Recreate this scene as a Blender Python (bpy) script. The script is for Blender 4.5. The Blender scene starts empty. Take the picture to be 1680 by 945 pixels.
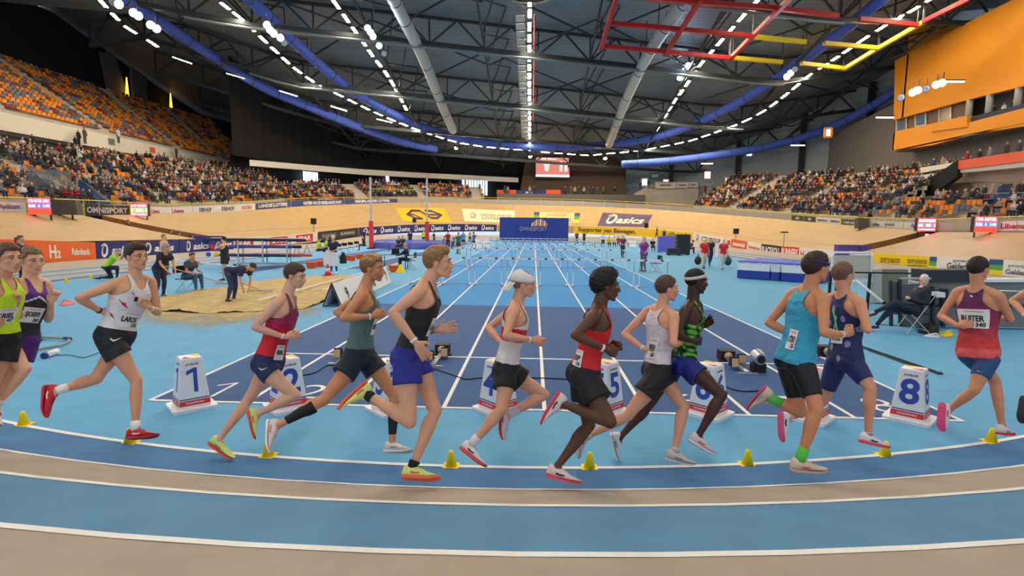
import bpy, bmesh, math, random
import numpy as np
from math import sin, cos, pi, radians, sqrt
from mathutils import Vector, Matrix
from mathutils.bvhtree import BVHTree
# ---------------------------------------------------------------- camera
F, PITCH, YAW, ROLL = 888.0, .112, -.0384, .0125
CAM = Vector((-.166, -6.35, 2.19))
_fw = Vector((sin(YAW)*cos(PITCH), cos(YAW)*cos(PITCH), -sin(PITCH)))
_rt = Vector((cos(YAW), -sin(YAW), 0)); _up = _rt.cross(_fw)
_R = _rt*cos(ROLL) + _up*sin(ROLL); _U = _up*cos(ROLL) - _rt*sin(ROLL)
cd = bpy.data.cameras.new('camera'); cam = bpy.data.objects.new('camera', cd)
bpy.context.scene.collection.objects.link(cam)
cd.sensor_width = 36; cd.lens = F/1680*36; cd.clip_end = 500; cd.clip_start = .05
cam.matrix_world = Matrix(((_R.x, _U.x, -_fw.x, CAM.x), (_R.y, _U.y, -_fw.y, CAM.y), (_R.z, _U.z, -_fw.z, CAM.z), (0, 0, 0, 1)))
sc = bpy.context.scene; sc.camera = cam
# ---------------------------------------------------------------- light and exposure
W = bpy.data.worlds.new('world'); sc.world = W; W.use_nodes = True
W.node_tree.nodes['Background'].inputs[0].default_value = (.62, .72, .85, 1)
W.node_tree.nodes['Background'].inputs[1].default_value = .6
LAMP = 86.0       # radiance of the ceiling lamps
FLOOD = 120.0     # radiance of the floodlight clusters
sc.view_settings.view_transform = 'Standard'; sc.view_settings.look = 'None'
sc.view_settings.exposure = 1.0
sc.view_settings.use_curve_mapping = False
# ---------------------------------------------------------------- helpers
random.seed(7); COL = sc.collection
V = Vector
def ray(x, y): return (_fw + _R*((x-840)/F) - _U*((y-472.5)/F))
def Zp(x, y, z=0.): d = ray(x, y); return CAM + d*((z-CAM.z)/d.z)
def Yp(x, y, Y): d = ray(x, y); return CAM + d*((Y-CAM.y)/d.y)
def Xp(x, y, X): d = ray(x, y); return CAM + d*((X-CAM.x)/d.x)
def Dp(x, y, dist): return CAM + ray(x, y)*dist
def lin(c): return tuple((v/255/12.92 if v/255 <= .04045 else ((v/255+.055)/1.055)**2.4) for v in c)
MATS = {}
def mat(name, rgb, rough=.6, metal=0., noise=0., nscale=8., bump=0., bscale=60., emit=None, estr=1., alpha=1., spec=.4):
    key = (name, rgb)
    if key in MATS: return MATS[key]
    m = bpy.data.materials.new(name); MATS[key] = m; m.use_nodes = True
    nt = m.node_tree; b = nt.nodes['Principled BSDF']; c = lin(rgb)+(1,)
    b.inputs['Base Color'].default_value = c; b.inputs['Roughness'].default_value = rough
    b.inputs['Metallic'].default_value = metal; b.inputs['Specular IOR Level'].default_value = spec
    tc = None
    if noise or bump: tc = nt.nodes.new('ShaderNodeTexCoord')
    if noise:
        n = nt.nodes.new('ShaderNodeTexNoise'); n.inputs['Scale'].default_value = nscale; n.inputs['Detail'].default_value = 6
        nt.links.new(tc.outputs['Object'], n.inputs['Vector'])
        r = nt.nodes.new('ShaderNodeMapRange'); r.inputs[1].default_value=.3; r.inputs[2].default_value=.7
        r.inputs[3].default_value = 1-noise; r.inputs[4].default_value = 1+noise
        nt.links.new(n.outputs['Fac'], r.inputs[0])
        mx = nt.nodes.new('ShaderNodeVectorMath'); mx.operation = 'SCALE'; mx.inputs[0].default_value = c[:3]
        nt.links.new(r.outputs[0], mx.inputs['Scale']); nt.links.new(mx.outputs[0], b.inputs['Base Color'])
    if bump:
        n2 = nt.nodes.new('ShaderNodeTexNoise'); n2.inputs['Scale'].default_value = bscale; n2.inputs['Detail'].default_value = 4
        nt.links.new(tc.outputs['Object'], n2.inputs['Vector'])
        bp = nt.nodes.new('ShaderNodeBump'); bp.inputs['Strength'].default_value = bump; bp.inputs['Distance'].default_value = .02
        nt.links.new(n2.outputs['Fac'], bp.inputs['Height']); nt.links.new(bp.outputs[0], b.inputs['Normal'])
    if emit:
        b.inputs['Emission Color'].default_value = lin(emit)+(1,); b.inputs['Emission Strength'].default_value = estr
    if alpha < 1: b.inputs['Alpha'].default_value = alpha
    return m
def vcol_mat(name, rough=.6, bump=.0, bscale=120., sss=0., noise=.0, nscale=14., dist=.004):
    if name in MATS: return MATS[name]
    m = bpy.data.materials.new(name); MATS[name] = m; m.use_nodes = True
    nt = m.node_tree; b = nt.nodes['Principled BSDF']; b.inputs['Roughness'].default_value = rough
    b.inputs['Specular IOR Level'].default_value = .35
    a = nt.nodes.new('ShaderNodeAttribute'); a.attribute_name = 'Col'
    tc = nt.nodes.new('ShaderNodeTexCoord')
    src = a.outputs['Color']
    if noise:
        n = nt.nodes.new('ShaderNodeTexNoise'); n.inputs['Scale'].default_value = nscale; nt.links.new(tc.outputs['Object'], n.inputs['Vector'])
        r = nt.nodes.new('ShaderNodeMapRange'); r.inputs[1].default_value=.3; r.inputs[2].default_value=.7
        r.inputs[3].default_value = 1-noise; r.inputs[4].default_value = 1+noise; nt.links.new(n.outputs['Fac'], r.inputs[0])
        mx = nt.nodes.new('ShaderNodeVectorMath'); mx.operation = 'SCALE'; nt.links.new(src, mx.inputs[0]); nt.links.new(r.outputs[0], mx.inputs['Scale']); src = mx.outputs[0]
    nt.links.new(src, b.inputs['Base Color'])
    if bump:
        n2 = nt.nodes.new('ShaderNodeTexNoise'); n2.inputs['Scale'].default_value = bscale; n2.inputs['Detail'].default_value = 3
        nt.links.new(tc.outputs['Object'], n2.inputs['Vector'])
        bp = nt.nodes.new('ShaderNodeBump'); bp.inputs['Strength'].default_value = bump; bp.inputs['Distance'].default_value = dist
        nt.links.new(n2.outputs['Fac'], bp.inputs['Height']); nt.links.new(bp.outputs[0], b.inputs['Normal'])
    if sss: b.inputs['Subsurface Weight'].default_value = sss; b.inputs['Subsurface Radius'].default_value = (.01, .004, .002)
    return m
def tag(o, label=None, cat=None, group=None, kind=None):
    if label: o['label'] = label
    if cat: o['category'] = cat
    if group: o['group'] = group
    if kind: o['kind'] = kind
    return o
def empty(name, loc, label=None, cat=None, group=None, rz=0):
    o = bpy.data.objects.new(name, None); COL.objects.link(o); o.location = loc; o.rotation_euler = (0, 0, rz)
    o.empty_display_size = .2
    o['_m'] = 1
    return tag(o, label, cat, group)
def pmat(p):
    return Matrix.Translation(p.location) @ p.rotation_euler.to_matrix().to_4x4()
class MB:
    "collects closed shapes into one mesh"
    def __init__(s): s.v = []; s.f = []; s.mi = []; s.m = 0; s.smooth = False
    def add(s, vs, fs, m=None):
        o = len(s.v); s.v += [tuple(q) for q in vs]; s.f += [tuple(i+o for i in q) for q in fs]
        s.mi += [s.m if m is None else m]*len(fs); return s
    def box(s, lo, hi, M=None, m=None):
        p = [V((x, y, z)) for x in (lo[0], hi[0]) for y in (lo[1], hi[1]) for z in (lo[2], hi[2])]
        if M is not None: p = [M @ q for q in p]
        return s.add(p, [(0,1,3,2),(4,6,7,5),(0,4,5,1),(2,3,7,6),(0,2,6,4),(1,5,7,3)], m)
    def bar(s, a, b, w, h=None, up=(0,0,1), m=None):
        a, b = V(a), V(b); d = (b-a).normalized(); u = V(up)
        if abs(d.dot(u)) > .98: u = V((0,1,0)) if abs(d.y) < .9 else V((1,0,0))
        r = d.cross(u).normalized(); u = r.cross(d); h = h or w; r *= w/2; u *= h/2
        p = [q+i*r+j*u for q in (a, b) for i, j in ((-1,-1),(1,-1),(1,1),(-1,1))]
        return s.add(p, [(0,1,2,3),(7,6,5,4),(0,4,5,1),(1,5,6,2),(2,6,7,3),(3,7,4,0)], m)
    def tube(s, pts, rad, n=10, m=None, caps=True, ax=None):
        pts = [V(p) for p in pts]; k = len(pts)
        if not hasattr(rad, '__len__'): rad = [rad]*k
        if caps:   # rounded ends
            d0 = (pts[0]-pts[1]).normalized(); d1 = (pts[-1]-pts[-2]).normalized()
            pts = [pts[0]+d0*rad[0]*.95, pts[0]+d0*rad[0]*.6]+pts+[pts[-1]+d1*rad[-1]*.6, pts[-1]+d1*rad[-1]*.95]
            rad = [rad[0]*.3, rad[0]*.8]+list(rad)+[rad[-1]*.8, rad[-1]*.3]; k = len(pts)
        vs = []; ref = V(ax) if ax is not None else None
        for i, p in enumerate(pts):
            t = (pts[min(i+1, k-1)]-pts[max(i-1, 0)])
            t = t.normalized() if t.length > 1e-9 else V((0,0,1))
            if ref is None: ref = V((0,0,1)) if abs(t.z) < .9 else V((1,0,0))
            a = ref-t*ref.dot(t); a = a.normalized() if a.length > 1e-6 else t.orthogonal().normalized(); b = t.cross(a); ref = a
            for j in range(n):
                q = 2*pi*j/n; vs.append(p+(a*cos(q)+b*sin(q))*rad[i])
        fs = [(i*n+j, i*n+(j+1) % n, (i+1)*n+(j+1) % n, (i+1)*n+j) for i in range(k-1) for j in range(n)]
        fs += [tuple(range(n))[::-1], tuple((k-1)*n+j for j in range(n))]
        return s.add(vs, fs, m)
    def loft(s, rings, m=None):
        n = len(rings[0]); vs = [q for r in rings for q in r]; k = len(rings)
        fs = [(i*n+j, i*n+(j+1) % n, (i+1)*n+(j+1) % n, (i+1)*n+j) for i in range(k-1) for j in range(n)]
        fs += [tuple(range(n))[::-1], tuple((k-1)*n+j for j in range(n))]
        return s.add(vs, fs, m)
    def ell(s, c, ax, n=12, k=8, m=None):
        "ellipsoid, centre c and three radius vectors"
        c = V(c); A, B, C = [V(q) for q in ax]; vs = [c+C]
        for i in range(1, k):
            t = pi*i/k
            for j in range(n):
                q = 2*pi*j/n; vs.append(c+A*(sin(t)*cos(q))+B*(sin(t)*sin(q))+C*cos(t))
        vs.append(c-C); L = len(vs)-1
        fs = [(0, 1+j, 1+(j+1) % n) for j in range(n)]
        fs += [(1+i*n+j, 1+(i+1)*n+j, 1+(i+1)*n+(j+1) % n, 1+i*n+(j+1) % n) for i in range(k-2) for j in range(n)]
        fs += [(L, 1+(k-2)*n+(j+1) % n, 1+(k-2)*n+j) for j in range(n)]
        return s.add(vs, fs, m)
    def sph(s, c, r, **k): return s.ell(c, ((r,0,0),(0,r,0),(0,0,r)), **k)
    def cone(s, a, b, r0, r1, n=14, m=None):
        return s.tube([a, b], [r0, r1], n=n, caps=False, m=m)
    def prism(s, poly, thick, M=None, m=None):
        "2D polygon (x,y) extruded in z from 0 to thick"
        n = len(poly); p = [V((x, y, 0)) for x, y in poly]+[V((x, y, thick)) for x, y in poly]
        if M is not None: p = [M @ q for q in p]
        return s.add(p, [tuple(range(n))[::-1], tuple(range(n, 2*n))]+[(i, (i+1) % n, n+(i+1) % n, n+i) for i in range(n)], m)
    def build(s, name, ms, parent=None, smooth=None, world=True):
        me = bpy.data.meshes.new(name)
        vs = s.v
        if parent is not None and world:
            p = parent; M = Matrix.Identity(4)
            while p is not None: M = pmat(p) @ M; p = p.parent
            Mi = M.inverted(); vs = [tuple(Mi @ V(q)) for q in vs]
        me.from_pydata(vs, [], s.f); ms = ms if isinstance(ms, (list, tuple)) else [ms]
        for q in ms: me.materials.append(q)
        if len(ms) > 1: me.polygons.foreach_set('material_index', s.mi)
        if smooth if smooth is not None else s.smooth: me.polygons.foreach_set('use_smooth', [True]*len(me.polygons))
        me.update(); o = bpy.data.objects.new(name, me); COL.objects.link(o)
        if parent is not None: o.parent = parent
        return o
_tc = {}
def text_geo(t, bold=.0, shear=0., sx=1.):
    "text as flat triangles of height ~1, centred; returns verts 2D, faces, width"
    k = (t, bold, shear, sx)
    if k in _tc: return _tc[k]
    if t == '1':      # a one with a clear flag
        h = .075 if bold > 0 else .035
        vs = [(-h+.08, -.5), (h+.08, -.5), (h+.08, .5), (-h*.6+.08, .5), (-h+.08, .5-h*2.4), (-.24, .22), (-.24, .22+h*2.2)]
        _tc[k] = ([(x*(1 if bold > 0 else 1), y) for x, y in vs], [(0, 1, 2, 3, 4), (4, 3, 6, 5)], .4); return _tc[k]
    c = bpy.data.curves.new('t', 'FONT'); c.body = t; c.align_x = 'CENTER'; c.align_y = 'CENTER'; c.offset = bold; c.shear = shear; c.resolution_u = 3
    o = bpy.data.objects.new('t', c); COL.objects.link(o)
    dg = bpy.context.evaluated_depsgraph_get(); me = bpy.data.meshes.new_from_object(o.evaluated_get(dg))
    vs = [(v.co.x*sx*1.38, v.co.y*1.38) for v in me.vertices]; fs = [tuple(p.vertices) for p in me.polygons]
    bpy.data.objects.remove(o); bpy.data.curves.remove(c); bpy.data.meshes.remove(me)
    if vs:
        xs = [v[0] for v in vs]; ys = [v[1] for v in vs]; w = max(xs)-min(xs)
        cx = (max(xs)+min(xs))/2; cy = (max(ys)+min(ys))/2; vs = [(x-cx, y-cy) for x, y in vs]
    else: w = 0
    _tc[k] = (vs, fs, w); return _tc[k]
def put_text(mb, t, O, ex, ey, size, bold=.02, fit=None, shear=0., m=None, f=None):
    "adds text to mb on the plane O + x*ex + y*ey"
    vs, fs, w = text_geo(t, bold, shear)
    sx = size
    if fit and fit < 0: sx = -fit/w
    elif fit and w*size > fit: sx = fit/w
    pts = [(x*sx, y*size) for x, y in vs]
    P = [O+ex*x+ey*y for x, y in pts] if f is None else [f(x, y) for x, y in pts]
    mb.add(P, fs, m)
def srgb(*c): return c
# ---------------------------------------------------------------- track and hall
C1 = V((-.88, 15.1, 0)); C2 = V((-.88, 60, 0))
def stad(R, n=40, a0=0, a1=None):
    "closed stadium ring, from the east end of the near straight through the near bend"
    P = []
    for i in range(n+1):
        a = -pi*i/n; P.append((C1.x+R*cos(a), C1.y+R*sin(a)))
    for i in range(1, 16): P.append((C1.x-R, C1.y+(C2.y-C1.y)*i/16))
    for i in range(n+1):
        a = pi-pi*i/n; P.append((C2.x+R*cos(a), C2.y+R*sin(a)))
    for i in range(1, 16): P.append((C1.x+R, C2.y-(C2.y-C1.y)*i/16))
    return P
def ringpt(px, R, py=380):
    d = ray(px, py); o = (CAM.x, CAM.y); P = stad(R, 90); best = None
    for i in range(len(P)):
        a = P[i]; b = P[(i+1) % len(P)]; ex, ey = b[0]-a[0], b[1]-a[1]; den = d.x*ey-d.y*ex
        if abs(den) < 1e-9: continue
        t = ((a[0]-o[0])*ey-(a[1]-o[1])*ex)/den; u = ((a[0]-o[0])*d.y-(a[1]-o[1])*d.x)/den
        if t > 0 and -1e-9 <= u <= 1+1e-9 and (best is None or t > best): best = t
    return V((o[0]+d.x*best, o[1]+d.y*best, 0))
def zat(px, py, pt):
    "height of pixel row py above the plan point pt"
    d = ray(px, py); q = (V((pt.x, pt.y))-V((CAM.x, CAM.y))).length/V((d.x, d.y)).length
    return CAM.z+d.z*q
def interp(x, T):
    if x <= T[0][0]: return T[0][1]
    for (a, b), (c, d) in zip(T, T[1:]):
        if x <= c: return b+(d-b)*(x-a)/(c-a)
    return T[-1][1]
BANK = [(16.72, 0), (17.0, .04), (17.53, .2), (18.32, .5), (19.05, .645), (19.9, .82), (21, 1.02), (22.5, 1.25), (25, 1.3)]
def trackz(x, y):
    if y < C1.y:
        r = math.hypot(x-C1.x, y-C1.y); a = math.atan2(-(y-C1.y), x-C1.x); w = max(0, min(1, (sin(a)-.05)/.6)); w = w*w*(3-2*w); return interp(r, BANK)*w
    if y > C2.y:
        r = math.hypot(x-C2.x, y-C2.y); w = min(1, (y-C2.y)/12); return interp(r, BANK)*w*.62
    return 0.
def ring_mesh(Rs, m, n=60, lift=0., closed=True):
    rows = [stad(R, n) for R in Rs]; k = len(rows[0]); vs = []; fs = []
    for row in rows: vs += [(x, y, trackz(x, y)+lift) for x, y in row]
    for i in range(len(Rs)-1):
        for j in range(k): fs.append((i*k+j, i*k+(j+1) % k, (i+1)*k+(j+1) % k, (i+1)*k+j))
    mb = MB(); mb.add(vs, fs); return mb
def floor_mat(name, c, **k):
    return mat(name, c, rough=.72, noise=.07, nscale=3., bump=.12, bscale=300, spec=.16, **k)
M_inf = floor_mat('light blue sports floor', (104, 172, 218))
M_dark = floor_mat('dark blue sprint surface', (62, 96, 150))
M_bright = floor_mat('bright blue sprint surface', (62, 146, 216))
M_lane = floor_mat('blue track lane', (94, 142, 182)); M_lane_in = floor_mat('deep blue track lane', (72, 124, 178))
M_grey = floor_mat('grey track lane', (172, 160, 148))
M_line = mat('white line paint', (236, 236, 236), rough=.6, noise=.03, nscale=20)
# floor
mb = MB(); mb.add([(-60, -25, -.012), (60, -25, -.012), (60, 120, -.012), (-60, 120, -.012)], [(0, 1, 2, 3)])
tag(mb.build('floor', mat('concrete hall floor', (120, 125, 130), rough=.8)), kind='structure')
P = stad(16.70, 60); mb = MB(); mb.add([(x, y, 0) for x, y in P], [tuple(range(len(P)))[::-1]])
tag(mb.build('infield', M_inf), kind='structure')
Yc = Zp(1000, 505).y
for nm, y0, y1, m in (('sprint_start_zone', 0, Yc, M_dark), ('sprint_straight', Yc, 74, M_bright)):
    mb = MB(); mb.add([(-4.88, y0, .003), (4.88, y0, .003), (4.88, y1, .003), (-4.88, y1, .003)], [(0, 1, 2, 3)])
    tag(mb.build(nm, m), kind='structure')
mb = MB()   # side strips of the long jump runway
mb.add([(-9.6, 20.5, .004), (-8.2, 20.5, .004), (-8.2, 70, .004), (-9.6, 70, .004)], [(0, 1, 2, 3)])
mb.add([(-14.2, 17, .004), (-12.9, 17, .004), (-12.9, 60, .004), (-14.2, 60, .004)], [(0, 1, 2, 3)])
tag(mb.build('runway', M_dark), kind='structure')
RS = [16.72, 17.53, 18.32, 19.05, 19.9, 20.8, 21.7]
lane_m = [M_lane_in, M_grey, M_lane, M_grey, M_lane, M_grey]
for i in range(6):
    a, b = RS[i], RS[i+1]; tag(ring_mesh([a, a+(b-a)*.33, a+(b-a)*.66, b], lane_m[i]).build('track_lane', lane_m[i]), kind='structure')
tag(ring_mesh([21.7, 22.6, 24, 25.2], M_grey).build('track_apron', M_grey), kind='structure')
for i, R in enumerate(RS[:6]):
    tag(ring_mesh([R-.03, R+.03], M_line, 90, .004).build('lane_line', M_line), kind='structure')
# sprint lines
mb = MB()
for k in range(9):
    x = -4.88+1.22*k; mb.box((x-.025, -.02, .003), (x+.025, 74, .0075))
mb.box((-4.9, -.05, .003), (4.9, .0, .0085)); 
y2 = Zp(840, 588).y; mb.box((-4.88, y2-.025, .003), (4.88, y2+.025, .008))
mb.box((-4.88-.0, Yc*0-.05, .003), (-4.83, .0, .009))
tag(mb.build('sprint_line', M_line), kind='structure')
mb = MB()
for k in range(8):
    put_text(mb, str(k+1), V((-4.88+1.22*(k+.5)-.0, .48, .006)), V((1, 0, 0)), V((0, 1, 0)), .62, bold=-.012)
tag(mb.build('lane_number', M_line), kind='structure')
mb = MB()
for a, b in (((-9.7, 20.3), (-9.7, 60)), ((-8.1, 14), (-8.1, 60)), ((-12.8, 30), (-12.8, 60))):
    mb.box((a[0]-.03, a[1], .003), (a[0]+.03, b[1], .008))
tag(mb.build('runway_line', M_line), kind='structure')
# ---- boards around the track
RB = 25.2
BT = [(-60,392,436),(0,392.4,431),(155,397.5,428.5),(233,396,421),(341,392,414),(384,390.5,409),(462,387,402.5),(521,380.7,396),(588,373.5,387),(678,368.3,382),(760,367,379.6),(815,368.6,379.8),(943,371,383),(1072,376,389.5),(1135,382,395),(1203,392.4,406.5),(1250,400,418.5),(1283,404,422),(1312,406,426.5),(1437,415,441.4),(1530,421,443.5),(1628,425,451),(1680,428,456),(1760,433,463)]
def bt(px, i): return interp(px, [(r[0], r[i]) for r in BT])
def board_base(px):
    p = ringpt(px, RB); return V((p.x, p.y, zat(px, bt(px, 2), p)))
def bh(px):
    p = ringpt(px, RB); return zat(px, bt(px, 1), p)-zat(px, bt(px, 2), p)
white = mat('white print', (235, 235, 235), rough=.5); M_navy = mat('navy banner vinyl', (36, 46, 120), rough=.45)
def swirl(f, m, mb):
    "open spiral logo in unit box via f(x,y)"
    pts = []
    for i in range(30):
        a = 2.5-i*.255; r = .5-.012*i if i < 22 else .5-.012*22+.018*(i-22)
        pts.append((cos(a)*r*.78+.18*sin(a)*r, sin(a)*r))
    w = [.05+.14*sin(pi*min(1, i/26)) for i in range(30)]
    L = []; Rr = []
    for i in range(30):
        a = V(pts[max(0, i-1)]); b = V(pts[min(29, i+1)]); d = (b-a).normalized(); n = V((-d.y, d.x)); p = V(pts[i])
        L.append(p+n*w[i]*.5); Rr.append(p-n*w[i]*.5)
    vs = [f(p.x, p.y) for p in L]+[f(p.x, p.y) for p in Rr]
    mb.add(vs, [(i, i+1, 30+i+1, 30+i) for i in range(29)], m)
def board(p0, p1, rgb, label, items=(), n=1, frac=.56, tc=white, group=None, nm='advertising_board', zz=0):
    A, B = board_base(p0), board_base(p1); hA, hB = bh(p0), bh(p1)
    root = empty(nm, A, label, 'banner', group)
    root['rot'] = 0
    N = 6 if abs(p1-p0) > 60 else 2; xs = [p0+(p1-p0)*i/N for i in range(N+1)]
    bs = [board_base(x) for x in xs]; hs = [bh(x) for x in xs]
    mb = MB(); k = len(bs); out = []
    for i, b in enumerate(bs):
        d = (bs[min(i+1, k-1)]-bs[max(i-1, 0)]); nrm = V((d.y, -d.x, 0)).normalized()
        if nrm.dot(CAM-b) < 0: nrm = -nrm
        out.append(nrm)
    vs = [b for b in bs]+[b+V((0, 0, h)) for b, h in zip(bs, hs)]+[b-o*.06 for b, o in zip(bs, out)]+[b-o*.06+V((0, 0, h)) for b, h, o in zip(bs, hs, out)]
    fs = []
    for i in range(k-1): fs += [(i, i+1, k+i+1, k+i), (2*k+i+1, 2*k+i, 3*k+i, 3*k+i+1), (k+i, k+i+1, 3*k+i+1, 3*k+i)]
    fs += [(0, k, 3*k, 2*k), (k-1, 3*k-1, 4*k-1, 2*k-1)]
    mb.add(vs, fs); mb.build('panel', mat('board '+'%02x%02x%02x' % rgb, rgb, rough=.5), root)
    tl = sum((bs[i+1]-bs[i]).length for i in range(k-1))
    def surf(u, v, off=.012):     # u 0..1 along, v 0..1 up
        u = max(0, min(.9999, u)); i = int(u*(k-1)); t = u*(k-1)-i
        b = bs[i].lerp(bs[i+1], t); h = hs[i]*(1-t)+hs[i+1]*t
        return b+V((0, 0, h*v))+out[i].lerp(out[i+1], t)*off
    for kind, u, txt, size, width, colr, yv in items:
        lb = MB(); h = (hA+hB)/2
        mm = mat('print '+'%02x%02x%02x' % colr, colr, rough=.5)
        if kind == 'T':
            vs, fs, w = text_geo(txt, .03)
            W_ = width*tl
            lb.add([surf(u+x*W_/w/tl, yv+y*size) for x, y in vs], fs); lb.build('lettering', mm, root)
        elif kind == 'I':
            vs, fs, w = text_geo(txt, .03, .25)
            W_ = width*tl
            lb.add([surf(u+x*W_/w/tl, yv+y*size) for x, y in vs], fs); lb.build('lettering', mm, root)
        elif kind == 'S':
            swirl(lambda x, y: surf(u+x*size*h/tl, yv+y*size), None, lb); lb.build('emblem', mm, root)
        elif kind == 'R':
            lb.add([surf(u-width/2, yv-size/2, .006), surf(u+width/2, yv-size/2, .006), surf(u+width/2, yv+size/2, .006), surf(u-width/2, yv+size/2, .006)], [(0, 1, 2, 3)])
            lb.build('colour_field', mm, root)
    return root
WH = (240, 240, 240)
def asics(u, w=.12): return [('S', u-w*.62, '', .8, 0, WH, .5), ('I', u+w*.14, 'asics', .42, w, WH, .5)]
board(-55, 155, (242, 112, 50), 'orange advertising board at the far left beside the velodrome bank', [('T', .66, 'H', .62, .055, WH, .48), ('T', .705, '2', .34, .03, WH, .36), ('T', .88, 'Rabobank', .34, .14, WH, .5)])
board(156, 292, M_navy and (40, 50, 125), 'navy board with a white swirl and lettering behind the white-vested runner', [('S', .09, '', .85, 0, WH, .5), ('I', .31, 'asics', .5, .26, WH, .5), ('S', .62, '', .8, 0, WH, .5), ('I', .82, 'asics', .45, .24, WH, .5)])
board(293, 382, (40, 50, 125), 'navy board with white swirls behind the men raking the sand', [('S', .16, '', .8, 0, WH, .5), ('I', .4, 'asics', .48, .3, WH, .5), ('S', .64, '', .8, 0, WH, .5), ('I', .84, 'asics', .45, .26, WH, .5)])
board(383, 521, (225, 225, 222), 'white board with three red fields of lettering behind the pole rack', [('R', .12, '', .8, .22, (205, 45, 50), .5), ('T', .12, 'SPAR', .45, .16, WH, .5), ('R', .53, '', .8, .22, (205, 45, 50), .5), ('T', .53, 'SPAR', .45, .16, WH, .5), ('R', .84, '', .8, .2, (205, 45, 50), .5), ('T', .84, 'SPAR', .45, .15, WH, .5)])
board(522, 588, (45, 46, 50), 'black board with grey lettering beside the white one', [('T', .27, 'RUNNING', .35, .35, (150, 150, 150), .5), ('T', .73, 'RUNNING', .35, .35, (190, 190, 190), .5)])
its = []
for i in range(8): its += [('S', .045+i*.122, '', .8, 0, WH, .5), ('I', .094+i*.122, 'asics', .5, .062, WH, .5)]
board(589, 815, (40, 50, 125), 'long navy board repeating a white swirl logo behind the blue landing mat', its)
board(942, 1050, (232, 196, 30), 'yellow board reading Supporter van Bewegen at the far end', [('T', .5, 'Supporter van Bewegen.', .55, .88, (60, 65, 60), .52)])
rt_ = board(1051, 1136, (232, 196, 30), 'yellow board with a navy arrow emblem and ns.nl/huisjefit', [('T', .68, 'ns.nl/huisjefit', .5, .52, (60, 65, 90), .5)])
board(1137, 1200, (230, 228, 224), 'white board with a blue emblem and CTS GROUP', [('S', .12, '', .8, 0, (40, 60, 150), .5), ('T', .48, 'CTS GROUP', .5, .5, (50, 60, 80), .5), ('R', .95, '', .6, .08, (210, 60, 50), .5)])
board(1201, 1226, (215, 84, 44), 'small orange-red board reading papendal', [('T', .5, 'papendal', .45, .8, WH, .5)])
board(1227, 1250, (230, 226, 224), 'small white board with thin red arc', [('T', .5, 'Twinning Sports', .3, .85, (190, 80, 70), .5)])
board(1250.6, 1283, (34, 34, 36), 'black board reading BLACKROLL', [('T', .5, 'BLACKROLL', .6, .92, WH, .5)])
board(1283.6, 1312, (214, 50, 44), 'red board reading RUNNERS', [('T', .5, 'RUNNERS', .7, .94, WH, .5)])
board(1313, 1436, (228, 228, 232), 'white board with red marks behind the grey notice panel', [('T', .05, 'H', .5, .05, (220, 60, 50), .5), ('T', .22, 'TWINNING', .32, .16, (80, 90, 120), .5), ('T', .32, 'H', .5, .05, (220, 60, 50), .5), ('T', .96, 'TT', .5, .05, (60, 70, 110), .5)])
board(1437, 1529, (240, 208, 20), 'yellow board reading CRUYFF FOUNDATION above the seated official', [('T', .3, 'CRUYFF FOUNDATION', .3, .36, (120, 110, 40), .58), ('T', .3, 'www.cruyff-foundation.org', .14, .36, (130, 118, 50), .3), ('T', .79, 'CRUYFF FOUNDATION', .3, .36, (120, 110, 40), .58), ('T', .79, 'www.cruyff-foundation.org', .14, .36, (130, 118, 50), .3)])
def stripes(u, w): return [('R', u, '', .34, w, (26, 84, 150), .83), ('R', u, '', .33, w, (84, 168, 72), .5), ('R', u, '', .34, w, (238, 214, 30), .17)]
board(1530, 1628, (230, 230, 228), 'white board reading Gelderland with blue green and yellow stripes at its left end', stripes(.06, .12)+[('T', .55, 'Gelderland', .42, .5, (60, 70, 90), .42), ('T', .55, 'provincie', .2, .3, (110, 120, 140), .76)])
board(1628.6, 1760, (230, 230, 228), 'white board at the right edge starting with blue green and yellow stripes', stripes(.09, .18)+[('T', .42, 'Gelderland', .3, .4, (90, 100, 120), .3), ('T', .42, 'provincie', .2, .34, (130, 140, 155), .65)])
board(816, 941, (190, 160, 110), 'plain wooden board behind the blue draped stage at the far end')
# ---- velodrome bank
M_wood = mat('pale pine track boards', (186, 156, 112), rough=.48, noise=.06, nscale=1.2, spec=.35)
nt = M_wood.node_tree; b = nt.nodes['Principled BSDF']
wv = nt.nodes.new('ShaderNodeTexNoise'); wv.inputs['Scale'].default_value = 1; mp = nt.nodes.new('ShaderNodeMapping'); uvn = nt.nodes.new('ShaderNodeUVMap'); uvn.uv_map = 'UV'
mp.inputs['Scale'].default_value = (.25, 22, 1); nt.links.new(uvn.outputs[0], mp.inputs[0]); nt.links.new(mp.outputs[0], wv.inputs['Vector'])
rr = nt.nodes.new('ShaderNodeMapRange'); rr.inputs[1].default_value = .35; rr.inputs[2].default_value = .65; rr.inputs[3].default_value = .86; rr.inputs[4].default_value = 1.08
nt.links.new(wv.outputs['Fac'], rr.inputs[0]); vm = nt.nodes.new('ShaderNodeVectorMath'); vm.operation = 'SCALE'
l0 = b.inputs['Base Color'].links[0]; src = l0.from_socket; nt.links.remove(l0); nt.links.new(src, vm.inputs[0]); nt.links.new(rr.outputs[0], vm.inputs['Scale']); nt.links.new(vm.outputs[0], b.inputs['Base Color'])
RT_ = 32.6
TT = [(-60,346,330),(0,346,331),(127,352,334),(200,353.6,337),(270,352,340.5),(330,350,338),(400,346,335.5),(500,338,328),(653,332,326),(740,332,326),(840,335.5,327.5),(950,338,330),(1050,342,334.5),(1150,349,341),(1260,358,350),(1400,370,361),(1530,378,366),(1680,378,362),(1760,380,362)]
def tt(px, i): return interp(px, [(r[0], r[i]) for r in TT])
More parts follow.
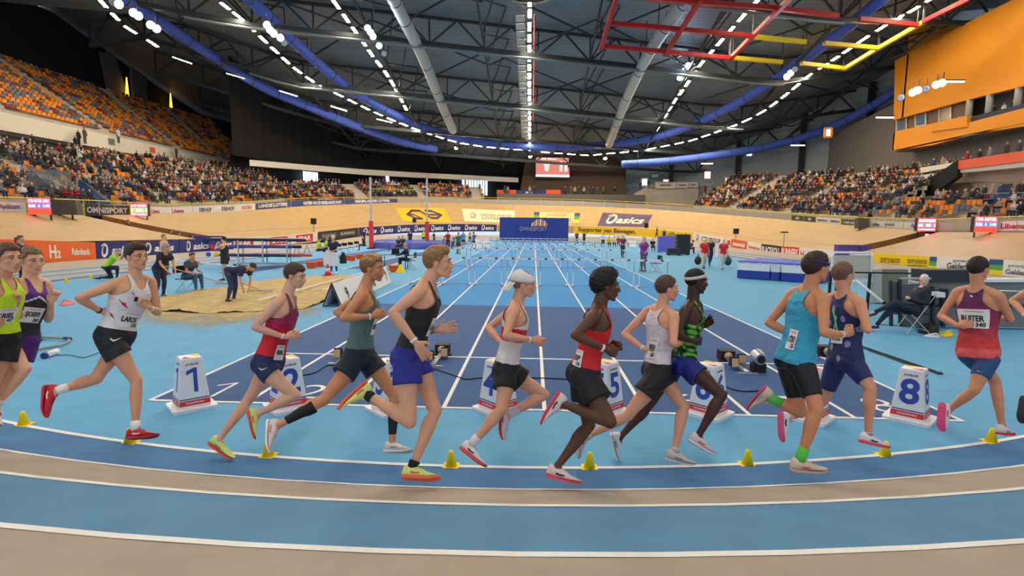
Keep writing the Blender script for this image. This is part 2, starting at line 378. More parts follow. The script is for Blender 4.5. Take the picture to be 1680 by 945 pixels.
def bank_top(px):
    p = ringpt(px, RT_); return V((p.x, p.y, zat(px, tt(px, 1), p)))
def bank_low(px):
    p = ringpt(px, RB+.45); q = ringpt(px, RB); return V((p.x, p.y, zat(px, bt(px, 2), q)+.35))
def bank_pt(px, t):
    a = bank_low(px); b = bank_top(px); s = t + (.10*sin(pi*t) if 480 < px < 1300 else .05*sin(pi*t))*-1
    # the two ends lie on the same ray in plan only at the ends: blend through the ring
    R = RB+.45+(RT_-RB-.45)*t; p = ringpt(px, R); return V((p.x, p.y, a.z+(b.z-a.z)*s))
BK = []
def bank_piece(xs, nt_=8, extra=None, name='velodrome_bank', end_px=None):
    vs = []; fs = []; uv = []; s = 0; last = None
    rows = ([extra] if extra else [])+[[bank_pt(x, j/nt_) for j in range(nt_+1)] for x in xs]
    for i, r in enumerate(rows):
        if last: s += (r[0]-last[0]).length
        last = r
        for j, p in enumerate(r): vs.append(p); uv.append((s, j*.9))
    n = nt_+1
    for i in range(len(rows)-1):
        for j in range(nt_): fs.append((i*n+j, i*n+j+1, (i+1)*n+j+1, (i+1)*n+j))
    mb = MB(); mb.add(vs, fs); o = mb.build(name, M_wood, smooth=True); tag(o, kind='structure')
    ul = o.data.uv_layers.new(name='UV')
    for l in o.data.loops: ul.data[l.index].uv = uv[l.vertex_index]
    BK.append((vs, fs)); return rows
# left near piece (in front of the trench), then far piece from trench to trench, then right near piece
def plan_piece(X0, X1, Ya, Yb, za, zb, side, skew):
    rows = []
    for i in range(9):
        t = i/8; row = []
        for j in range(9):
            u = j/8; x = X0+(X1-X0)*u; y = Ya+(Yb-Ya)*t + (skew*u if i == 8 else 0)*1.0
            row.append(V((x, y, za+(zb-za)*(u-.05*sin(pi*u)))))
        rows.append(row)
    return rows
pxL, pxR = 322, 1412
trL0, trL1 = bank_low(pxL), None
XL, XR = C1.x-RB-.45, C1.x+RB+.45; XLt, XRt = C1.x-RT_, C1.x+RT_
zl0, zl1 = 1.45, bank_top(60).z; 
yl0 = Xp(322, 392, XL).y; yl1 = Xp(131, 351, XLt).y
yr0 = Xp(1408, 414, XR).y; yr1 = Xp(1543, 379, XRt).y
def side_rows(X0, X1, ya0, ya1, yb0, yb1, z00, z01, zb0, zb1):
    rows = []
    for i in range(11):
        t = i/10; row = []
        for j in range(9):
            u = j/8; y0 = ya0+(ya1-ya0)*u; y1 = yb0+(yb1-yb0)*u
            za = z00+(z01-z00)*t; zb = zb0+(zb1-zb0)*t
            row.append(V((X0+(X1-X0)*u, y0+(y1-y0)*t, za+(zb-za)*(u-.05*sin(pi*u)))))
        rows.append(row)
    return rows
def rows_mesh(rows, name, m, uvs=True):
    vs = []; fs = []; uv = []; n = len(rows[0]); s = 0
    for i, r in enumerate(rows):
        if i: s += (r[0]-rows[i-1][0]).length
        for j, p in enumerate(r): vs.append(p); uv.append((s, j*.9))
    for i in range(len(rows)-1):
        for j in range(n-1): fs.append((i*n+j, i*n+j+1, (i+1)*n+j+1, (i+1)*n+j))
    mb = MB(); mb.add(vs, fs); o = mb.build(name, m, smooth=True); tag(o, kind='structure')
    ul = o.data.uv_layers.new(name='UV')
    for l in o.data.loops: ul.data[l.index].uv = uv[l.vertex_index]
    BK.append((vs, fs)); return o
zL_near = Xp(0, 393, XL).z*0+zat(0, 393.5, V((XL, Xp(0, 393, XL).y, 0)))
zL_tr = zat(322, 392, V((XL, yl0, 0))); zLt_n = Xp(0, 347, XLt).z; zLt_tr = Xp(131, 352, XLt).z
rows_mesh(side_rows(XL, XLt, 2, 2, yl0, yl1, zL_near, zL_tr, zLt_n, zLt_tr), 'velodrome_bank', M_wood)
zR_n = Xp(1680, 428, XR).z; zR_tr = Xp(1408, 414, XR).z; zRt_n = Xp(1680, 379, XRt).z; zRt_tr = Xp(1543, 379.5, XRt).z
rows_mesh(side_rows(XR, XRt, 6, 2, yr0, yr1, zR_n, zR_tr, zRt_n, zRt_tr), 'velodrome_bank', M_wood)
# far piece: starts behind the trenches
xs = [interp(i/44, [(0, 330), (.15, 470), (.5, 870), (.85, 1290), (1, 1400)]) for i in range(45)]
exL = []; exR = []
for j in range(9):
    u = j/8; pL = V((XL+(XLt-XL)*u, (yl0+2.2)+(Xp(150, 350, XLt).y-yl0-1.2)*u, 0)); pR = V((XR+(XRt-XR)*u, (yr0+1.8)+(Xp(1530, 379, XRt).y-yr0-1.)*u, 0))
    zLf = zat(330, 388, V((XL, yl0+2.2, 0))); zLt = bank_top(145).z; pL.z = zLf+(zLt-zLf)*(u-.05*sin(pi*u))
    zRf = zat(1412, 409, V((XR, yr0+1., 0))); zRt = bank_top(1535).z; pR.z = zRf+(zRt-zRf)*(u-.05*sin(pi*u))
    exL.append(pL); exR.append(pR)
rows = [exL]+[[bank_pt(x, j/8) for j in range(9)] for x in [352, 370, 390]+[x for x in xs if 400 < x < 1330]+[1340, 1360, 1385]]+[exR]
rows_mesh(rows, 'velodrome_bank', M_wood)
M_brown = mat('brown plywood edge', (150, 98, 48), rough=.6, noise=.12, nscale=2)
for ex, dz in ((exL, 1), (exR, 1)):      # trench faces under the far piece
    mb = MB(); n = len(ex); mb.add([V(p) for p in ex]+[V((p.x, p.y, -.01)) for p in ex]+[V((p.x, p.y+.15, p.z-.01)) for p in ex]+[V((p.x, p.y+.15, -.01)) for p in ex],
        [(i, i+1, n+i+1, n+i) for i in range(n-1)]+[(2*n+i+1, 2*n+i, 3*n+i, 3*n+i+1) for i in range(n-1)])
    tag(mb.build('trim_trench', M_brown), kind='structure')
# thin racing line along the bank
mb = MB(); M_bl = mat('grey blue bank line', (110, 112, 130), rough=.6)
for t in (.34,):
    P = [r[0].lerp(r[-1], 0) for r in rows]
    q = [r[3].lerp(r[2], 0)+V((0, 0, .012)) for r in rows]; q2 = [r[3].lerp(r[4], .07)+V((0, 0, .012)) for r in rows]
    k = len(q); mb.add(q+q2, [(i, i+1, k+i+1, k+i) for i in range(k-1)])
tag(mb.build('bank_line', M_bl), kind='structure')
# ---- fence boards on the bank top and yellow rail
M_fence = mat('pale grey fence panel', (176, 172, 166), rough=.6, noise=.05); M_yel = mat('yellow rail paint', (222, 190, 30), rough=.5)
fence_pts = [(px, bank_top(px)) for px in [-50, 0, 60, 128]]
def fence_run(pxs, rgb, label, items=(), h=1.0, nm='fence_panel'):
    bs = []
    for px in pxs:
        p = bank_top(px); d = (V((p.x, p.y, 0))-V((CAM.x, CAM.y, 0))).normalized()*.15; bs.append(V((p.x+d.x, p.y+d.y, p.z-.05)))
    root = empty(nm, bs[0], label, 'banner'); k = len(bs); mb = MB()
    hs = [zat(px, tt(px, 2), b)-b.z for px, b in zip(pxs, bs)]
    inn = []
    for b in bs: inn.append((V((C1.x, min(max(b.y, C1.y), C2.y), 0))-V((b.x, b.y, 0))).normalized())
    vs = bs+[b+V((0, 0, h_)) for b, h_ in zip(bs, hs)]+[b-o*.05 for b, o in zip(bs, inn)]+[b-o*.05+V((0, 0, h_)) for b, h_, o in zip(bs, hs, inn)]
    fs = []
    for i in range(k-1): fs += [(i, i+1, k+i+1, k+i), (2*k+i+1, 2*k+i, 3*k+i, 3*k+i+1), (k+i, k+i+1, 3*k+i+1, 3*k+i)]
    mb.add(vs, fs); mb.build('panel', mat('fence '+'%02x%02x%02x' % rgb, rgb, rough=.6), root)
    mb = MB(); mb.tube([b+V((0, 0, h_+.28)) for b, h_ in zip(bs, hs)], .04, n=5, caps=False)
    for b, h_ in zip(bs, hs): mb.tube([b, b+V((0, 0, h_+.28))], .03, n=4, caps=False)
    mb.build('handrail', M_yel, root)
    for u, txt, wd, colr in items:
        lb = MB(); vs_, fs_, w = text_geo(txt, .03)
        tl = sum((bs[i+1]-bs[i]).length for i in range(k-1))
        def sf(uu, v):
            uu = max(0, min(.9999, uu)); i = int(uu*(k-1)); t = uu*(k-1)-i
            return bs[i].lerp(bs[i+1], t)+V((0, 0, (hs[i]*(1-t)+hs[i+1]*t)*v))+inn[i]*.02
        lb.add([sf(u+x*wd/w, .5+y*.5) for x, y in vs_], fs_); lb.build('lettering', mat('print '+'%02x%02x%02x' % colr, colr, rough=.5), root)
def R_(a, b, n): return [a+(b-a)*i/n for i in range(n+1)]
fence_run(R_(-50, 46, 3), (206, 206, 204), 'white fence panel reading Apeldoorn at the far left', [(.72, 'Apeldoorn', .34, (70, 80, 90))])
fence_run(R_(47, 140, 3), (120, 120, 128), 'grey fence panel behind the left screen and dark box')
fence_run(R_(141, 215, 3), (44, 46, 50), 'black fence panel reading OMNISPORT at the left', [(.5, 'OMNISPORT', .9, (190, 190, 190))])
fence_run(R_(216, 420, 6), (222, 220, 218), 'white fence panel with red and grey lettering below the left crowd', [(.2, 'Libema', .06, (190, 60, 60)), (.38, 'Libema', .09, (190, 60, 60)), (.6, 'DEKHOF', .1, (60, 60, 70)), (.78, 'DEKHOF', .1, (60, 60, 70)), (.93, 'HOORN', .08, (214, 100, 60))])
fence_run(R_(421, 653, 8), (52, 72, 130), 'long blue fence panel reading NEDERLANDSE LOTERIJ', [(.12, 'LANDSE LOTERIJ', .2, WH), (.47, 'PARTNER VAN DE NEDERLANDSE SPORT', .27, WH), (.82, 'NEDERLANDSE LOTERIJ', .24, WH)])
fence_run(R_(654, 850, 6), (156, 154, 150), 'plain grey fence panel above the far bank left of centre')
fence_run(R_(851, 1060, 6), (156, 154, 150), 'plain grey fence panel above the far bank below the scoreboard')
fence_run(R_(1061, 1296, 7), (156, 154, 150), 'plain grey fence panel below the right crowd')
fence_run(R_(1297, 1337, 2), (52, 58, 50), 'dark green fence panel with white marks', [(.25, 'VVV', .14, WH), (.75, 'VVV', .14, WH)])
fence_run(R_(1338, 1378, 2), (214, 214, 212), 'white fence panel between the dark green and black ones', [(.25, 'Apeldoorn', .4, (70, 80, 90)), (.76, 'Apeldoorn', .4, (70, 80, 90))])
fence_run(R_(1379, 1425, 2), (44, 46, 50), 'black fence panel reading OMNISPORT at the right', [(.45, 'OMNISPORT', .8, (190, 190, 190))])
fence_run(R_(1426, 1536, 4), (205, 205, 203), 'white fence panel of small logos between the right screens', [(.1, 'atlas', .1, (90, 100, 110)), (.3, 'provincie', .14, (90, 100, 110)), (.74, 'Apeldoorn', .24, (70, 80, 90))])
fence_run(R_(1537, 1620, 3), (170, 166, 158), 'plain grey fence panel beside the rightmost screen')
fence_run(R_(1621, 1760, 3), (222, 220, 218), 'white fence panel with red lettering at the right edge', [(.3, 'Libema', .3, (176, 50, 70))])
# ---- sponsor prints on the bank
bvh = [BVHTree.FromPolygons([tuple(v) for v in vs], fs) for vs, fs in BK]
def bank_hit(px, py, off=.03):
    d = ray(px, py).normalized(); best = None
    for b in bvh:
        h = b.ray_cast(CAM, d)
        if h[0] is not None and (best is None or h[3] < best[3]): best = h
    if best is None: return None
    n = best[1]; n = n if n.dot(CAM-best[0]) > 0 else -n
    return best[0]+n*off
def bank_print(quad, rgb, label, items):
    "quad: tl tr br bl in pixels"
    tl, tr, br, bl = [V(q) for q in quad]
    def q(u, v, off=.03): p = (tl.lerp(tr, u)).lerp(bl.lerp(br, u), v); return bank_hit(p.x, p.y, off)
    N, K = 8, 4; vs = [q(i/N, j/K) for j in range(K+1) for i in range(N+1)]
    if any(v is None for v in vs): return
    root = empty('bank_banner', vs[K*(N+1)], label, 'banner')
    mb = MB(); mb.add(vs, [(j*(N+1)+i, (j+1)*(N+1)+i, (j+1)*(N+1)+i+1, j*(N+1)+i+1) for j in range(K) for i in range(N)])
    mb.build('sheet', mat('bank print '+'%02x%02x%02x' % rgb, rgb, rough=.55), root)
    for it in items:
        lb = MB(); colr = it[-1]; mm = mat('print '+'%02x%02x%02x' % colr, colr, rough=.5)
        if it[0] == 'T':
            _, txt, u, v, w_, h_, _c = it; vs_, fs_, w = text_geo(txt, .03, .2 if txt == 'asics' else 0)
            lb.add([q(u+x*w_/w, v-y*h_, .06) for x, y in vs_], fs_); lb.build('lettering', mm, root)
        elif it[0] == 'S':
            _, u, v, w_, h_, _c = it; swirl(lambda x, y: q(u+x*w_, v-y*h_, .06), None, lb); lb.build('emblem', mm, root)
        elif it[0] == 'P':
            _, polys, _c = it
            for pl in polys: lb.add([q(u, v, .06) for u, v in pl], [tuple(range(len(pl)))])
            lb.build('emblem', mm, root)
        elif it[0] == 'L':
            _, pl, wd, _c = it
            for a, b_ in zip(pl, pl[1:]):
                a = V(a); b_ = V(b_); d = (b_-a).normalized(); nn = V((-d.y*.28, d.x))*wd; a = a-d*wd*.2; b_ = b_+d*wd*.2
                lb.add([q(*p_, .06) for p_ in (a-nn, b_-nn, b_+nn, a+nn)], [(0, 1, 2, 3)])
            lb.build('emblem', mm, root)
NV = (72, 62, 110)
bank_print([(649, 341.5), (729, 342), (741, 364), (661, 363)], (236, 186, 34), 'yellow parallelogram print with navy arrows on the far bank',
  [('L', [(.17, .5), (.3, .2), (.46, .2), (.62, .75), (.74, .75), (.86, .5), (.70, .22)], .085, NV), ('L', [(.17, .5), (.3, .8), (.42, .8)], .085, NV), ('L', [(.42, .8), (.3, .5), (.17, .5)], .06, NV), ('L', [(.58, .2), (.70, .22)], .085, NV), ('L', [(.60, .5), (.86, .5)], .06, NV)])
bank_print([(758, 342.5), (845, 346), (843, 366), (762, 363)], (232, 214, 186), 'cream print reading NEDERLANDSE LOTERIJ on the far bank',
  [('T', 'NEDERLANDSE', .64, .45, .6, .2, (150, 136, 118)), ('T', 'LOTERIJ', .57, .74, .42, .2, (140, 126, 108)), ('S', .18, .55, .16, .5, (214, 120, 60))])
bank_print([(876, 348), (952, 350), (950, 366), (876, 364)], (218, 190, 140), 'pale print reading provincie Gelderland on the far bank',
  [('P', [[(0, 0), (.12, 0), (.12, .34), (0, .34)], [(.88, 0), (1, 0), (1, .34), (.88, .34)]], (60, 72, 110)), ('P', [[(0, .34), (.12, .34), (.12, .68), (0, .68)], [(.88, .34), (1, .34), (1, .68), (.88, .68)]], (96, 150, 60)), ('P', [[(0, .68), (.12, .68), (.12, 1), (0, 1)], [(.88, .68), (1, .68), (1, 1), (.88, 1)]], (226, 196, 50)), ('T', 'provincie', .5, .28, .4, .3, (170, 140, 100)), ('T', 'Gelderland', .5, .7, .62, .4, (170, 140, 100))])
bank_print([(989, 349), (1071, 353), (1059, 373), (980, 371)], (84, 66, 100), 'purple print with a cream swirl logo on the far bank',
  [('S', .22, .5, .3, .8, (232, 214, 200)), ('T', 'asics', .62, .52, .56, .5, (232, 214, 200))])
# ---------------------------------------------------------------- stands, walls, roof
M_conc = mat('grey concrete', (184, 176, 164), rough=.8, noise=.08, nscale=1.5); M_white = mat('white painted concrete', (214, 208, 198), rough=.6, noise=.04)
M_black = mat('black curtain', (20, 21, 24), rough=.9, noise=.2, nscale=.8); M_dgrey = mat('dark grey wall', (116, 110, 108), rough=.8, noise=.06)
M_steel = mat('dark steel', (50, 56, 62), rough=.5, metal=.3); M_steel2 = mat('grey steel pipe', (110, 122, 130), rough=.4, metal=.5)
M_deck = mat('blue grey roof deck', (118, 130, 142), rough=.55, noise=.12, nscale=.25)
M_orange = mat('orange painted wall', (214, 136, 14), rough=.6, noise=.04); M_blue = mat('blue fabric duct', (66, 92, 186), rough=.8)
M_duct = mat('grey white duct', (176, 178, 178), rough=.45); M_red = mat('red steel beam', (170, 32, 36), rough=.5); M_yelb = mat('yellow steel beam', (206, 180, 20), rough=.5)
M_lamp = mat('lamp diffuser', (255, 255, 255), emit=(255, 234, 198), estr=LAMP); M_flood = mat('floodlight lens', (255, 255, 255), emit=(214, 230, 255), estr=FLOOD)
def ringrow(R, pts=None): pass
def off_path(pxs, R):
    return [ringpt(px, R, 330) for px in pxs]
def poly_off(path, d):
    "offset the plan polyline outward (away from the track centre) by d"
    out = []; k = len(path)
    for i, p in enumerate(path):
        c = V((C1.x, min(max(p.y, C1.y), C2.y), 0)); n = (V((p.x, p.y, 0))-c).normalized(); out.append(V((p.x, p.y, 0))+n*d)
    return out
def straight(X, ya, yb, n): return [V((X, ya+(yb-ya)*i/n, 0)) for i in range(n+1)]
def arc(R, a0, a1, n): return [V((C2.x+R*cos(radians(a0+(a1-a0)*i/n)), C2.y+R*sin(radians(a0+(a1-a0)*i/n)), 0)) for i in range(n+1)]
SEATS = []   # (pos, facing angle, tier)
def tier(path, z0, rows, rise, run, name, aisles=(), zf=None, tid=''):
    "stepped stand along a plan path; z0 may be a list per point"
    k = len(path); z0 = z0 if isinstance(z0, list) else [z0]*k; vs = []; fs = []
    for i, p in enumerate(path):
        c = V((C1.x, min(max(p.y, C1.y), C2.y), 0)); n = (V((p.x, p.y, 0))-c).normalized()
        col = []
        for r in range(rows+1):
            q = p+n*(run*r); z = z0[i]+rise*r
            col += [V((q.x, q.y, z-rise if r else z-rise-.2)), V((q.x, q.y, z))]
        vs += col
    m = 2*(rows+1)
    for i in range(k-1):
        for j in range(m-1): fs.append((i*m+j, (i+1)*m+j, (i+1)*m+j+1, i*m+j+1))
    mb = MB(); mb.add(vs, fs); tag(mb.build(name, M_conc), kind='structure')
    # seat places
    L = [0]
    for a, b in zip(path, path[1:]): L.append(L[-1]+(b-a).length)
    for r in range(rows):
        s = .3
        while s < L[-1]-.2:
            if not any(abs(s-a) < .95 for a in aisles):
                i = max(j for j in range(k-1) if L[j] <= s); t = (s-L[i])/(L[i+1]-L[i]); p = path[i].lerp(path[i+1], t)
                c = V((C1.x, min(max(p.y, C1.y), C2.y), 0)); n = (V((p.x, p.y, 0))-c).normalized()
                z = z0[i]*(1-t)+z0[i+1]*t+rise*r; q = p+n*(run*(r+.62)); q.z = z
                SEATS.append((q, math.atan2(-n.y, -n.x), tid, r, s))
            s += .56
    return L[-1]
YA = Xp(-70, 300, XLt).y
pathL = straight(XLt-1.3, 13, 60, 12)+arc(RT_+1.3, 180, 158, 5)[1:]
zl = [bank_top(min(max(0, 840+0), 0)).z]*0
def zfence(p):   # height of the first row above the bank top
    d = p-V((CAM.x, CAM.y, 0)); px = 840; best = None
    for x in range(-60, 1760, 20):
        q = bank_cache(x); e = (V((q.x, q.y, 0))-V((p.x, p.y, 0))).length
        if best is None or e < best[0]: best = (e, q.z)
    return best[1]+.85
_bc = {}
def bank_cache(x):
    if x not in _bc: _bc[x] = bank_top(x)
    return _bc[x]
tier(pathL, [zfence(p) for p in pathL], 13, .40, 1.05, 'grandstand_lower', aisles=(12, 24, 33, 43, 54, 64), tid='LL')
pathF = arc(RT_+1.3, 157, 104, 14); tier(pathF, [zfence(p) for p in pathF], 6, .42, .85, 'grandstand_lower', aisles=(9, 20, 30), tid='LF')
pathR = arc(RT_+1.3, 40, 0, 10)+straight(XRt+1.3, 60, 51, 3)[1:]
tier(pathR, [zfence(p) for p in pathR], 12, .45, .95, 'grandstand_lower', aisles=(7, 17, 26), tid='RL')
pathR2 = straight(XRt+1.3, 50, 14, 6); tier(pathR2, [zfence(p) for p in pathR2], 4, .42, .9, 'grandstand_lower', aisles=(3.5, 12), tid='RN')
pathU = straight(-50.2, 12, 90, 10); tier(pathU, 12.6, 17, .53, .8, 'grandstand_upper', aisles=(10, 21, 32, 45, 58, 68), tid='UL')
# white balcony band in front of the upper stand
mb = MB(); mb.box((-49.8, 8, 10.9), (-49.3, 88.5, 12.15)); mb.box((-50.8, 8, 10.5), (-49.3, 88.5, 10.9)); 
tag(mb.build('trim_balcony', M_white), kind='structure')
mb = MB(); mb.box((-62, 8, 10.3), (-50, 88, 10.5)); tag(mb.build('balcony_soffit', M_conc), kind='structure')
mb = MB(); mb.box((-51.5, 8, 3), (-51, 70, 10.4)); tag(mb.build('wall_left', mat('pale concourse wall', (168, 160, 150), rough=.7)), kind='structure')
for i, (y0, y1, c) in enumerate(((62, 68, (60, 64, 72)), (70, 79, (180, 180, 180)), (36, 40, (70, 60, 52)))):
    mb = MB(); mb.box((-50.95, y0, 8.2), (-50.9, y1, 10.2)); tag(mb.build('trim_panel', mat('concourse %d' % i, c)), kind='structure')
mb = MB(); mb.box((-50.9, 23.5, 8.8), (-50.8, 26.5, 9.2)); tag(mb.build('trim_light_strip', mat('concourse light', (255, 250, 240), emit=(255, 246, 226), estr=4)), kind='structure')
for y_ in (29.7, 34.4, 50, 56.8):
    t = empty('wall_sign', (-49.27, y_+6, 11.5), None, 'sign'); t['label'] = {29.7: 'orange sign on the white balcony nearest the left edge', 34.4: 'grey square grille on the balcony beside the orange sign', 50: 'grey square grille midway along the white balcony', 56.8: 'second orange sign on the white balcony'}[y_]
    mb = MB(); mb.box((-49.29, y_+5.6, 11.1), (-49.25, y_+6.5, 11.8)); mb.build('plate', mat('orange sign', (220, 80, 40)) if y_ in (29.7, 56.8) else mat('grille grey', (120, 118, 116)), t)
# band round the far left
Rb = 40; pb = [(412, 262, 272), (500, 270, 279), (600, 278, 287), (700, 284, 292), (780, 288, 296), (850, 291.5, 299)]
mb = MB(); vs = []
for px, y0, y1 in pb:
    for R_o in (Rb, Rb+.4):
        p = ringpt(px, R_o, 330); q = ringpt(px, Rb, 330); vs += [V((p.x, p.y, zat(px, y0, q))), V((p.x, p.y, zat(px, y1, q)))]
k = len(pb); fs = []
for i in range(k-1):
    a = i*4; b = a+4; fs += [(a, a+1, b+1, b), (a+2, b+2, b+3, a+3), (a, b, b+2, a+2), (a+1, a+3, b+3, b+1)]
mb.add(vs, fs); tag(mb.build('trim_balcony', M_white), kind='structure')
def curtain(pxs, R, z0, z1, m, name):
    vs = []
    for i, px in enumerate(pxs):
        p = ringpt(px, R+.25*(i % 2), 330); vs += [V((p.x, p.y, z0)), V((p.x, p.y, z1))]
    mb = MB(); mb.add(vs, [(2*i, 2*i+2, 2*i+3, 2*i+1) for i in range(len(pxs)-1)]); return tag(mb.build(name, m), kind='structure')
curtain([385+i*8 for i in range(62)], 41.5, 11.6, 30, M_black, 'curtain_far')
curtain([380+i*40 for i in range(14)], 44, 2, 12, M_black, 'wall_far')
mb = MB(); vs = []; pl = [ringpt(px, 44, 330) for px in (380, 480, 600, 720, 860)]; pi_ = [ringpt(px, 35.5, 330) for px in (380, 480, 600, 720, 860)]
for a, b in zip(pl, pi_): vs += [V((a.x, a.y, 6.3)), V((b.x, b.y, 6.3))]
mb.add(vs, [(2*i, 2*i+1, 2*i+3, 2*i+2) for i in range(4)]); tag(mb.build('concourse_floor', M_conc), kind='structure')
mb = MB(); mb.box((-66, 5, 0), (-65, 102, 30)); tag(mb.build('wall_left', M_black), kind='structure')
mb = MB(); mb.add([(-66, 99, 2), (-20, 103, 2), (-20, 103, 30), (-66, 99, 30)], [(0, 1, 2, 3)]); mb.add([(-52, 92, 2), (-66, 92, 2), (-66, 92, 13), (-52, 92, 13)], [(0, 1, 2, 3)]); tag(mb.build('wall_far', M_black), kind='structure')
# pale end steps of the upper stand
mb = MB()
for i in range(16): mb.box((-51-.8*i, 90, 11.4+.53*i), (-50.2-.8*i, 91.6, 11.95+.53*i))
tag(mb.build('trim_end_steps', M_white), kind='structure')
# bright doors in the far left wall
def far_open(x0, x1, y0, y1, R, n, nm='window_'):
    a, b = ringpt(x0, R, 330), ringpt(x1, R, 330); z0 = zat(x0, y1, a); z1 = zat(x0, y0, a); d = (b-a); L_ = d.length; d.normalize()
    e = empty(nm, a); e['kind'] = 'structure'; e.name = nm
    for i in range(n):
        mb = MB(); p = a+d*(L_*(i+.22)/n); q = a+d*(L_*(i+.78)/n); mb.bar(V((p.x, p.y, (z0+z1)/2)), V((q.x, q.y, (z0+z1)/2)), .1, z1-z0)
        mb.build('pane', mat('daylight pane', (220, 235, 255), emit=(196, 224, 255), estr=3.2), e)
    mb = MB(); mb.bar(V((a.x, a.y, z1+.1)), V((b.x, b.y, z1+.1)), .15); mb.bar(V((a.x, a.y, z0)), V((b.x, b.y, z0)), .15); mb.build('frame', M_steel, e)
far_open(498, 523, 281, 300, 43.5, 6, 'window_1'); far_open(632, 640, 287, 307, 43.5, 1, 'window_2'); far_open(757, 763, 293, 320, 43.5, 1, 'window_3'); far_open(764, 800, 294, 320, 43.5, 8, 'window_4')
# screen block wall at the far end
YB = 99.
def ypoly(name, pts, Y, m, thick=.4, kind='structure', parent=None):
    P = [Yp(x, y, Y) for x, y in pts]; n = len(P); vs = P+[p+V((0, thick, 0)) for p in P]
    mb = MB(); mb.add(vs, [tuple(range(n)), tuple(range(n, 2*n))[::-1]]+[(i, n+i, n+(i+1) % n, (i+1) % n) for i in range(n)]); o = mb.build(name, m, parent)
    if parent is None: tag(o, kind=kind)
    return o
def xpoly(name, pts, X, m, thick=.4, kind='structure', parent=None):
    P = [Xp(x, y, X) for x, y in pts]; n = len(P); s = 1 if X > 0 else -1; vs = P+[p+V((thick*s, 0, 0)) for p in P]
    mb = MB(); mb.add(vs, [tuple(range(n)), tuple(range(n, 2*n))[::-1]]+[(i, n+i, n+(i+1) % n, (i+1) % n) for i in range(n)]); o = mb.build(name, m, parent)
    if parent is None: tag(o, kind=kind)
    return o
ypoly('wall_screen', [(850, 332), (867, 236), (1010, 236), (1026, 300), (1034, 336)], YB, mat('dark brown wall', (84, 66, 56), rough=.8, noise=.08))
scb = empty('scoreboard', Yp(906, 291, YB-1), 'large lit results screen high on the dark brown wall', 'screen')
ypoly('housing', [(877.5, 292), (877.5, 256.5), (935, 257.5), (935, 293)], YB-1.1, M_steel, .5, parent=scb)
ypoly('screen', [(879, 290), (879, 258), (934, 259), (934, 291)], YB-1.2, mat('lit results screen', (60, 20, 20), emit=(176, 104, 92), estr=.9), .05, parent=scb)
mb = MB(); mb2 = MB(); M_st = mat('screen text', (200, 200, 200), emit=(250, 240, 236), estr=1)
a_ = Yp(879, 290, YB-1.26); b_ = Yp(934, 291, YB-1.26); c_ = Yp(879, 258, YB-1.26); exx = (b_-a_); eyy = (c_-a_)
def sq(mb, u0, v0, u1, v1): mb.add([a_+exx*u+eyy*v for u, v in ((u0, v0), (u1, v0), (u1, v1), (u0, v1))], [(0, 1, 2, 3)])
put_text(mb, '60 M   60M series', a_+exx*.4+eyy*.93, exx.normalized(), V((0, 0, 1)), .28, fit=3.4)
for i in range(7):
    put_text(mb, ['Petersson', 'Velder', 'De Meer', 'Jansen', 'Bakker', 'Visser', 'Smit'][i], a_+exx*.33+eyy*(.78-.075*i), exx.normalized(), V((0, 0, 1)), .24, fit=1.5)
    put_text(mb, '7.9%d' % i, a_+exx*.75+eyy*(.78-.075*i), exx.normalized(), V((0, 0, 1)), .24, fit=.6); put_text(mb, '7.%d4' % i, a_+exx*.9+eyy*(.78-.075*i), exx.normalized(), V((0, 0, 1)), .24, fit=.6)
sq(mb2, .0, .02, 1, .12); mb.build('lettering', M_st, scb); mb2.build('footer_bar', M_st, scb)
# concrete block and stair below the right corrugated wall
M_corr = mat('corrugated grey wall', (150, 160, 168), rough=.6, noise=.1, nscale=.4)
def corr(pts, z0, z1, name):
    vs = []; fs = []; P = [V(p) for p in pts]
    nz = 40
    for i, p in enumerate(P):
        c = V((C1.x, 50)); n = (V((p.x, p.y))-c).normalized()
        for j in range(nz+1): vs.append(V((p.x+n.x*.08*(j % 2), p.y+n.y*.08*(j % 2), z0+(z1-z0)*j/nz)))
    for i in range(len(P)-1):
        for j in range(nz): fs.append((i*(nz+1)+j, (i+1)*(nz+1)+j, (i+1)*(nz+1)+j+1, i*(nz+1)+j+1))
    mb = MB(); mb.add(vs, fs); tag(mb.build(name, M_corr), kind='structure')
WR = [(14, 104), (26, 101), (36, 96), (44, 88), (50, 78), (52, 66), (52, 50)]
corr(WR, 2, 26, 'wall_right')
for i, (x, y) in enumerate([(17.3, 102.5), (26, 100.3), (36.5, 94.8), (44, 87), (49.2, 78), (51, 66)]):
    mb = MB(); mb.box((x-.35, y-.35, 2), (x+.35, y+.35, 24)); tag(mb.build('column', mat('maroon column', (90, 36, 44)) if i == 0 else M_steel), kind='structure')
ypoly('wall_platform', [(1037, 338), (1040, 318), (1060, 307), (1146, 308), (1146, 343)], 97, M_conc, 1)
def wbox(x0, x1, y0, y1, D, label, fr):
    a = Dp(x0, y1, D); b = Dp(x1, y0, D); e = empty('window_%d' % (5+len(WB)), a); e['kind'] = 'structure'; WB.append(e)
    r = (Dp(x1, y1, D)-a); u = V((0, 0, b.z-a.z)); f = r.cross(u).normalized()
    f = f if f.dot(CAM-a) > 0 else -f
    mb = MB(); w = .22
    for p, q in ((a, a+r), (a+u, a+u+r), (a, a+u), (a+r, a+r+u)): mb.bar(p+f*.1, q+f*.1, w, w)
    mb.build('frame', M_orange if fr else mat('window frame grey', (190, 190, 190)), e)
    mb = MB(); mb.add([a, a+r, a+r+u, a+u], [(0, 1, 2, 3)]); mb.build('pane', mat('daylight pane soft', (225, 235, 250), emit=(214, 226, 246), estr=.85), e)
WB = []
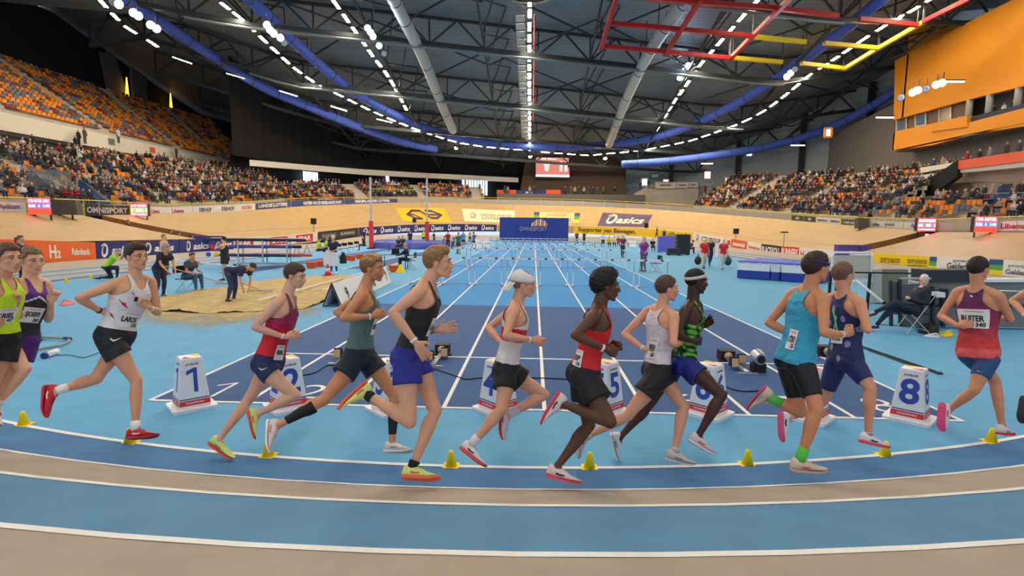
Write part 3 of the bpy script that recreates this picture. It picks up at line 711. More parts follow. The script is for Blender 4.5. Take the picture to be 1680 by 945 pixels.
wbox(1052, 1062, 293, 305, 101, '', 0); wbox(1154, 1166, 281, 294, 100, '', 1); wbox(1188, 1198, 291, 303, 96, '', 1); wbox(1223, 1234, 248, 257, 94, '', 0); wbox(1087, 1097, 294, 299, 102, '', 1); wbox(1352, 1363, 211, 225, 72, '', 1)
ex = empty('exit_sign', Dp(1067, 293, 98), 'dark green exit sign on the corrugated wall', 'sign')
mb = MB(); a = Dp(1067, 293, 98); b = Dp(1083, 284, 98); mb.box((a.x, a.y, a.z), (b.x, a.y+.1, b.z)); mb.build('plate', mat('exit green', (20, 70, 60)), ex)
mb = MB(); put_text(mb, 'EXIT', V(((a.x+b.x)/2, a.y-.02, (a.z+b.z)/2)), V((1, 0, 0)), V((0, 0, 1)), .5, fit=1.2); mb.build('lettering', mat('exit white', (160, 200, 190)), ex)
for i, (x0, x1, y0, y1, lb, tx) in enumerate(((1067, 1074, 303, 308, 'small striped flag banner left of the white railing banners', ''), (1075, 1109, 298.5, 309, 'first white banner on the platform railing', 'papendal'), (1110, 1129, 298.5, 308, 'second white banner on the platform railing', 'atletiek'), (1130, 1145, 298.5, 307, 'third white banner on the platform railing', 'arnhem'))):
    e = empty('railing_banner', Yp(x0, y1, 96.6), lb, 'banner'); ypoly('sheet', [(x0, y1), (x0, y0), (x1, y0+.4), (x1, y1+.4)], 96.6, M_white if i else mat('striped flag', (120, 150, 60)), .05, parent=e)
    if tx:
        mb = MB(); put_text(mb, tx, Yp((x0+x1)/2, (y0+y1)/2, 96.5), V((1, 0, 0)), V((0, 0, 1)), .4, fit=(x1-x0)*.07); mb.build('lettering', mat('print 787878', (120, 60, 70)), e)
e = empty('railing_banner', Yp(861, 318, 96), 'navy banner on the far walkway railing below the screen', 'banner'); ypoly('sheet', [(848, 318), (848, 312), (895, 311.5), (895, 318.5)], 96, M_navy, .05, parent=e)
mb = MB(); put_text(mb, 'asics', Yp(868, 315, 95.9), V((1, 0, 0)), V((0, 0, 1)), .5, fit=2, shear=.2); mb.build('lettering', white, e)
for i, (x0, x1) in enumerate(((815, 847), (896, 920))):
    e = empty('railing_banner', Yp(x0, 318, 96), ('red-orange banner on the railing left of the navy one', 'orange banner on the railing right of the navy one')[i], 'banner'); ypoly('sheet', [(x0, 319), (x0, 311.5), (x1, 311.5), (x1, 319)], 96, mat('orange sheet', (214, 88, 50)), .05, parent=e)
# walkway behind the far bank and its parapet
mb = MB(); mb.box((-7, 94.5, 4), (20, 99, 8.1)); mb.box((20, 94.5, 4), (36, 99, 6.2)); mb.box((-18, 93.8, 4), (-7.1, 97, 7.2)); tag(mb.build('walkway', M_conc), kind='structure')
mb = MB(); mb.box((-7, 94.1, 4), (20, 94.45, 8.3)); tag(mb.build('wall_walkway', mat('dark parapet', (96, 92, 88))), kind='structure')
# dark grey wall behind the right stand and structures under the orange block
XW = 46.6
xpoly('wall_stand_right', [(1268, 318), (1272, 266), (1344, 232), (1463, 172), (1700, 60), (1700, 330), (1463, 320)], XW, M_dgrey, .4)
XO = 44.
# orange block: lower band, recessed window strip, upper wall
orange = [
 ('wall_orange', [(1462, 248), (1466, 218), (1468, 216), (1572, 193), (1586, 190), (1586, 202), (1700, 172), (1700, 204), (1585, 222), (1530, 238)], XO-.8, M_orange, .6),
 ('wall_orange', [(1466, 197), (1468, 120), (1468, 100), (1600, 30), (1700, -20), (1700, 136), (1590, 163), (1470, 196)], XO, M_orange, .6),
 ('wall_window_strip', [(1466, 222), (1466, 194), (1588, 162), (1588, 205), ], XO+.7, mat('brown window strip', (110, 86, 68), rough=.7), .3),
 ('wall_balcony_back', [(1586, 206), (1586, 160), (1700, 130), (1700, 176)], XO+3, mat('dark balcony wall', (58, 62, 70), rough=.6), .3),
]
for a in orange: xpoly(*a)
mb = MB(); p = Xp(1588, 206, XO-.8); q = Xp(1463, 248, XO-.8)
mb.box((XO-.8, Xp(1700, 180, XO).y, q.z-.1), (XW, q.y, q.z+.05)); mb.box((XO-.2, Xp(1700, 180, XO).y, q.z+1.), (XO+3, q.y, q.z+1.1)); ZBAL = q.z+1.1; tag(mb.build('balcony_soffit', mat('grey soffit', (130, 128, 126))), kind='structure')
mb = MB(); mb.box((XO-.8, q.y-.3, q.z), (XW+4, q.y, q.z+2.2)); mb.box((XO, q.y-.3, q.z+4), (XW+4, q.y, 27)); tag(mb.build('wall_orange', M_orange), kind='structure')
for i, (x0, x1, y0, y1, c) in enumerate(((1471, 1487, 196, 216, (96, 108, 122)), (1502, 1519, 185, 208, (84, 110, 140)), (1541, 1560, 175, 202, (150, 132, 112)))):
    e = empty('window_%d' % (11+i), Xp(x0, y1, XO+.6)); e['kind'] = 'structure'
    s = (y1-y0)*.02
    sh = (x1-x0)*.2
    xpoly('pane', [(x0, y1), (x0, y0), (x1, y0-sh), (x1, y1-sh)], XO+.62, mat('dark glass %d' % i, c, rough=.15), .05, parent=e)
    mb = MB(); c4 = [Xp(*q_, XO+.55) for q_ in ((x0, y1), (x0, y0), (x1, y0-sh), (x1, y1-sh))]
    for a, b in zip(c4, c4[1:]+c4[:1]): mb.bar(a, b, .12, .12)
    mb.build('frame', mat('pale window frame', (205, 200, 190)), e)
for px in (1590, 1622, 1668):
    mb = MB(); a = Xp(px, 180, XO+.3); mb.cone(V((a.x, a.y, 13)), V((a.x, a.y, 17.8)), .3, .3); tag(mb.build('column', mat('pale column', (170, 168, 160)), smooth=True), kind='structure')
xpoly('window_14', [(1592, 201), (1592, 192), (1700, 165), (1700, 174)], XO-.4, mat('railing glass', (60, 70, 84), rough=.1), .04)
xpoly('trim_sign_step', [(1527, 216), (1530, 205), (1572, 197), (1572, 192), (1586, 190), (1586, 208)], XO-.95, M_orange, .2)
# upper right balcony with orange banner, soffit, parapets and black raked edge
xpoly('trim_balcony', [(1569, 284), (1569, 278), (1700, 258), (1700, 272)], 40.5, M_white, 1)
xpoly('balcony_soffit', [(1569, 300), (1569, 283), (1700, 270), (1700, 296)], 41.5, mat('mauve soffit', (150, 128, 124)), .3)
e = empty('railing_banner', Xp(1572, 278, 40.3), 'long orange-red banner on the upper right balcony', 'banner'); xpoly('sheet', [(1570, 278), (1570, 264), (1700, 244), (1700, 262)], 40.3, mat('orange red sheet', (224, 92, 60)), .06, parent=e)
xpoly('trim_raked_edge', [(1478, 326), (1570, 263), (1570, 290), (1528, 320), (1500, 328)], 40.2, M_black, .5)
for pts in ([(1450, 330), (1452, 311), (1504, 304), (1480, 325)], [(1477, 303), (1478, 292), (1534, 284), (1530, 291)], [(1509, 284), (1510, 275), (1562, 267), (1556, 275)]):
    xpoly('trim_parapet', pts, 41, M_white, .4)
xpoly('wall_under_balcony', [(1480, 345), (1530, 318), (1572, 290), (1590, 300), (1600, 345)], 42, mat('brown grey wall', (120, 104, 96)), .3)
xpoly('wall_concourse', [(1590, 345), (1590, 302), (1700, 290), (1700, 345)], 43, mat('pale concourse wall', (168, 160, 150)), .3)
xpoly('window_15', [(1640, 330), (1640, 303), (1660, 301), (1660, 330)], 42.9, mat('dark glass 5', (60, 80, 100), rough=.15), .05)
xpoly('wall_upper_right', [(1463, 300), (1463, 246), (1600, 210), (1700, 190), (1700, 262), (1565, 285)], 45.8, mat('taupe wall', (112, 104, 100)), .3)
xpoly('window_16', [(1595, 345), (1597, 322), (1680, 318), (1680, 345)], 36.5, mat('blue tinted glass', (40, 84, 140), rough=.1, alpha=.75), .06)
xpoly('window_17', [(1480, 350), (1480, 326), (1590, 320), (1590, 345)], 36.6, mat('clear balustrade glass', (120, 130, 136), rough=.1, alpha=.4), .06)
mb = MB(); mb.tube([Xp(1478, 325.5, 36.5), Xp(1590, 319, 36.5), Xp(1690, 316, 36.5)], .05, n=6); mb.tube([Xp(1615, 350, 35.8), Xp(1668, 318, 35.8)], .06, n=6); tag(mb.build('handrail', M_steel2), kind='structure')
# left vomitory with glass
xpoly('window_18', [(45, 335), (47, 276), (115, 280), (125, 335)], -36.2, mat('clear balustrade glass', (120, 130, 136), rough=.1, alpha=.4), .06)
xpoly('window_19', [(128, 330), (130, 295), (180, 332), (190, 345), (128, 345)], -35.6, mat('blue tinted glass', (40, 84, 140), rough=.1, alpha=.75), .06)
mb = MB(); mb.tube([Xp(47, 276, -36.1), Xp(75, 300, -36.1), Xp(120, 328, -36.1)], .05, n=6); mb.tube([Xp(130, 294, -35.5), Xp(188, 333, -35.5)], .05, n=6); tag(mb.build('handrail', M_steel2), kind='structure')
# ---- screens on the fence
def led(x0, x1, y0, y1, D, label, rows):
    D = (bank_top((x0+x1)/2)-CAM).dot(_fw)-1.1
    a, b = Dp(x0, y1, D), Dp(x1, y0, D); r = Dp(x1, y1, D)-a; r.z = 0; u = V((0, 0, b.z-a.z)); f = u.cross(r).normalized(); f = f if f.dot(CAM-a) > 0 else -f
    e = empty('led_screen', a, label, 'screen'); mb = MB()
    P = [a, a+r, a+r+u, a+u]; mb.add(P+[p-f*.3 for p in P], [(0, 1, 2, 3), (7, 6, 5, 4), (0, 4, 5, 1), (1, 5, 6, 2), (2, 6, 7, 3), (3, 7, 4, 0)]); mb.build('housing', M_steel, e)
    mb = MB(); mb.bar(a-f*.2+r*.15, a-f*.2+r*.15-V((0, 0, 3)), .08); mb.bar(a-f*.2+r*.85, a-f*.2+r*.85-V((0, 0, 3)), .08); mb.build('post', M_steel, e)
    v = 0
    for h, c, tx, tcol in rows:
        mb = MB(); mb.add([a+f*.02+u*v, a+f*.02+r+u*v, a+f*.02+r+u*(v+h), a+f*.02+u*(v+h)], [(0, 1, 2, 3)]); mb.build('screen_band', mat('led %02x%02x%02x' % c, c, emit=c, estr=1.1), e)
        if tx:
            mb = MB(); put_text(mb, tx, a+f*.04+r*.5+u*(v+h*.5), r.normalized(), V((0, 0, 1)), u.z*h*.6, fit=-r.length*.9); mb.build('lettering', mat('led text %02x' % tcol[1], tcol, emit=tcol, estr=1.2), e)
        v += h
    return e
PK = (255, 120, 150); RD = (240, 60, 44); BL = (70, 90, 190)
led(47, 85, 325.5, 351.5, 45, 'lit red and blue screen on the fence at the left, beside a dark box', ((.4, RD, '', WH), (.27, BL, '5:26  6  1:40', (230, 235, 255)), (.33, (246, 50, 90), '1500 METER SERIE', (255, 200, 220))))
led(215, 243, 334.5, 354.5, 58, 'lit pink and green screen on the fence near the trench', ((.28, (246, 50, 90), 'Final standings', WH), (.4, (120, 150, 90), '7  7:10  1', WH), (.32, (246, 50, 90), '60 M HORDEN', (255, 200, 220))))
led(1504, 1534, 358, 379.5, 52, 'lit red screen with a grey band on the right fence', ((.3, (246, 60, 70), '=======', WH), (.32, (110, 110, 120), '10  10  1', WH), (.38, (246, 60, 70), '60 M HORDEN', (255, 235, 235))))
led(1597, 1634, 355.5, 381, 46, 'larger lit red and blue screen at the right edge of the fence', ((.36, RD, '', WH), (.3, BL, '5:26  6  1:40', (230, 235, 255)), (.34, RD, '1500 METER', (255, 235, 235))))
def darkbox(x0, x1, y0, y1, D, label):
    D = (bank_top((x0+x1)/2)-CAM).dot(_fw)-1.
    a = Dp(x0, y1, D); b = Dp(x1, y1, D); e = empty('monitor_back', a, label, 'box'); r = b-a; r.z = 0; u = V((0, 0, Dp(x0, y0, D).z-a.z)); f = u.cross(r).normalized(); f = f if f.dot(CAM-a) > 0 else -f
    P = [a, a+r*1.04, a+r*.96+u, a+u*1.02+r*.0]; mb = MB(); mb.add(P+[p-f*.5 for p in P], [(0, 1, 2, 3), (7, 6, 5, 4), (0, 4, 5, 1), (1, 5, 6, 2), (2, 6, 7, 3), (3, 7, 4, 0)]); mb.build('cabinet', mat('grey cabinet', (84, 82, 80)), e)
    mb = MB(); mb.bar(a+r*.2, a+r*.2-V((0, 0, .5)), .08); mb.bar(a+r*.8, a+r*.8-V((0, 0, .5)), .08); mb.build('stand', M_steel, e)
darkbox(90, 126, 328, 352, 45, 'dark grey cabinet beside the left screen'); darkbox(1407, 1425, 358, 375, 62, 'dark grey cabinet on the right fence')
# ---- roof
def zdeck(x, y):
    return interp(y, [(-20, 27.5), (35, 28), (48, 27), (60, 24.4), (75, 20.6), (86, 18.2), (110, 13.5)])+max(0, abs(x+1)-30)*.22*(1 if y > 60 else .4)
def RL(px, py, off=2.):
    d = ray(px, py); lo, hi = 3., 130.
    g = lambda t: (CAM.z+d.z*t)-(zdeck(CAM.x+d.x*t, CAM.y+d.y*t)-off)
    if g(hi) < 0: return CAM+d*95
    for _ in range(40):
        m_ = (lo+hi)/2
        if g(m_) > 0: hi = m_
        else: lo = m_
    return CAM+d*hi
mb = MB(); xs_ = [-66+6*i for i in range(23)]; ys_ = [-18+4*i for i in range(31)]
mb.add([(x, y, zdeck(x, y)) for y in ys_ for x in xs_], [(j*23+i, j*23+i+1, (j+1)*23+i+1, (j+1)*23+i) for j in range(30) for i in range(22)])
o = mb.build('ceiling', M_deck); tag(o, kind='structure')
nt = M_deck.node_tree; bs_ = nt.nodes['Principled BSDF']; w_ = nt.nodes.new('ShaderNodeTexWave'); w_.bands_direction = 'Y'; w_.inputs['Scale'].default_value = 1.1
t_ = nt.nodes.new('ShaderNodeTexCoord'); nt.links.new(t_.outputs['Object'], w_.inputs['Vector']); bp_ = nt.nodes.new('ShaderNodeBump'); bp_.inputs['Distance'].default_value = .15; bp_.inputs['Strength'].default_value = .6; nt.links.new(w_.outputs['Fac'], bp_.inputs['Height']); nt.links.new(bp_.outputs[0], bs_.inputs['Normal'])
mb = MB(); mb.box((65, -18, 0), (66, 60, 30)); tag(mb.build('wall_right', M_dgrey), kind='structure')
# trusses across the hall, lying at a slant to the track
SL = .2
def tp(x, y0, off): y = y0+SL*x; return V((x, y, zdeck(x, y)-off))
for n_, y0 in enumerate((-6, 9, 24, 33, 45.5, 58, 70.5, 82, 92)):
    mb = MB(); st = 6
    for x in range(-54, 48, st):
        mb.bar(tp(x, y0, 3.2), tp(x+st, y0, 3.2), .5, .45); mb.bar(tp(x, y0, .4), tp(x+st, y0, .4), .3, .3)
        mb.bar(tp(x, y0, 3.2), tp(x+st/2, y0, .4), .18); mb.bar(tp(x+st/2, y0, .4), tp(x+st, y0, 3.2), .18); mb.bar(tp(x, y0, 3.2), tp(x, y0, .4), .16)
    tag(mb.build('roof_truss', M_steel), kind='structure')
    mb = MB()
    if n_ in (4, 5, 6): 
        mb.tube([tp(x, y0-.6, 3.9) for x in range(-36, 31, 3)], .18, n=8); tag(mb.build('ceiling_pipe', M_steel2, smooth=True), kind='structure')
for x in range(-42, 47, 12):
    mb = MB()
    for y in range(-12, 96, 6):
        a = V((x, y, zdeck(x, y)-3.0)); b = V((x, y+6, zdeck(x, y+6)-3.0)); mb.bar(a, b, .22, .22)
        mb.bar(a, V((x+2.5, y+6, zdeck(x, y+6)-.3)), .14); mb.bar(V((x+2.5, y, zdeck(x, y)-.3)), b, .12)
        if (x//12+y//6) % 2: mb.bar(V((x, y, zdeck(x, y)-1.6)), V((x+12, y+9, zdeck(x+12, y+9)-1.6)), .16)
        else: mb.bar(V((x+12, y, zdeck(x+12, y)-1.6)), V((x, y+9, zdeck(x, y+9)-1.6)), .16)
    tag(mb.build('roof_brace', M_steel), kind='structure')
# ducts
def smooth_path(P, n=5):
    out = []; k = len(P)
    for i in range(k-1):
        p0, p1, p2, p3 = P[max(0, i-1)], P[i], P[i+1], P[min(k-1, i+2)]
        for j in range(n):
            t = j/n; out.append(.5*((2*p1)+(p2-p0)*t+(2*p0-5*p1+4*p2-p3)*t*t+(3*p1-p0-3*p2+p3)*t**3))
    return out+[P[-1]]
def duct(px, off, r, m, name, label, cat='duct'):
    P = smooth_path([RL(x, y, off) for x, y in px]); mb = MB(); mb.tube(P, r, n=14, caps=False); e = empty(name, P[0], label, cat)
    mb.build('sleeve', m, e, smooth=True); mb = MB()
    for i in range(2, len(P)-1, 3):
        t = (P[i+1]-P[i]).normalized(); mb.tube([P[i]-t*.06, P[i]+t*.06], r+.02, n=14, caps=False); mb.bar(P[i]+V((0, 0, r)), P[i]+V((0, 0, r+1.2)), .04)
    mb.build('hanger', M_steel, e); return e
duct([(190, -12), (250, 28), (345, 90), (430, 142), (500, 172), (580, 205), (650, 230), (716, 245)], 3.2, .62, M_blue, 'air_duct', 'outer blue fabric duct curving along the left, ending above the far stand')
duct([(395, -14), (440, 26), (500, 85), (555, 131), (600, 162), (650, 189), (700, 211), (770, 230), (850, 240), (930, 241), (1000, 237), (1080, 224), (1150, 199), (1225, 160), (1300, 110), (1375, 56), (1450, -4)], 2.6, .6, M_blue, 'air_duct', 'oval blue fabric duct running round under the roof')
duct([(1020, 270), (1100, 264), (1180, 254), (1265, 239), (1350, 214), (1420, 180), (1500, 132), (1560, 97), (1592, 84)], 5.0, .62, M_blue, 'air_duct', 'lower blue fabric duct along the right wall into the orange block')
duct([(1630, 66), (1660, 55), (1720, 30)], 5.0, .8, M_blue, 'air_duct', 'short blue duct end at the top right in front of the orange wall')
duct([(1586, 88), (1612, 75), (1640, 64)], 4.9, 1.1, M_duct, 'duct_joint', 'bare metal joint between the two right blue ducts')
duct([(640, -12), (664, 35), (694, 95), (720, 160), (743, 214)], 3.4, .62, M_duct, 'air_duct', 'grey white duct hanging left of the centre lights')
duct([(1138, -12), (1092, 46), (1055, 105), (1024, 172), (999, 237)], 3.4, .62, M_duct, 'air_duct', 'grey white duct hanging right of the centre lights')
# lamps
def lamp_row(px, off, spacing, label, group, size=(1.35, .32), name='strip_lamp', ext=None, gaps=()):
    P = [RL(x, y, off) for x, y in px]
    if ext: P = [V((P[0].x+(P[0].x-P[1].x)*.0, y, zdeck(P[0].x, y)-off)) for y in ext]+P
    P = smooth_path(P, 4); s = 0; nxt = .5; first = None; n_ = 0
    for a, b in zip(P, P[1:]):
        L_ = (b-a).length
        while nxt <= s+L_:
            t = (nxt-s)/L_; p = a.lerp(b, t); d = (b-a).normalized(); n_ += 1; nxt += spacing
            if n_ in gaps: continue
            if first is None:
                e = empty(name, p, label+', number 1 from the camera end', 'lamp', group); mb = MB(); w = size[1]/2; l = size[0]/2
                mb.box((-l-.08, -w-.06, -.02), (l+.08, w+.06, .16)); h = MB(); h.box((-l, -w, -.06), (l, w, -.02))
                o1 = mb.build('housing', M_steel, e, world=False); o2 = h.build('diffuser', M_lamp, e, world=False); first = (e, o1, o2); e2 = e
            else:
                e2 = first[0].copy(); COL.objects.link(e2)
                for c_ in first[1:]: k_ = c_.copy(); COL.objects.link(k_); k_.parent = e2
                e2.location = p; e2['label'] = label+', number %d from the camera end' % n_
            e2.rotation_euler = d.to_track_quat('X', 'Z').to_euler()
        s += L_
lamp_row([(869, 2), (868.5, 50), (868.5, 130), (869, 246)], 2.4, 2.05, 'strip lamp in the straight centre row', 'centre strip lamps', ext=(-10, 0, 10, 20, 28))
lamp_row([(548, 2), (575, 40), (600, 75), (612, 92), (640, 130), (668, 182)], 2.4, 2.3, 'strip lamp in the short inner left row', 'inner left strip lamps')
lamp_row([(1243, 0), (1218, 27), (1175, 76), (1148, 107), (1122, 145), (1103, 171), (1076, 215)], 2.4, 2.3, 'strip lamp in the short inner right row', 'inner right strip lamps')
lamp_row([(365, 6), (400, 35), (440, 72), (472, 102), (492, 118), (520, 137), (560, 157), (600, 177), (640, 195), (665, 205), (700, 218), (750, 233), (800, 241), (860, 246)], 3.2, 2.25, 'strip lamp in the long curved left row', 'outer left strip lamps', ext=(-10, 5, 18))
lamp_row([(1517, 4), (1476, 27), (1440, 49), (1415, 65), (1392, 81), (1353, 107), (1328, 123), (1298, 148), (1270, 170), (1251, 183), (1216, 201), (1170, 218), (1134, 230), (1092, 239), (1046, 247), (992, 252), (959, 254), (876, 248)], 3.2, 2.25, 'strip lamp in the long curved right row', 'outer right strip lamps', ext=(-10, 5, 18))
lamp_row([(145, -22), (200, 38), (240, 64), (275, 87)], 4.4, 2.6, 'strip lamp in the far left row', 'far left strip lamps')
lamp_row([(292, 96), (340, 112), (400, 128), (470, 152), (530, 170), (590, 188), (640, 200)], 4.2, 6.5, 'thin strip lamp in the sparse left row', 'sparse left strip lamps', (2.2, .1))
for i, (x, y, D, lb) in enumerate(((411, 162, 85, 'single strip lamp on the black curtain upper left'), (1452, 192, 62, 'single strip lamp beside the orange block'), (1309, 238, 78, 'single strip lamp above the right stand wall'), (1565, 133, 52, 'single strip lamp on the orange wall'), (1160, 268, 92, 'single strip lamp above the orange framed window'))):
    p = Dp(x, y, D); e = empty('strip_lamp', p, lb, 'lamp'); h = MB(); h.box((p.x-.95, p.y-.1, p.z-.1), (p.x+.95, p.y+.1, p.z)); h.build('diffuser', mat('dim diffuser', (255, 240, 210), emit=(255, 236, 200), estr=8), e)
    h = MB(); h.box((p.x-1, p.y-.14, p.z), (p.x+1, p.y+.14, p.z+.12)); h.build('housing', M_steel, e)
FL = [(186, 3, 40), (195, 7, 40), (219, 21, 42), (227, 26, 42), (247, 41, 44), (257, 47, 44), (438, 41, 47), (443, 49, 47.5), (449, 55, 48), (460, 62, 49), (466, 70, 50), (603, 46, 54), (608, 53, 54.5), (612, 60, 55), (622, 75, 57), (630, 88, 59), (1115, 128, 68), (1129, 107, 64), (1124, 114, 65), (1139, 94, 62), (1291, 126, 56), (1297, 120, 55.5), (1304, 114, 55), (1497, 152, 50), (1506, 148, 50), (1536, 139, 49), (1546, 136, 49), (1519, 146, 50), (1478, 160, 51), (748, 243, 98), (870, 257, 97.5), (993, 260, 97.5)]
for i, (x, y, D) in enumerate(FL):
    p = Dp(x, y, D); small = i >= 29
    aim = (V((0, 20, 1))-p).normalized() if not small else V((0, -.5, -.9)).normalized()
    q = -aim
    e = empty('floodlight', p, ('round floodlight in the cluster under the roof, upper left' if x < 300 else 'round floodlight in the cluster beside the oval duct, left' if x < 500 else 'round floodlight in the cluster beside the inner left lamps' if x < 700 else 'small spot lamp above the far wall, left of the results screen' if x == 748 else 'small spot lamp just above the left corner of the results screen' if x == 870 else 'small spot lamp on the brown wall right of the results screen' if x == 993 else 'round floodlight in the cluster beside the inner right lamps' if x < 1200 else 'round floodlight in the cluster beside the oval duct, right' if x < 1400 else 'round floodlight in the row on the orange wall'), 'lamp', None if small else 'floodlights at %s' % ('upper left' if x < 300 else 'oval duct left' if x < 500 else 'inner left row' if x < 700 else 'inner right row' if x < 1200 else 'oval duct right' if x < 1400 else 'the orange wall'))
    r = .3 if not small else .32; mb = MB(); mb.cone(p, p+q*.35, r*1.1, r*.6, n=14); mb.bar(p+q*.2, p+q*.2+V((0, 0, .9)), .06); mb.build('housing', M_steel, e)
    lit = i not in (0, 10, 15, 19, 22, 27, 28)
    mb = MB(); mb.cone(p+aim*.01, p+aim*.05, r, r*.95, n=14); mb.build('lens', (M_flood if not small else mat('spot lens', (255, 240, 200), emit=(255, 226, 170), estr=40)) if lit else mat('unlit lens', (180, 190, 200), rough=.2), e)
# red and yellow hanging frame
def beam(pts, m, name, label):
    P = [RL(x, y, 4.5) for x, y in pts]; e = empty(name, P[0], label, 'beam'); mb = MB()
    for a, b in zip(P, P[1:]): mb.bar(a, b, .38, .4)
    mb.build('girder', m, e); mb = MB()
    for p in P: mb.bar(p, p+V((0, 0, 3)), .08)
    mb.build('hanger', M_steel, e)
for pts, m, lb in (([(1012, -6), (986, 80)], M_red, 'leftmost red roof beam running towards the far end'), ([(1150, -2), (1091, 90)], M_red, 'second red beam running towards the far end'), ([(1298, -4), (1196, 98)], M_red, 'third red beam running towards the far end'),
    ([(1003, 38), (1080, 45), (1235, 59)], M_red, 'middle red cross beam'), ([(985, 75), (1060, 82), (1198, 95)], M_red, 'lowest red cross beam'), ([(1060, -4), (1150, 4), (1260, 12), (1375, 26)], M_red, 'upper red cross beam behind the white duct'), ([(1410, 31), (1505, 41)], M_red, 'short red cross beam right of the oval duct'), ([(1514, 36), (1590, -2)], M_red, 'red beam at the upper right corner of the frame'),
    ([(1236, 60), (1322, 69)], M_yelb, 'left middle yellow cross beam'), ([(1352, 71), (1442, 79)], M_yelb, 'right middle yellow cross beam'), ([(1202, 95), (1283, 102)], M_yelb, 'left lowest yellow cross beam'), ([(1315, 104), (1384, 112)], M_yelb, 'right lowest yellow cross beam'), ([(1516, 36), (1440, 80), (1384, 114)], M_yelb, 'yellow beam running towards the far end')):
    beam(pts, m, 'roof_beam', lb)
# cable tray with pale panels beside the centre lamps, red pipe, round drum
e = empty('cable_tray', RL(853, 30, 3), 'pale ladder-like panel strip left of the centre lamps', 'tray')
a0, b0 = RL(853, 24, 2.6), RL(861, 232, 2.6); L_ = (b0-a0).length; d = (b0-a0).normalized(); n_ = 24
for i in range(n_):
    p = a0.lerp(b0, (i+.1)/n_); q = a0.lerp(b0, (i+.85)/n_); mb = MB(); mb.bar(p, q, .95, .04, m=0); mb.build('panel', mat('pale tray panel', (190, 188, 186)), e)
mb = MB(); mb.bar(a0+V((-.55, 0, 0)), b0+V((-.55, 0, 0)), .06); mb.bar(a0+V((.55, 0, 0)), b0+V((.55, 0, 0)), .06); mb.build('side_rail', M_steel, e)
P = [RL(877, 25, 2.4), RL(876, 130, 2.4), RL(875, 200, 2.4)]; e = empty('red_pipe', P[0], 'thin red pipe right of the centre lamps', 'pipe'); mb = MB(); mb.tube(P, .1, n=6); mb.build('pipe', M_red, e)
p = RL(871, -8, 3); e = empty('round_vent', p, 'round black drum with white fins above the centre lamps', 'vent')
mb = MB(); mb.cone(p, p+V((0, 0, 1.6)), 1.7, 1.7, n=28); mb.build('drum', M_black, e)
for i in range(36):
    a = 2*pi*i/36; mb = MB(); c = V((cos(a), sin(a), 0)); mb.bar(p+c*1.9, p+c*2.9+V((0, 0, .35)), .2, .05); mb.build('fin', mat('fin grey', (150, 150, 150)), e)
# hanging grey acoustic strips on the left curtain
for i, pts in enumerate(([(165, 85), (187, 85), (212, 162), (180, 160)], [(213, 87), (238, 88), (243, 178), (220, 172)], [(196, 60), (250, 64), (250, 82), (196, 80)])):
    xpoly('acoustic_panel', pts, -64.5+i*.1, mat('grey acoustic fabric', (82, 86, 92), rough=.8), .3)
for i, (x, y0, y1) in enumerate(((209, 127, 161), (281, 153, 182))):
    p = Xp(x, y1, -64); q = Xp(x-1.5, y0, -64); e = empty('amber_light', p, ('narrow amber light between the grey acoustic strips', 'narrow amber light on the black curtain')[i], 'lamp'); mb = MB(); mb.cone(p, q, .3, .08, n=6); mb.build('glow_tube', mat('amber light', (255, 190, 60), emit=(255, 180, 50), estr=1.6), e)
# ---------------------------------------------------------------- people
def rmesh(mb, vox, smooth=2, name='tmp'):
    "union of closed shapes -> one smooth continuous surface (numpy verts, faces)"
    me = bpy.data.meshes.new(name); me.from_pydata(mb.v, [], mb.f); me.update()
    bm = bmesh.new(); bm.from_mesh(me); bmesh.ops.recalc_face_normals(bm, faces=bm.faces); bm.to_mesh(me); bm.free()
    o = bpy.data.objects.new(name, me); COL.objects.link(o)
    m = o.modifiers.new('r', 'REMESH'); m.mode = 'VOXEL'; m.voxel_size = vox; m.adaptivity = 0
    if smooth: s = o.modifiers.new('s', 'SMOOTH'); s.iterations = smooth; s.factor = .5
    dg = bpy.context.evaluated_depsgraph_get(); r = bpy.data.meshes.new_from_object(o.evaluated_get(dg))
    n = len(r.vertices); co = np.empty(n*3); r.vertices.foreach_get('co', co); co = co.reshape(-1, 3)
    fs = [tuple(p.vertices) for p in r.polygons]
    bpy.data.objects.remove(o); bpy.data.meshes.remove(me); bpy.data.meshes.remove(r)
    return co, fs
def mesh_obj(name, co, fs, m, parent, col=None, smooth=True):
    p = parent; M = Matrix.Identity(4)
    while p is not None: M = pmat(p) @ M; p = p.parent
    A = np.array(M.inverted()); c2 = np.asarray(co) @ A[:3, :3].T + A[:3, 3]
    me = bpy.data.meshes.new(name); me.from_pydata(c2.tolist(), [], fs); me.materials.append(m)
    me.polygons.foreach_set('use_smooth', [smooth]*len(me.polygons))
    if col is not None:
        a = me.color_attributes.new('Col', 'FLOAT_COLOR', 'POINT'); a.data.foreach_set('color', np.c_[col, np.ones(len(col))].astype('f').ravel())
    me.update(); o = bpy.data.objects.new(name, me); COL.objects.link(o); o.parent = parent; return o
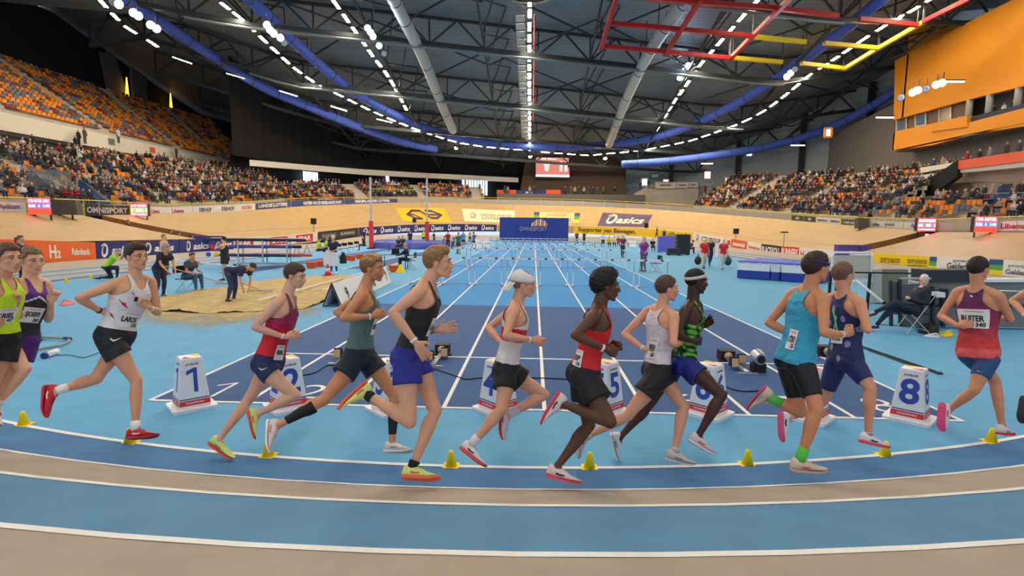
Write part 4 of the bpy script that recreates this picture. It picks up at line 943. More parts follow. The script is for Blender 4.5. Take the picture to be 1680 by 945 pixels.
def cut(co, fs, keep):
    fs = [f for f in fs if all(keep[i] for i in f)]
    used = sorted({i for f in fs for i in f}); mp = {u: i for i, u in enumerate(used)}
    c = co[used].copy(); f2 = [tuple(mp[i] for i in f) for f in fs]
    cnt = {}
    for f in f2:
        for i in range(len(f)):
            e = (f[i], f[(i+1) % len(f)]); k = (min(e), max(e)); cnt[k] = cnt.get(k, 0)+1
    nb = {}
    for (a, b), n_ in cnt.items():
        if n_ == 1: nb.setdefault(a, []).append(b); nb.setdefault(b, []).append(a)
    ks = [k for k, v in nb.items() if len(v) == 2]
    if ks:      # even out the cut edge
        A = np.array(ks); N0 = np.array([nb[k][0] for k in ks]); N1 = np.array([nb[k][1] for k in ks])
        for _ in range(10): c[A] = .4*c[A]+.3*(c[N0]+c[N1])
    return c, f2, used
LC = lambda c: np.array(lin(c))
M_skin = vcol_mat('skin', rough=.5, bump=.12, bscale=260, sss=.08, noise=.05, nscale=9)
M_fab = vcol_mat('running fabric', rough=.62, bump=.75, bscale=9, dist=.05)
M_tight = vcol_mat('stretch fabric', rough=.5, bump=.12, bscale=40)
M_hair = vcol_mat('hair strands', rough=.55, bump=.8, bscale=90, noise=.35, nscale=60)
M_eye = mat('eye white', (225, 222, 216), rough=.2); M_iris = mat('iris', (46, 34, 28), rough=.1)
def frame3(d, u): # orthonormal frame: x=d, z~u
    x = d.normalized(); y = u.cross(x).normalized(); z = x.cross(y); return x, y, z
def lift(parent, px, L, sgn, cap=.3):
    "point on the pixel ray, bone length L from parent, depth sign sgn, at most cap deep"
    d = ray(*px).normalized(); w = parent-CAM; t0 = w.dot(d); foot = CAM+d*t0; h = (foot-parent).length
    k = sqrt(max(0, L*L-h*h)); k = min(k, abs(cap)); return foot+d*(k*sgn)
def torso_center(J, t):
    P, N, H = J['pelvis'], J['neck'], J['H']
    return P.lerp(N, t)+H*(.018*sin(pi*min(1, max(0, t)))-.012*sin(pi*min(1, max(0, t*2))))*J['s']
def torso_axes(J, t):
    a = min(1, max(0, t)); L = (J['latP'].lerp(J['latS'], a)).normalized(); up = (J['neck']-J['pelvis']).normalized(); f = L.cross(up).normalized()
    if f.dot(J['H']) < 0: f = -f
    L = up.cross(f); 
    return L if L.dot(J['latS']) > 0 else -L, f, up
TR = [(-.17, .120, .085), (-.1, .148, .104), (-.0, .156, .108), (.12, .146, .098), (.28, .129, .087), (.44, .138, .094), (.58, .154, .105), (.7, .162, .110), (.8, .160, .104), (.89, .138, .084), (.96, .095, .066), (1.02, .06, .055)]
def torso(mb, J, infl=0., t0=-9, t1=9, n=22, w=1.06):
    s = J['s']*J.get('bulk', 1); rings = []
    T = [r for r in TR if t0 <= r[0] <= t1]
    for t, a, b in T:
        L, f, up = torso_axes(J, t); c = torso_center(J, t); ring = []
        for j in range(n):
            q = 2*pi*j/n; cq, sq = cos(q), sin(q); e = .82
            x = math.copysign(abs(cq)**e, cq); y = math.copysign(abs(sq)**e, sq)
            ring.append(c+L*(x*(a*s*w+infl))+f*(y*(b*s+infl)))
        rings.append(ring)
    mb.loft(rings)
    L, f, up = torso_axes(J, .8)
    if t1 > .9:
        for sd in (-1, 1):
            c = torso_center(J, .74)+L*(.075*s*sd)+f*(.062*s); mb.ell(c, (L*(.072*s+infl), up*(.055*s+infl), f*(.045*s+infl)))
            c = torso_center(J, .78)+L*(.082*s*sd)-f*(.06*s); mb.ell(c, (L*(.066*s+infl), up*(.08*s+infl), f*(.04*s+infl)))
        N = J['neck']
        for S in (J['nS'], J['fS']):
            mb.tube([N+up*.0*s, N.lerp(S, .5)+up*(.005*s), S], [.052*s+infl, .05*s+infl, .05*s+infl], n=12)
    if t0 < 0:
        L, f, up = torso_axes(J, 0)
        for sd in (-1, 1): mb.ell(torso_center(J, -.06)+L*(.07*s*sd)-f*(.05*s), (L*(.075*s+infl), up*(.085*s+infl), f*(.068*s+infl)))
def legp(H, K, A, s, back, infl=0., upto=1., shank=True):
    pts = []; rad = []
    for t, r in ((0, .088), (.12, .09), (.35, .083), (.6, .068), (.82, .056), (.94, .053)):
        if t <= upto: pts.append(H.lerp(K, t)); rad.append(r*s+infl)
    return pts, rad
def limb_leg(mb, H, K, A, J, infl=0.):
    s = J['s']; g = J.get('legw', 1.)
    sh = (A-K).normalized(); th = (K-H).normalized(); Lt = J['latP']; fs_ = sh.cross(Lt); fs_ = fs_ if fs_.dot((K-H)*1.0+(K-A)*0.3) > 0 or True else -fs_
    kf = (th-sh); kf = kf-sh*kf.dot(sh)
    fwd = fs_.normalized(); 
    if kf.length > .25 and fwd.dot(kf) < 0: fwd = -fwd
    ft = th.cross(Lt).normalized(); ft = ft if ft.dot(fwd) > 0 else -ft
    pts, rad = legp(H, K, A, s*g, None, infl); pts = [p+ft*(.012*s*sin(pi*min(1, i/4))) for i, p in enumerate(pts)]
    mb.tube(pts+[K], rad+[.05*s*g+infl], n=16)
    mb.tube([K, K.lerp(A, .08), K.lerp(A, .28), K.lerp(A, .5), K.lerp(A, .7), K.lerp(A, .88), A], [(.05*s)*g+infl, .048*s*g+infl, .05*s*g+infl, .044*s*g+infl, .035*s*g+infl, .030*s+infl, .032*s+infl], n=14)
    c = K.lerp(A, .27)-fwd*.020*s; mb.ell(c, (Lt*(.044*s*g+infl), fwd*(.042*s*g+infl), sh*(.105*s+infl)))
    c = K.lerp(H, .33)-ft*.012*s; mb.ell(c, (Lt*(.056*s*g+infl), ft*(.05*s*g+infl), th*(.14*s+infl)))
    mb.ell(K+(fwd+ft).normalized()*(.022*s), (Lt*(.034*s+infl), fwd*(.03*s+infl), sh*(.04*s+infl)))
    return fwd
def hand(mb, Wr, Hp, J, near, openh=False, lo=False):
    s = J['s']; d = (Hp-Wr).normalized(); up = V((0, 0, 1)); u = up-d*up.dot(d)
    if u.length < .3: u = J['H']-d*J['H'].dot(d)
    u.normalize(); m = d.cross(u).normalized(); med = J['latS']*(-1 if near else 1)   # latS points to the near side
    if m.dot(med) < 0: m = -m
    mb.tube([Wr, Wr+d*.03*s], [.024*s, .026*s], n=10)
    mb.ell(Wr+d*.052*s, (d*.046*s, u*.040*s, m*.0185*s), n=12)
    if lo:
        mb.ell(Wr+d*.085*s+m*.02*s, (d*.03*s, u*.036*s, m*.024*s)); return
    for i, o in enumerate((.031, .0105, -.0105, -.030)):
        b = Wr+d*.086*s+u*o*s; l = (.9, 1., .94, .78)[i]; r = .0092*s
        if openh: dirs = [(d*1+m*.15+u*(.18-.1*i)), (d*1+m*.35+u*(.12-.08*i)), (d*1+m*.5)]
        else: dirs = [(d*.75+m*.6), (m*1-d*.15), (-d*.9+m*.15)]
        p = [b-d*.02*s, b]
        for q, ln in zip(dirs, (.038, .027, .021)): p.append(p[-1]+q.normalized()*ln*l*s)
        mb.tube(p, [r*1.1, r*1.08, r, r*.95, r*.85], n=8)
    b = Wr+d*.022*s+u*.028*s
    if openh: p = [b, b+(d*.6+u*.8).normalized()*.036*s, b+(d*.6+u*.8).normalized()*.036*s+(d*.9+u*.3).normalized()*.034*s]
    else: p = [b, b+(d*.8+u*.5+m*.3).normalized()*.038*s, b+(d*.8+u*.5+m*.3).normalized()*.038*s+(d*.7+m*.7-u*.1).normalized()*.034*s]
    mb.tube(p, [.0135*s, .011*s, .0088*s], n=8)
def head_geo(mb, hc, X, Y, Z, s, lo=False):
    f = lambda x, y, z: hc+X*(x*s)+Y*(y*s)+Z*(z*s)
    e = lambda c, r: mb.ell(f(*c), (X*(r[0]*s), Y*(r[1]*s), Z*(r[2]*s)), n=18, k=12)
    e((-.012, 0, .034), (.098, .077, .086)); e((.028, 0, -.02), (.062, .060, .082)); e((.036, 0, -.066), (.047, .046, .038)); e((.066, 0, -.096), (.02, .022, .018))
    for y in (-1, 1):
        mb.tube([f(-.008, .058*y, -.04), f(.03, .046*y, -.078), f(.06, .018*y, -.096)], [.019*s, .017*s, .015*s], n=8)
        e((-.004, .077*y, -.004), (.017, .008, .03)); e((-.0, .08*y, .012), (.018, .006, .014))
        e((.06, .044*y, -.016), (.024, .018, .02))
        mb.tube([f(.082, .012*y, .024), f(.083, .032*y, .030), f(.068, .052*y, .024)], [.0115*s, .012*s, .011*s], n=8)
        e((.1, .011*y, -.034), (.011, .008, .008))
    mb.tube([f(.087, 0, .018), f(.098, 0, -.004), f(.112, 0, -.027)], [.009*s, .0095*s, .0115*s], n=10)
    mb.tube([f(.084, -.018, -.058), f(.093, -.007, -.055), f(.093, .007, -.055), f(.084, .018, -.058)], .0075*s, n=8)
    mb.tube([f(.082, -.016, -.069), f(.09, -.006, -.07), f(.09, .006, -.07), f(.082, .016, -.069)], .008*s, n=8)
    e((.078, 0, -.045), (.016, .026, .018))
    return f
HAIRS = {
 'short': dict(top=.013, side=.004, back=.007, front=.010, hl=.064, quiff=.0),
 'quiff': dict(top=.020, side=.005, back=.009, front=.020, hl=.064, quiff=.012),
 'long': dict(top=.018, side=.008, back=.013, front=.012, hl=.066, quiff=.006),
 'crop': dict(top=.005, side=.003, back=.004, front=.004, hl=.068, quiff=0),
 'afro': dict(top=.034, side=.014, back=.024, front=.024, hl=.066, quiff=.006),
 'fringe': dict(top=.018, side=.005, back=.010, front=.020, hl=.056, quiff=.002),
}
def hair_geo(hc, X, Y, Z, s, st, seed=0, n=56, k=36):
    h = HAIRS[st]; rnd = random.Random(seed); ph = [rnd.uniform(0, 6.28) for _ in range(8)]
    vs = []; fs = []
    R = (.098, .077, .086); c0 = (-.012, 0, .034)
    for i in range(k+1):
        t = pi*i/k*.80
        for j in range(n):
            q = 2*pi*j/n; dx, dy, dz = sin(t)*cos(q), sin(t)*sin(q), cos(t)
            top = max(0, dz); fr = max(0, dx); bk = max(0, -dx); sd = abs(dy)
            th = h['side']*sd**2+h['back']*bk**2+h['front']*fr**2*1.0+h['top']*top**2; th = th/(sd**2+bk**2+fr**2+top**2+1e-9)
            th += h['quiff']*max(0, fr)*max(0, top)*2.4
            th += (.0028 if st != 'afro' else .006)*(sin(q*31+dz*9+ph[3])*.35+sin(dz*43+q*5+ph[4])*.35+sin(q*9+ph[0]+dz*6)*.5+sin(q*17+ph[1]+dz*11)*.35+sin(dz*19+ph[2]+q*3)*.3)*min(1, th/.012)
            # hairline: z limit by direction
            z = c0[2]+R[2]*dz; x = c0[0]+R[0]*dx
            lim = h['hl']+.006 if x > .052 else (.006+(x-.018)*1.45 if x > .018 else (-.0 + (.0 if x > -.01 else (x+.01)*.95)))
            lim = max(lim, -.062)
            if x < .018 and x > -.03: lim = max(lim, .012 if st not in ('long',) else -.006)
            d = z-lim; th = th*min(1, max(0, (d+.004)/.022))**.6 if d > -.004 else -.012
            th = max(th, -.012) if d <= -.004 else max(.0015, th)
            vs.append(hc+X*((c0[0]+(R[0]+th)*dx)*s)+Y*((R[1]+th)*dy*s)+Z*((c0[2]+(R[2]+th)*dz)*s))
    fs = [(i*n+j, (i+1)*n+j, (i+1)*n+(j+1) % n, i*n+(j+1) % n) for i in range(1, k) for j in range(n)]+[(0, n+j, n+(j+1) % n) for j in range(n)]
    return np.array([tuple(v) for v in vs]), fs
def shoe(root, A, d, up, s, up_c, sole_c, logo_c, lace_c, heel_c=None, lo=False, name='shoe'):
    "running spike: ankle A, toe direction d, sole normal up"
    x, y, z = frame3(d, up); O = A-x*.058*s-z*.078*s
    f = lambda a, b, c: O+x*(a*s)+y*(b*s)+z*(c*s)
    prof = [(-.008, .014, .06), (.0, .027, .09), (.014, .034, .102), (.035, .037, .100), (.06, .038, .094), (.085, .038, .090), (.105, .038, .086), (.135, .040, .073), (.175, .044, .058), (.21, .045, .048), (.24, .041, .040), (.262, .032, .034), (.276, .016, .029)]
    n = 16
    def wd(a): return interp(a, [(p[0], p[1]) for p in prof])
    def hg(a): return interp(a, [(p[0], p[2]) for p in prof])
    def spring(a): return max(0, a-.17)**2*1.6+max(0, .03-a)*.15
    mb = MB(); rings = []
    for a, w, h in prof:
        b0 = .016+spring(a); ring = []
        for j in range(n):
            q = 2*pi*j/n; cq, sq = cos(q), sin(q); yy = math.copysign(abs(cq)**.8, cq)*w; zz = (b0+h)/2+math.copysign(abs(sq)**.75, sq)*(h-b0)/2
            if sq > 0: yy *= 1-.38*sq*sq*(1 if a < .15 else .6)
            ring.append(f(a, yy, zz))
        rings.append(ring)
    mb.loft(rings); o = mb.build(name, mat('shoe upper %02x%02x%02x' % up_c, up_c, rough=.55, bump=.2, bscale=240), root, smooth=True)
    sb = MB(); rings = []
    for a, w, h in prof:
        sp = spring(a); t = .019 if a < .1 else .014; ww = w*1.08
        rings.append([f(a-.002, -ww, sp), f(a-.002, ww, sp), f(a, ww*1.02, sp+t*.6), f(a, ww*.96, sp+t), f(a, -ww*.96, sp+t), f(a, -ww*1.02, sp+t*.6)])
    sb.loft(rings); sb.build('sole', mat('shoe sole %02x%02x%02x' % sole_c, sole_c, rough=.5), o)
    if lo: return o
    sw = [(.055, .040), (.085, .031), (.12, .034), (.2, .058), (.125, .045), (.09, .044), (.07, .05)]
    for sd in (-1, 1):
        lb = MB(); P = []
        for a, c in sw:
            hh = hg(a); b0 = .016+spring(a); v = (c-(b0+hh)/2)/((hh-b0)/2); v = max(-.95, min(.92, v)); sq = math.copysign(abs(v)**(1/.75), v); cq = sqrt(max(0, 1-sq*sq)); yy = abs(cq)**.8*wd(a)
            if sq > 0: yy *= 1-.38*sq*sq*(1 if a < .15 else .6)
            P.append(f(a, sd*(yy+.0022), c))
        lb.add(P, [(0, 1, 5, 6), (1, 2, 4, 5), (2, 3, 4)]); lb.build('stripe_mark', mat('shoe mark %02x%02x%02x' % logo_c, logo_c, rough=.4), o)
    lb = MB()
    for i, a in enumerate((.098, .114, .13, .146)):
        h = hg(a)+.001; lb.tube([f(a, -.02, h-.006), f(a+.004, 0, h), f(a, .02, h-.006)], .0032*s, n=5)
    lb.tube([f(.09, .0, hg(.09)), f(.085, .012, hg(.09)+.014), f(.1, .02, hg(.09)-.002)], .0025*s, n=5); lb.tube([f(.09, .0, hg(.09)), f(.1, -.012, hg(.09)+.016), f(.112, -.02, hg(.09)-.002)], .0025*s, n=5)
    lb.build('lace', mat('lace %02x%02x%02x' % lace_c, lace_c, rough=.7), o)
    return o
def human(name, J, S, label, cat='person', group=None, vox=.0068, lo=False):
    "J joints in world space, S look"
    s = J['s']; root = empty(name, V((J['pelvis'].x, J['pelvis'].y, J['gz'])), label, cat, group)
    mb = MB(); X, Y, Z = J['hX'], J['hY'], J['hZ']; hc = J['head']; hs = S.get('hs', 1.)*s
    head_geo(mb, hc, X, Y, Z, hs)
    N = J['neck']; nb = hc-Z*.05*hs-X*.018*hs
    mb.tube([N-(N-J['pelvis'])*.04, N.lerp(nb, .4), nb], [.066*s, .057*s, .056*s], n=14)
    torso(mb, J)
    for S_, E_, W_ in ((J['nS'], J['nE'], J['nW']), (J['fS'], J['fE'], J['fW'])):
        g = S.get('arm', 1.)*s
        a = (E_-S_).normalized(); mb.tube([S_-a*.0, S_.lerp(E_, .12), S_.lerp(E_, .38), S_.lerp(E_, .65), S_.lerp(E_, .9), E_], [.049*g, .049*g, .044*g, .039*g, .033*g, .033*g], n=14)
        mb.ell(S_.lerp(E_, .08), (a*.07*g, a.orthogonal().normalized()*.053*g, a.cross(a.orthogonal()).normalized()*.053*g))
        mb.tube([E_, E_.lerp(W_, .18), E_.lerp(W_, .4), E_.lerp(W_, .7), W_], [.033*g, .038*g, .036*g, .028*g, .0225*g], n=12)
    hand(mb, J['nW'], J['nH'], J, True, S.get('openn', False), lo); hand(mb, J['fW'], J['fH'], J, False, S.get('openf', False), lo)
    LT = J['latP']; hn, hf = J['nHip'], J['fHip']
    for H_, K_, A_, T_ in ((hn, J['nK'], J['nA'], J['nT']), (hf, J['fK'], J['fA'], J['fT'])):
        limb_leg(mb, H_, K_, A_, J)
        mb.tube([A_, A_+(T_-A_).normalized()*.045*s], [.032*s, .022*s], n=10)
    co, fs = rmesh(mb, vox, 2 if not lo else 1)
    skin = LC(S['skin']); col = np.tile(skin, (len(co), 1))
    rel = (co-np.array(hc)) @ np.array([X, Y, Z]).T/hs
    # hair shade on the scalp behind the hairline, warm cheeks and lips
    lips = (rel[:, 0] > .086) & (abs(rel[:, 1]) < .021) & (rel[:, 2] > -.075) & (rel[:, 2] < -.052)
    col[lips] = skin*np.array(S.get('lip', (.86, .62, .60)))
    sc_ = (rel[:, 2] > .02) & (rel[:, 0] < .02) & (np.linalg.norm(rel, axis=1) < .16); col[sc_] = LC(S['hair'])
    if S.get('fade'):
        sc2 = (rel[:, 2] > -.035) & (rel[:, 0] < -.022) & (np.linalg.norm(rel, axis=1) < .15) & (abs(rel[:, 1]) < .076); col[sc2] = LC(S['hair'])*.5+skin*.3
    if S.get('beard'):
        bd = (rel[:, 2] < -.045) & (rel[:, 2] > -.12) & (rel[:, 0] > -.0) & ~lips & (np.linalg.norm(rel, axis=1) < .16); col[bd] = skin*.7+LC(S['hair'])*.3
    body = mesh_obj('body', co, fs, M_skin, root, col)
    # eyes and brows
    if not lo:
        f = lambda x, y, z: hc+X*(x*hs)+Y*(y*hs)+Z*(z*hs)
        for sd in (-1, 1):
            eb = MB(); eb.ell(f(.0765, .031*sd, .006), (X*.0125*hs, Y*.0135*hs, Z*.0075*hs)); eo = eb.build('eye', M_eye, root, smooth=True)
            ib = MB(); ib.ell(f(.0875, .031*sd, .006), (X*.003*hs, Y*.0052*hs, Z*.0056*hs)); ib.build('iris', M_iris, eo, smooth=True)
            bb = MB(); bb.tube([f(.093, .014*sd, .028), f(.0945, .032*sd, .034), f(.079, .05*sd, .028)], [.0034*hs, .0038*hs, .0024*hs], n=6); bb.build('eyebrow', mat('brow %02x%02x%02x' % S['hair'], tuple(int(q*.7) for q in S['hair'])), root)
            lb = MB(); lb.tube([f(.086, .017*sd, .0095), f(.0905, .031*sd, .0145), f(.081, .046*sd, .0085)], [.0022*hs, .003*hs, .002*hs], n=5); lb.build('eyelid', mat('lid %02x%02x%02x' % S['skin'], tuple(int(q*.62) for q in S['skin'])), root)
    if S.get('style'):
        hco, hfs = hair_geo(hc, X, Y, Z, hs, S['style'], seed=len(label)) if not lo else hair_geo(hc, X, Y, Z, hs, S['style'], 1, 22, 14)
        hcol = np.tile(LC(S['hair']), (len(hco), 1))
        if S.get('hair2'):
            hr = (hco-np.array(hc)) @ np.array([X, Y, Z]).T/hs; w = np.clip((hr[:, 2]-.06)/.07, 0, 1)[:, None]*np.clip(.5+.5*np.sin(hr[:, 1:2]*160+hr[:, 0:1]*30), .2, 1); hcol = hcol*(1-w)+LC(S['hair2'])*w
        mesh_obj('hair', hco, hfs, M_hair, root, hcol)
    if S.get('pony'):
        pb = MB(); b_ = hc-X*.105*hs+Z*.05*hs; pb.tube([b_, b_-X*.05*hs+Z*.0*hs, b_-X*.06*hs-Z*.14*hs, b_-X*.03*hs-Z*.26*hs], [.022*s, .032*s, .03*s, .012*s], n=8); pb.build('ponytail', mat('pony %02x%02x%02x' % S['hair'], S['hair'], rough=.6), root, smooth=True)
    # ---- clothes
    for kind, fn, infl in S.get('tops', ()):
        cb = MB(); torso(cb, J, infl=infl*s, n=26); cb.tube([N-(N-J['pelvis'])*.06, N.lerp(nb, .3)], [.068*s+infl*s, .058*s+infl*s], n=14)
        sl = kind in ('tee', 'long')
        if sl:
            for S_, E_, W_ in ((J['nS'], J['nE'], J['nW']), (J['fS'], J['fE'], J['fW'])):
                g = S.get('arm', 1)*s
                if kind == 'tee': cb.tube([S_, S_.lerp(E_, .3), S_.lerp(E_, .62)], [.056*g+infl*s, .056*g+infl*s, .054*g+infl*s], n=12, caps=False)
                else: cb.tube([S_, S_.lerp(E_, .4), E_, E_.lerp(W_, .4), E_.lerp(W_, .93)], [.056*g+infl*s, .052*g+infl*s, .044*g+infl*s, .044*g+infl*s, .032*g+infl*s], n=12)
        c2, f2 = rmesh(cb, max(.0085, vox) if not lo else vox, 3)
        P = np.array(J['pelvis']); U = np.array(J['neck']-J['pelvis']); Ln = np.linalg.norm(U); Un = U/Ln
        Lv, fv, _ = torso_axes(J, .5); t = (c2-P) @ Un/Ln
        cen = np.array([tuple(torso_center(J, q)) for q in np.linspace(-.3, 1.2, 31)]); idx = np.clip(((t+.3)/.05).round().astype(int), 0, 30)
        r_ = (c2-cen[idx]); 
        aS = np.array(torso_axes(J, .85)[0]); aP = np.array(torso_axes(J, 0)[0]); w = np.clip(t, 0, 1)[:, None]; Lw = aP*(1-w)+aS*w; Lw /= np.linalg.norm(Lw, axis=1)[:, None]
        y = (r_*Lw).sum(1)/s; Fw = np.cross(Lw, Un); Fw *= np.sign((Fw @ np.array(J['H'])))[:, None]; x = (r_*Fw).sum(1)/s
        hem = S.get('hem', -.1)
        if kind == 'vest':
            back = x < 0; Wd = .098+.085*np.clip((.84-t)/.2, 0, 1)**1.5; Wd = np.where(back & (t > .6), Wd-.012*np.clip((t-.6)/.2, 0, 1), Wd); 
            ne = np.where(back, .93+(abs(y)/.07)**2*.08, .82+(abs(y)/.066)**2*.17)
            keep = (t > hem) & ((abs(y) < Wd) | (t < .62)) & (t < ne) & (t < 1.04)
            trim = ((abs(y) > Wd-.009) & (t > .62)) | (t > ne-.018)
        elif kind == 'bare':
            keep = t < -5
        else:
            ne = np.where(x < 0, .99, .94); keep = (t > hem) & (t < np.where(abs(y) < .07, ne+.03, 2)); trim = t > 9
        tc = np.array([fn(a, b, c) for a, b, c in zip(t, y, x)])
        if S.get('trim'): tc[trim] = S['trim']
        tc = np.array([lin(tuple(q)) for q in tc])
        c3, f3, used = cut(c2, f2, keep); 
        vo = mesh_obj({'vest': 'vest', 'tee': 'polo_shirt', 'long': 'jacket'}[kind], c3, f3, M_fab, root, tc[used])
        if S.get('bib') or S.get('marks'):
            tree = BVHTree.FromPolygons([tuple(v) for v in c3], f3)
            def onto(ang, tt_, off=.004):
                L, f, up = torso_axes(J, tt_); c = torso_center(J, tt_); dr = (f*cos(ang)+L*sin(ang)).normalized()
                h = tree.ray_cast(c+dr*.5, -dr)
                if h[0] is None: return c+dr*(.125*s)
                return h[0]+dr*off
            for bb in S.get('bib', ()):
                ang0, tt0, wa, ht, txt, num = bb     # centre angle, height, half widths
                G_ = lambda u, v, off=.006: onto(ang0+u*wa, tt0+v*ht, off)
                pb_ = MB(); nu, nv = 10, 6; pb_.add([G_(-1+2*i/nu, -1+2*j/nv) for j in range(nv+1) for i in range(nu+1)], [(j*(nu+1)+i, j*(nu+1)+i+1, (j+1)*(nu+1)+i+1, (j+1)*(nu+1)+i) for j in range(nv) for i in range(nu)])
                bo = pb_.build('race_bib', mat('bib paper', (232, 230, 226), rough=.5), root, smooth=True)
                sgn = -1 if cos(ang0) > 0 else -1
                # reading direction: left to right for someone facing the bib
                tb = MB(); 
                a1 = G_(-1, 0); a2 = G_(1, 0); rd = 1 if (a2-a1).dot(_R) > 0 else -1
                for T_, cx, cy, wd, hh in ((txt, 0, .02, 1.5, .62), (num, .52, -.62, .62, .42)):
                    if not T_: continue
                    vs_, fs_, w_ = text_geo(T_, .035); tb.add([G_(rd*(cx+px_*wd/w_), cy+py_*hh, .009) for px_, py_ in vs_], fs_)
                tb.build('lettering', mat('bib black', (22, 22, 24)), bo)
                tb = MB(); vs_, fs_, w_ = text_geo('NK ATLETIEK INDOOR', .02); tb.add([G_(rd*(.1+px_*1.2/w_), .74+py_*.14, .009) for px_, py_ in vs_], fs_); tb.build('small_print', mat('bib red', (190, 90, 90)), bo)
            for mk in S.get('marks', ()):
                nm_, colr, polys = mk; lb = MB()
                for pl in polys: lb.add([onto(a, b, .006) for a, b in pl], [tuple(range(len(pl)))])
                lb.build(nm_, mat('print %02x%02x%02x' % colr, colr, rough=.5), root)
    bt_ = S.get('bottom')
    if bt_:
        kind, rgb, ln = bt_[:3]; fnc = bt_[3] if len(bt_) > 3 else None
        cb = MB(); infl = (.013 if kind == 'shorts' else .005)*s
        if kind == 'trousers': infl = .012*s
        torso(cb, J, infl=infl, t0=-1, t1=.13, n=24)
        for H_, K_, A_ in ((hn, J['nK'], J['nA']), (hf, J['fK'], J['fA'])):
            th = (K_-H_)
            if kind == 'shorts':
                L1 = ln; cb.tube([H_+V((0, 0, .02)), H_.lerp(K_, L1*.5), H_.lerp(K_, L1)], [.1*s, .105*s, .112*s], n=18, caps=False)
            elif kind == 'tights':
                pts, rad = legp(H_, K_, A_, s, None, .008*s, upto=1.); m_ = MB(); Kx = J.get('legw', 1)
                P_ = [H_.lerp(K_, q*ln) for q in (0, .2, .45, .7, 1)]; R_q = [interp(q*ln, [(0, .088), (.12, .09), (.35, .083), (.6, .072), (.82, .062), (.94, .056)])*s*Kx+.007*s for q in (0, .2, .45, .7, 1)]
                cb.tube(P_, R_q, n=18, caps=False)
            else:
                limb_leg(cb, H_, K_, K_.lerp(A_, ln), J, infl=.014*s)
        c2, f2 = rmesh(cb, max(vox, .009) if not lo else vox, 3)
        P = np.array(J['pelvis']); Un = np.array((J['neck']-J['pelvis'])); Ln = np.linalg.norm(Un); t = (c2-P) @ Un/Ln**2
        keep = t < .1
        for H_, K_ in ((hn, J['nK']), (hf, J['fK'])):
            th = np.array(K_-H_); L2 = th @ th; u0 = (c2-np.array(H_)) @ th/L2; keep = keep | ((u0 > .15) & (np.linalg.norm((c2-np.array(H_))-np.outer(np.clip(u0, 0, 2), th), axis=1) < .2))
        if fnc:
            tc = np.array([lin(tuple(fnc(a))) for a in t])
        else: tc = np.tile(LC(rgb), (len(c2), 1))
        c3, f3, used = cut(c2, f2, keep); bo_ = mesh_obj({'shorts': 'shorts', 'tights': 'half_tights', 'trousers': 'trousers'}[kind], c3, f3, M_fab if kind != 'tights' else M_tight, root, tc[used])
        tree_b = BVHTree.FromPolygons([tuple(v) for v in c3], f3); tb_ = (co-P) @ Un/Ln**2; lim_ = ln*.82 if kind != 'trousers' else 2
        us = []
        for H_, K_ in ((hn, J['nK']), (hf, J['fK'])):
            th = np.array(K_-H_); L2 = th @ th; us.append(((co-np.array(H_)) @ th/L2, np.linalg.norm((co-np.array(H_))-np.outer(np.clip((co-np.array(H_)) @ th/L2, 0, 1), th), axis=1)))
        u_ = np.where(us[0][1] < us[1][1], us[0][0], us[1][0]); near_ = np.minimum(us[0][1], us[1][1]) < .2*s
        cand = np.where((tb_ < .07) & (u_ < lim_) & near_)[0] if kind != 'trousers' else []
        if len(cand):
            Mi = np.array(pmat(root).inverted()); me_ = body.data
            for i in cand:
                p_ = V(co[i]); h = tree_b.find_nearest(p_, .04)
                if h[0] is not None and (p_-h[0]).dot(h[1]) > -.006: q_ = h[0]-h[1]*.008; me_.vertices[int(i)].co = pmat(root).inverted() @ q_
        for pc_, pq_ in S.get('patch', ()):
            tree = BVHTree.FromPolygons([tuple(v) for v in c3], f3); tl_, tr_, br_, bl_ = [V(q) for q in pq_]; P_ = []
            for j_ in range(5):
                for i_ in range(4):
                    q_ = (tl_.lerp(tr_, i_/3)).lerp(bl_.lerp(br_, i_/3), j_/4); d_ = ray(q_.x, q_.y).normalized(); h = tree.ray_cast(CAM, d_); P_.append(h[0]-d_*.005 if h[0] is not None else None)
            if all(p is not None for p in P_):
                lb = MB(); lb.add(P_, [(j*4+i, j*4+i+1, j*4+i+5, j*4+i+4) for j in range(4) for i in range(3)]); lb.build('fabric_panel', mat('patch %02x%02x%02x' % pc_, pc_), bo_, smooth=True)
        if S.get('short_logo'):
            px_, colr, w_ = S['short_logo']; tree = BVHTree.FromPolygons([tuple(v) for v in c3], f3)
            def G2(x_, y_):
                d_ = ray(px_[0]+x_, px_[1]-y_).normalized(); h = tree.ray_cast(CAM, d_); return (h[0]-d_*.004) if h[0] is not None else None
            sw = [(-1, .25), (-.5, -.3), (0, -.15), (1, .6), (0, .15), (-.5, .1), (-.8, .45)]
            P = [G2(a*w_, b*w_*.8) for a, b in sw]
            if all(p is not None for p in P):
                lb = MB(); lb.add(P, [(0, 1, 5, 6), (1, 2, 4, 5), (2, 3, 4)]); lb.build('stripe_mark', mat('print %02x%02x%02x' % colr, colr), bo_)
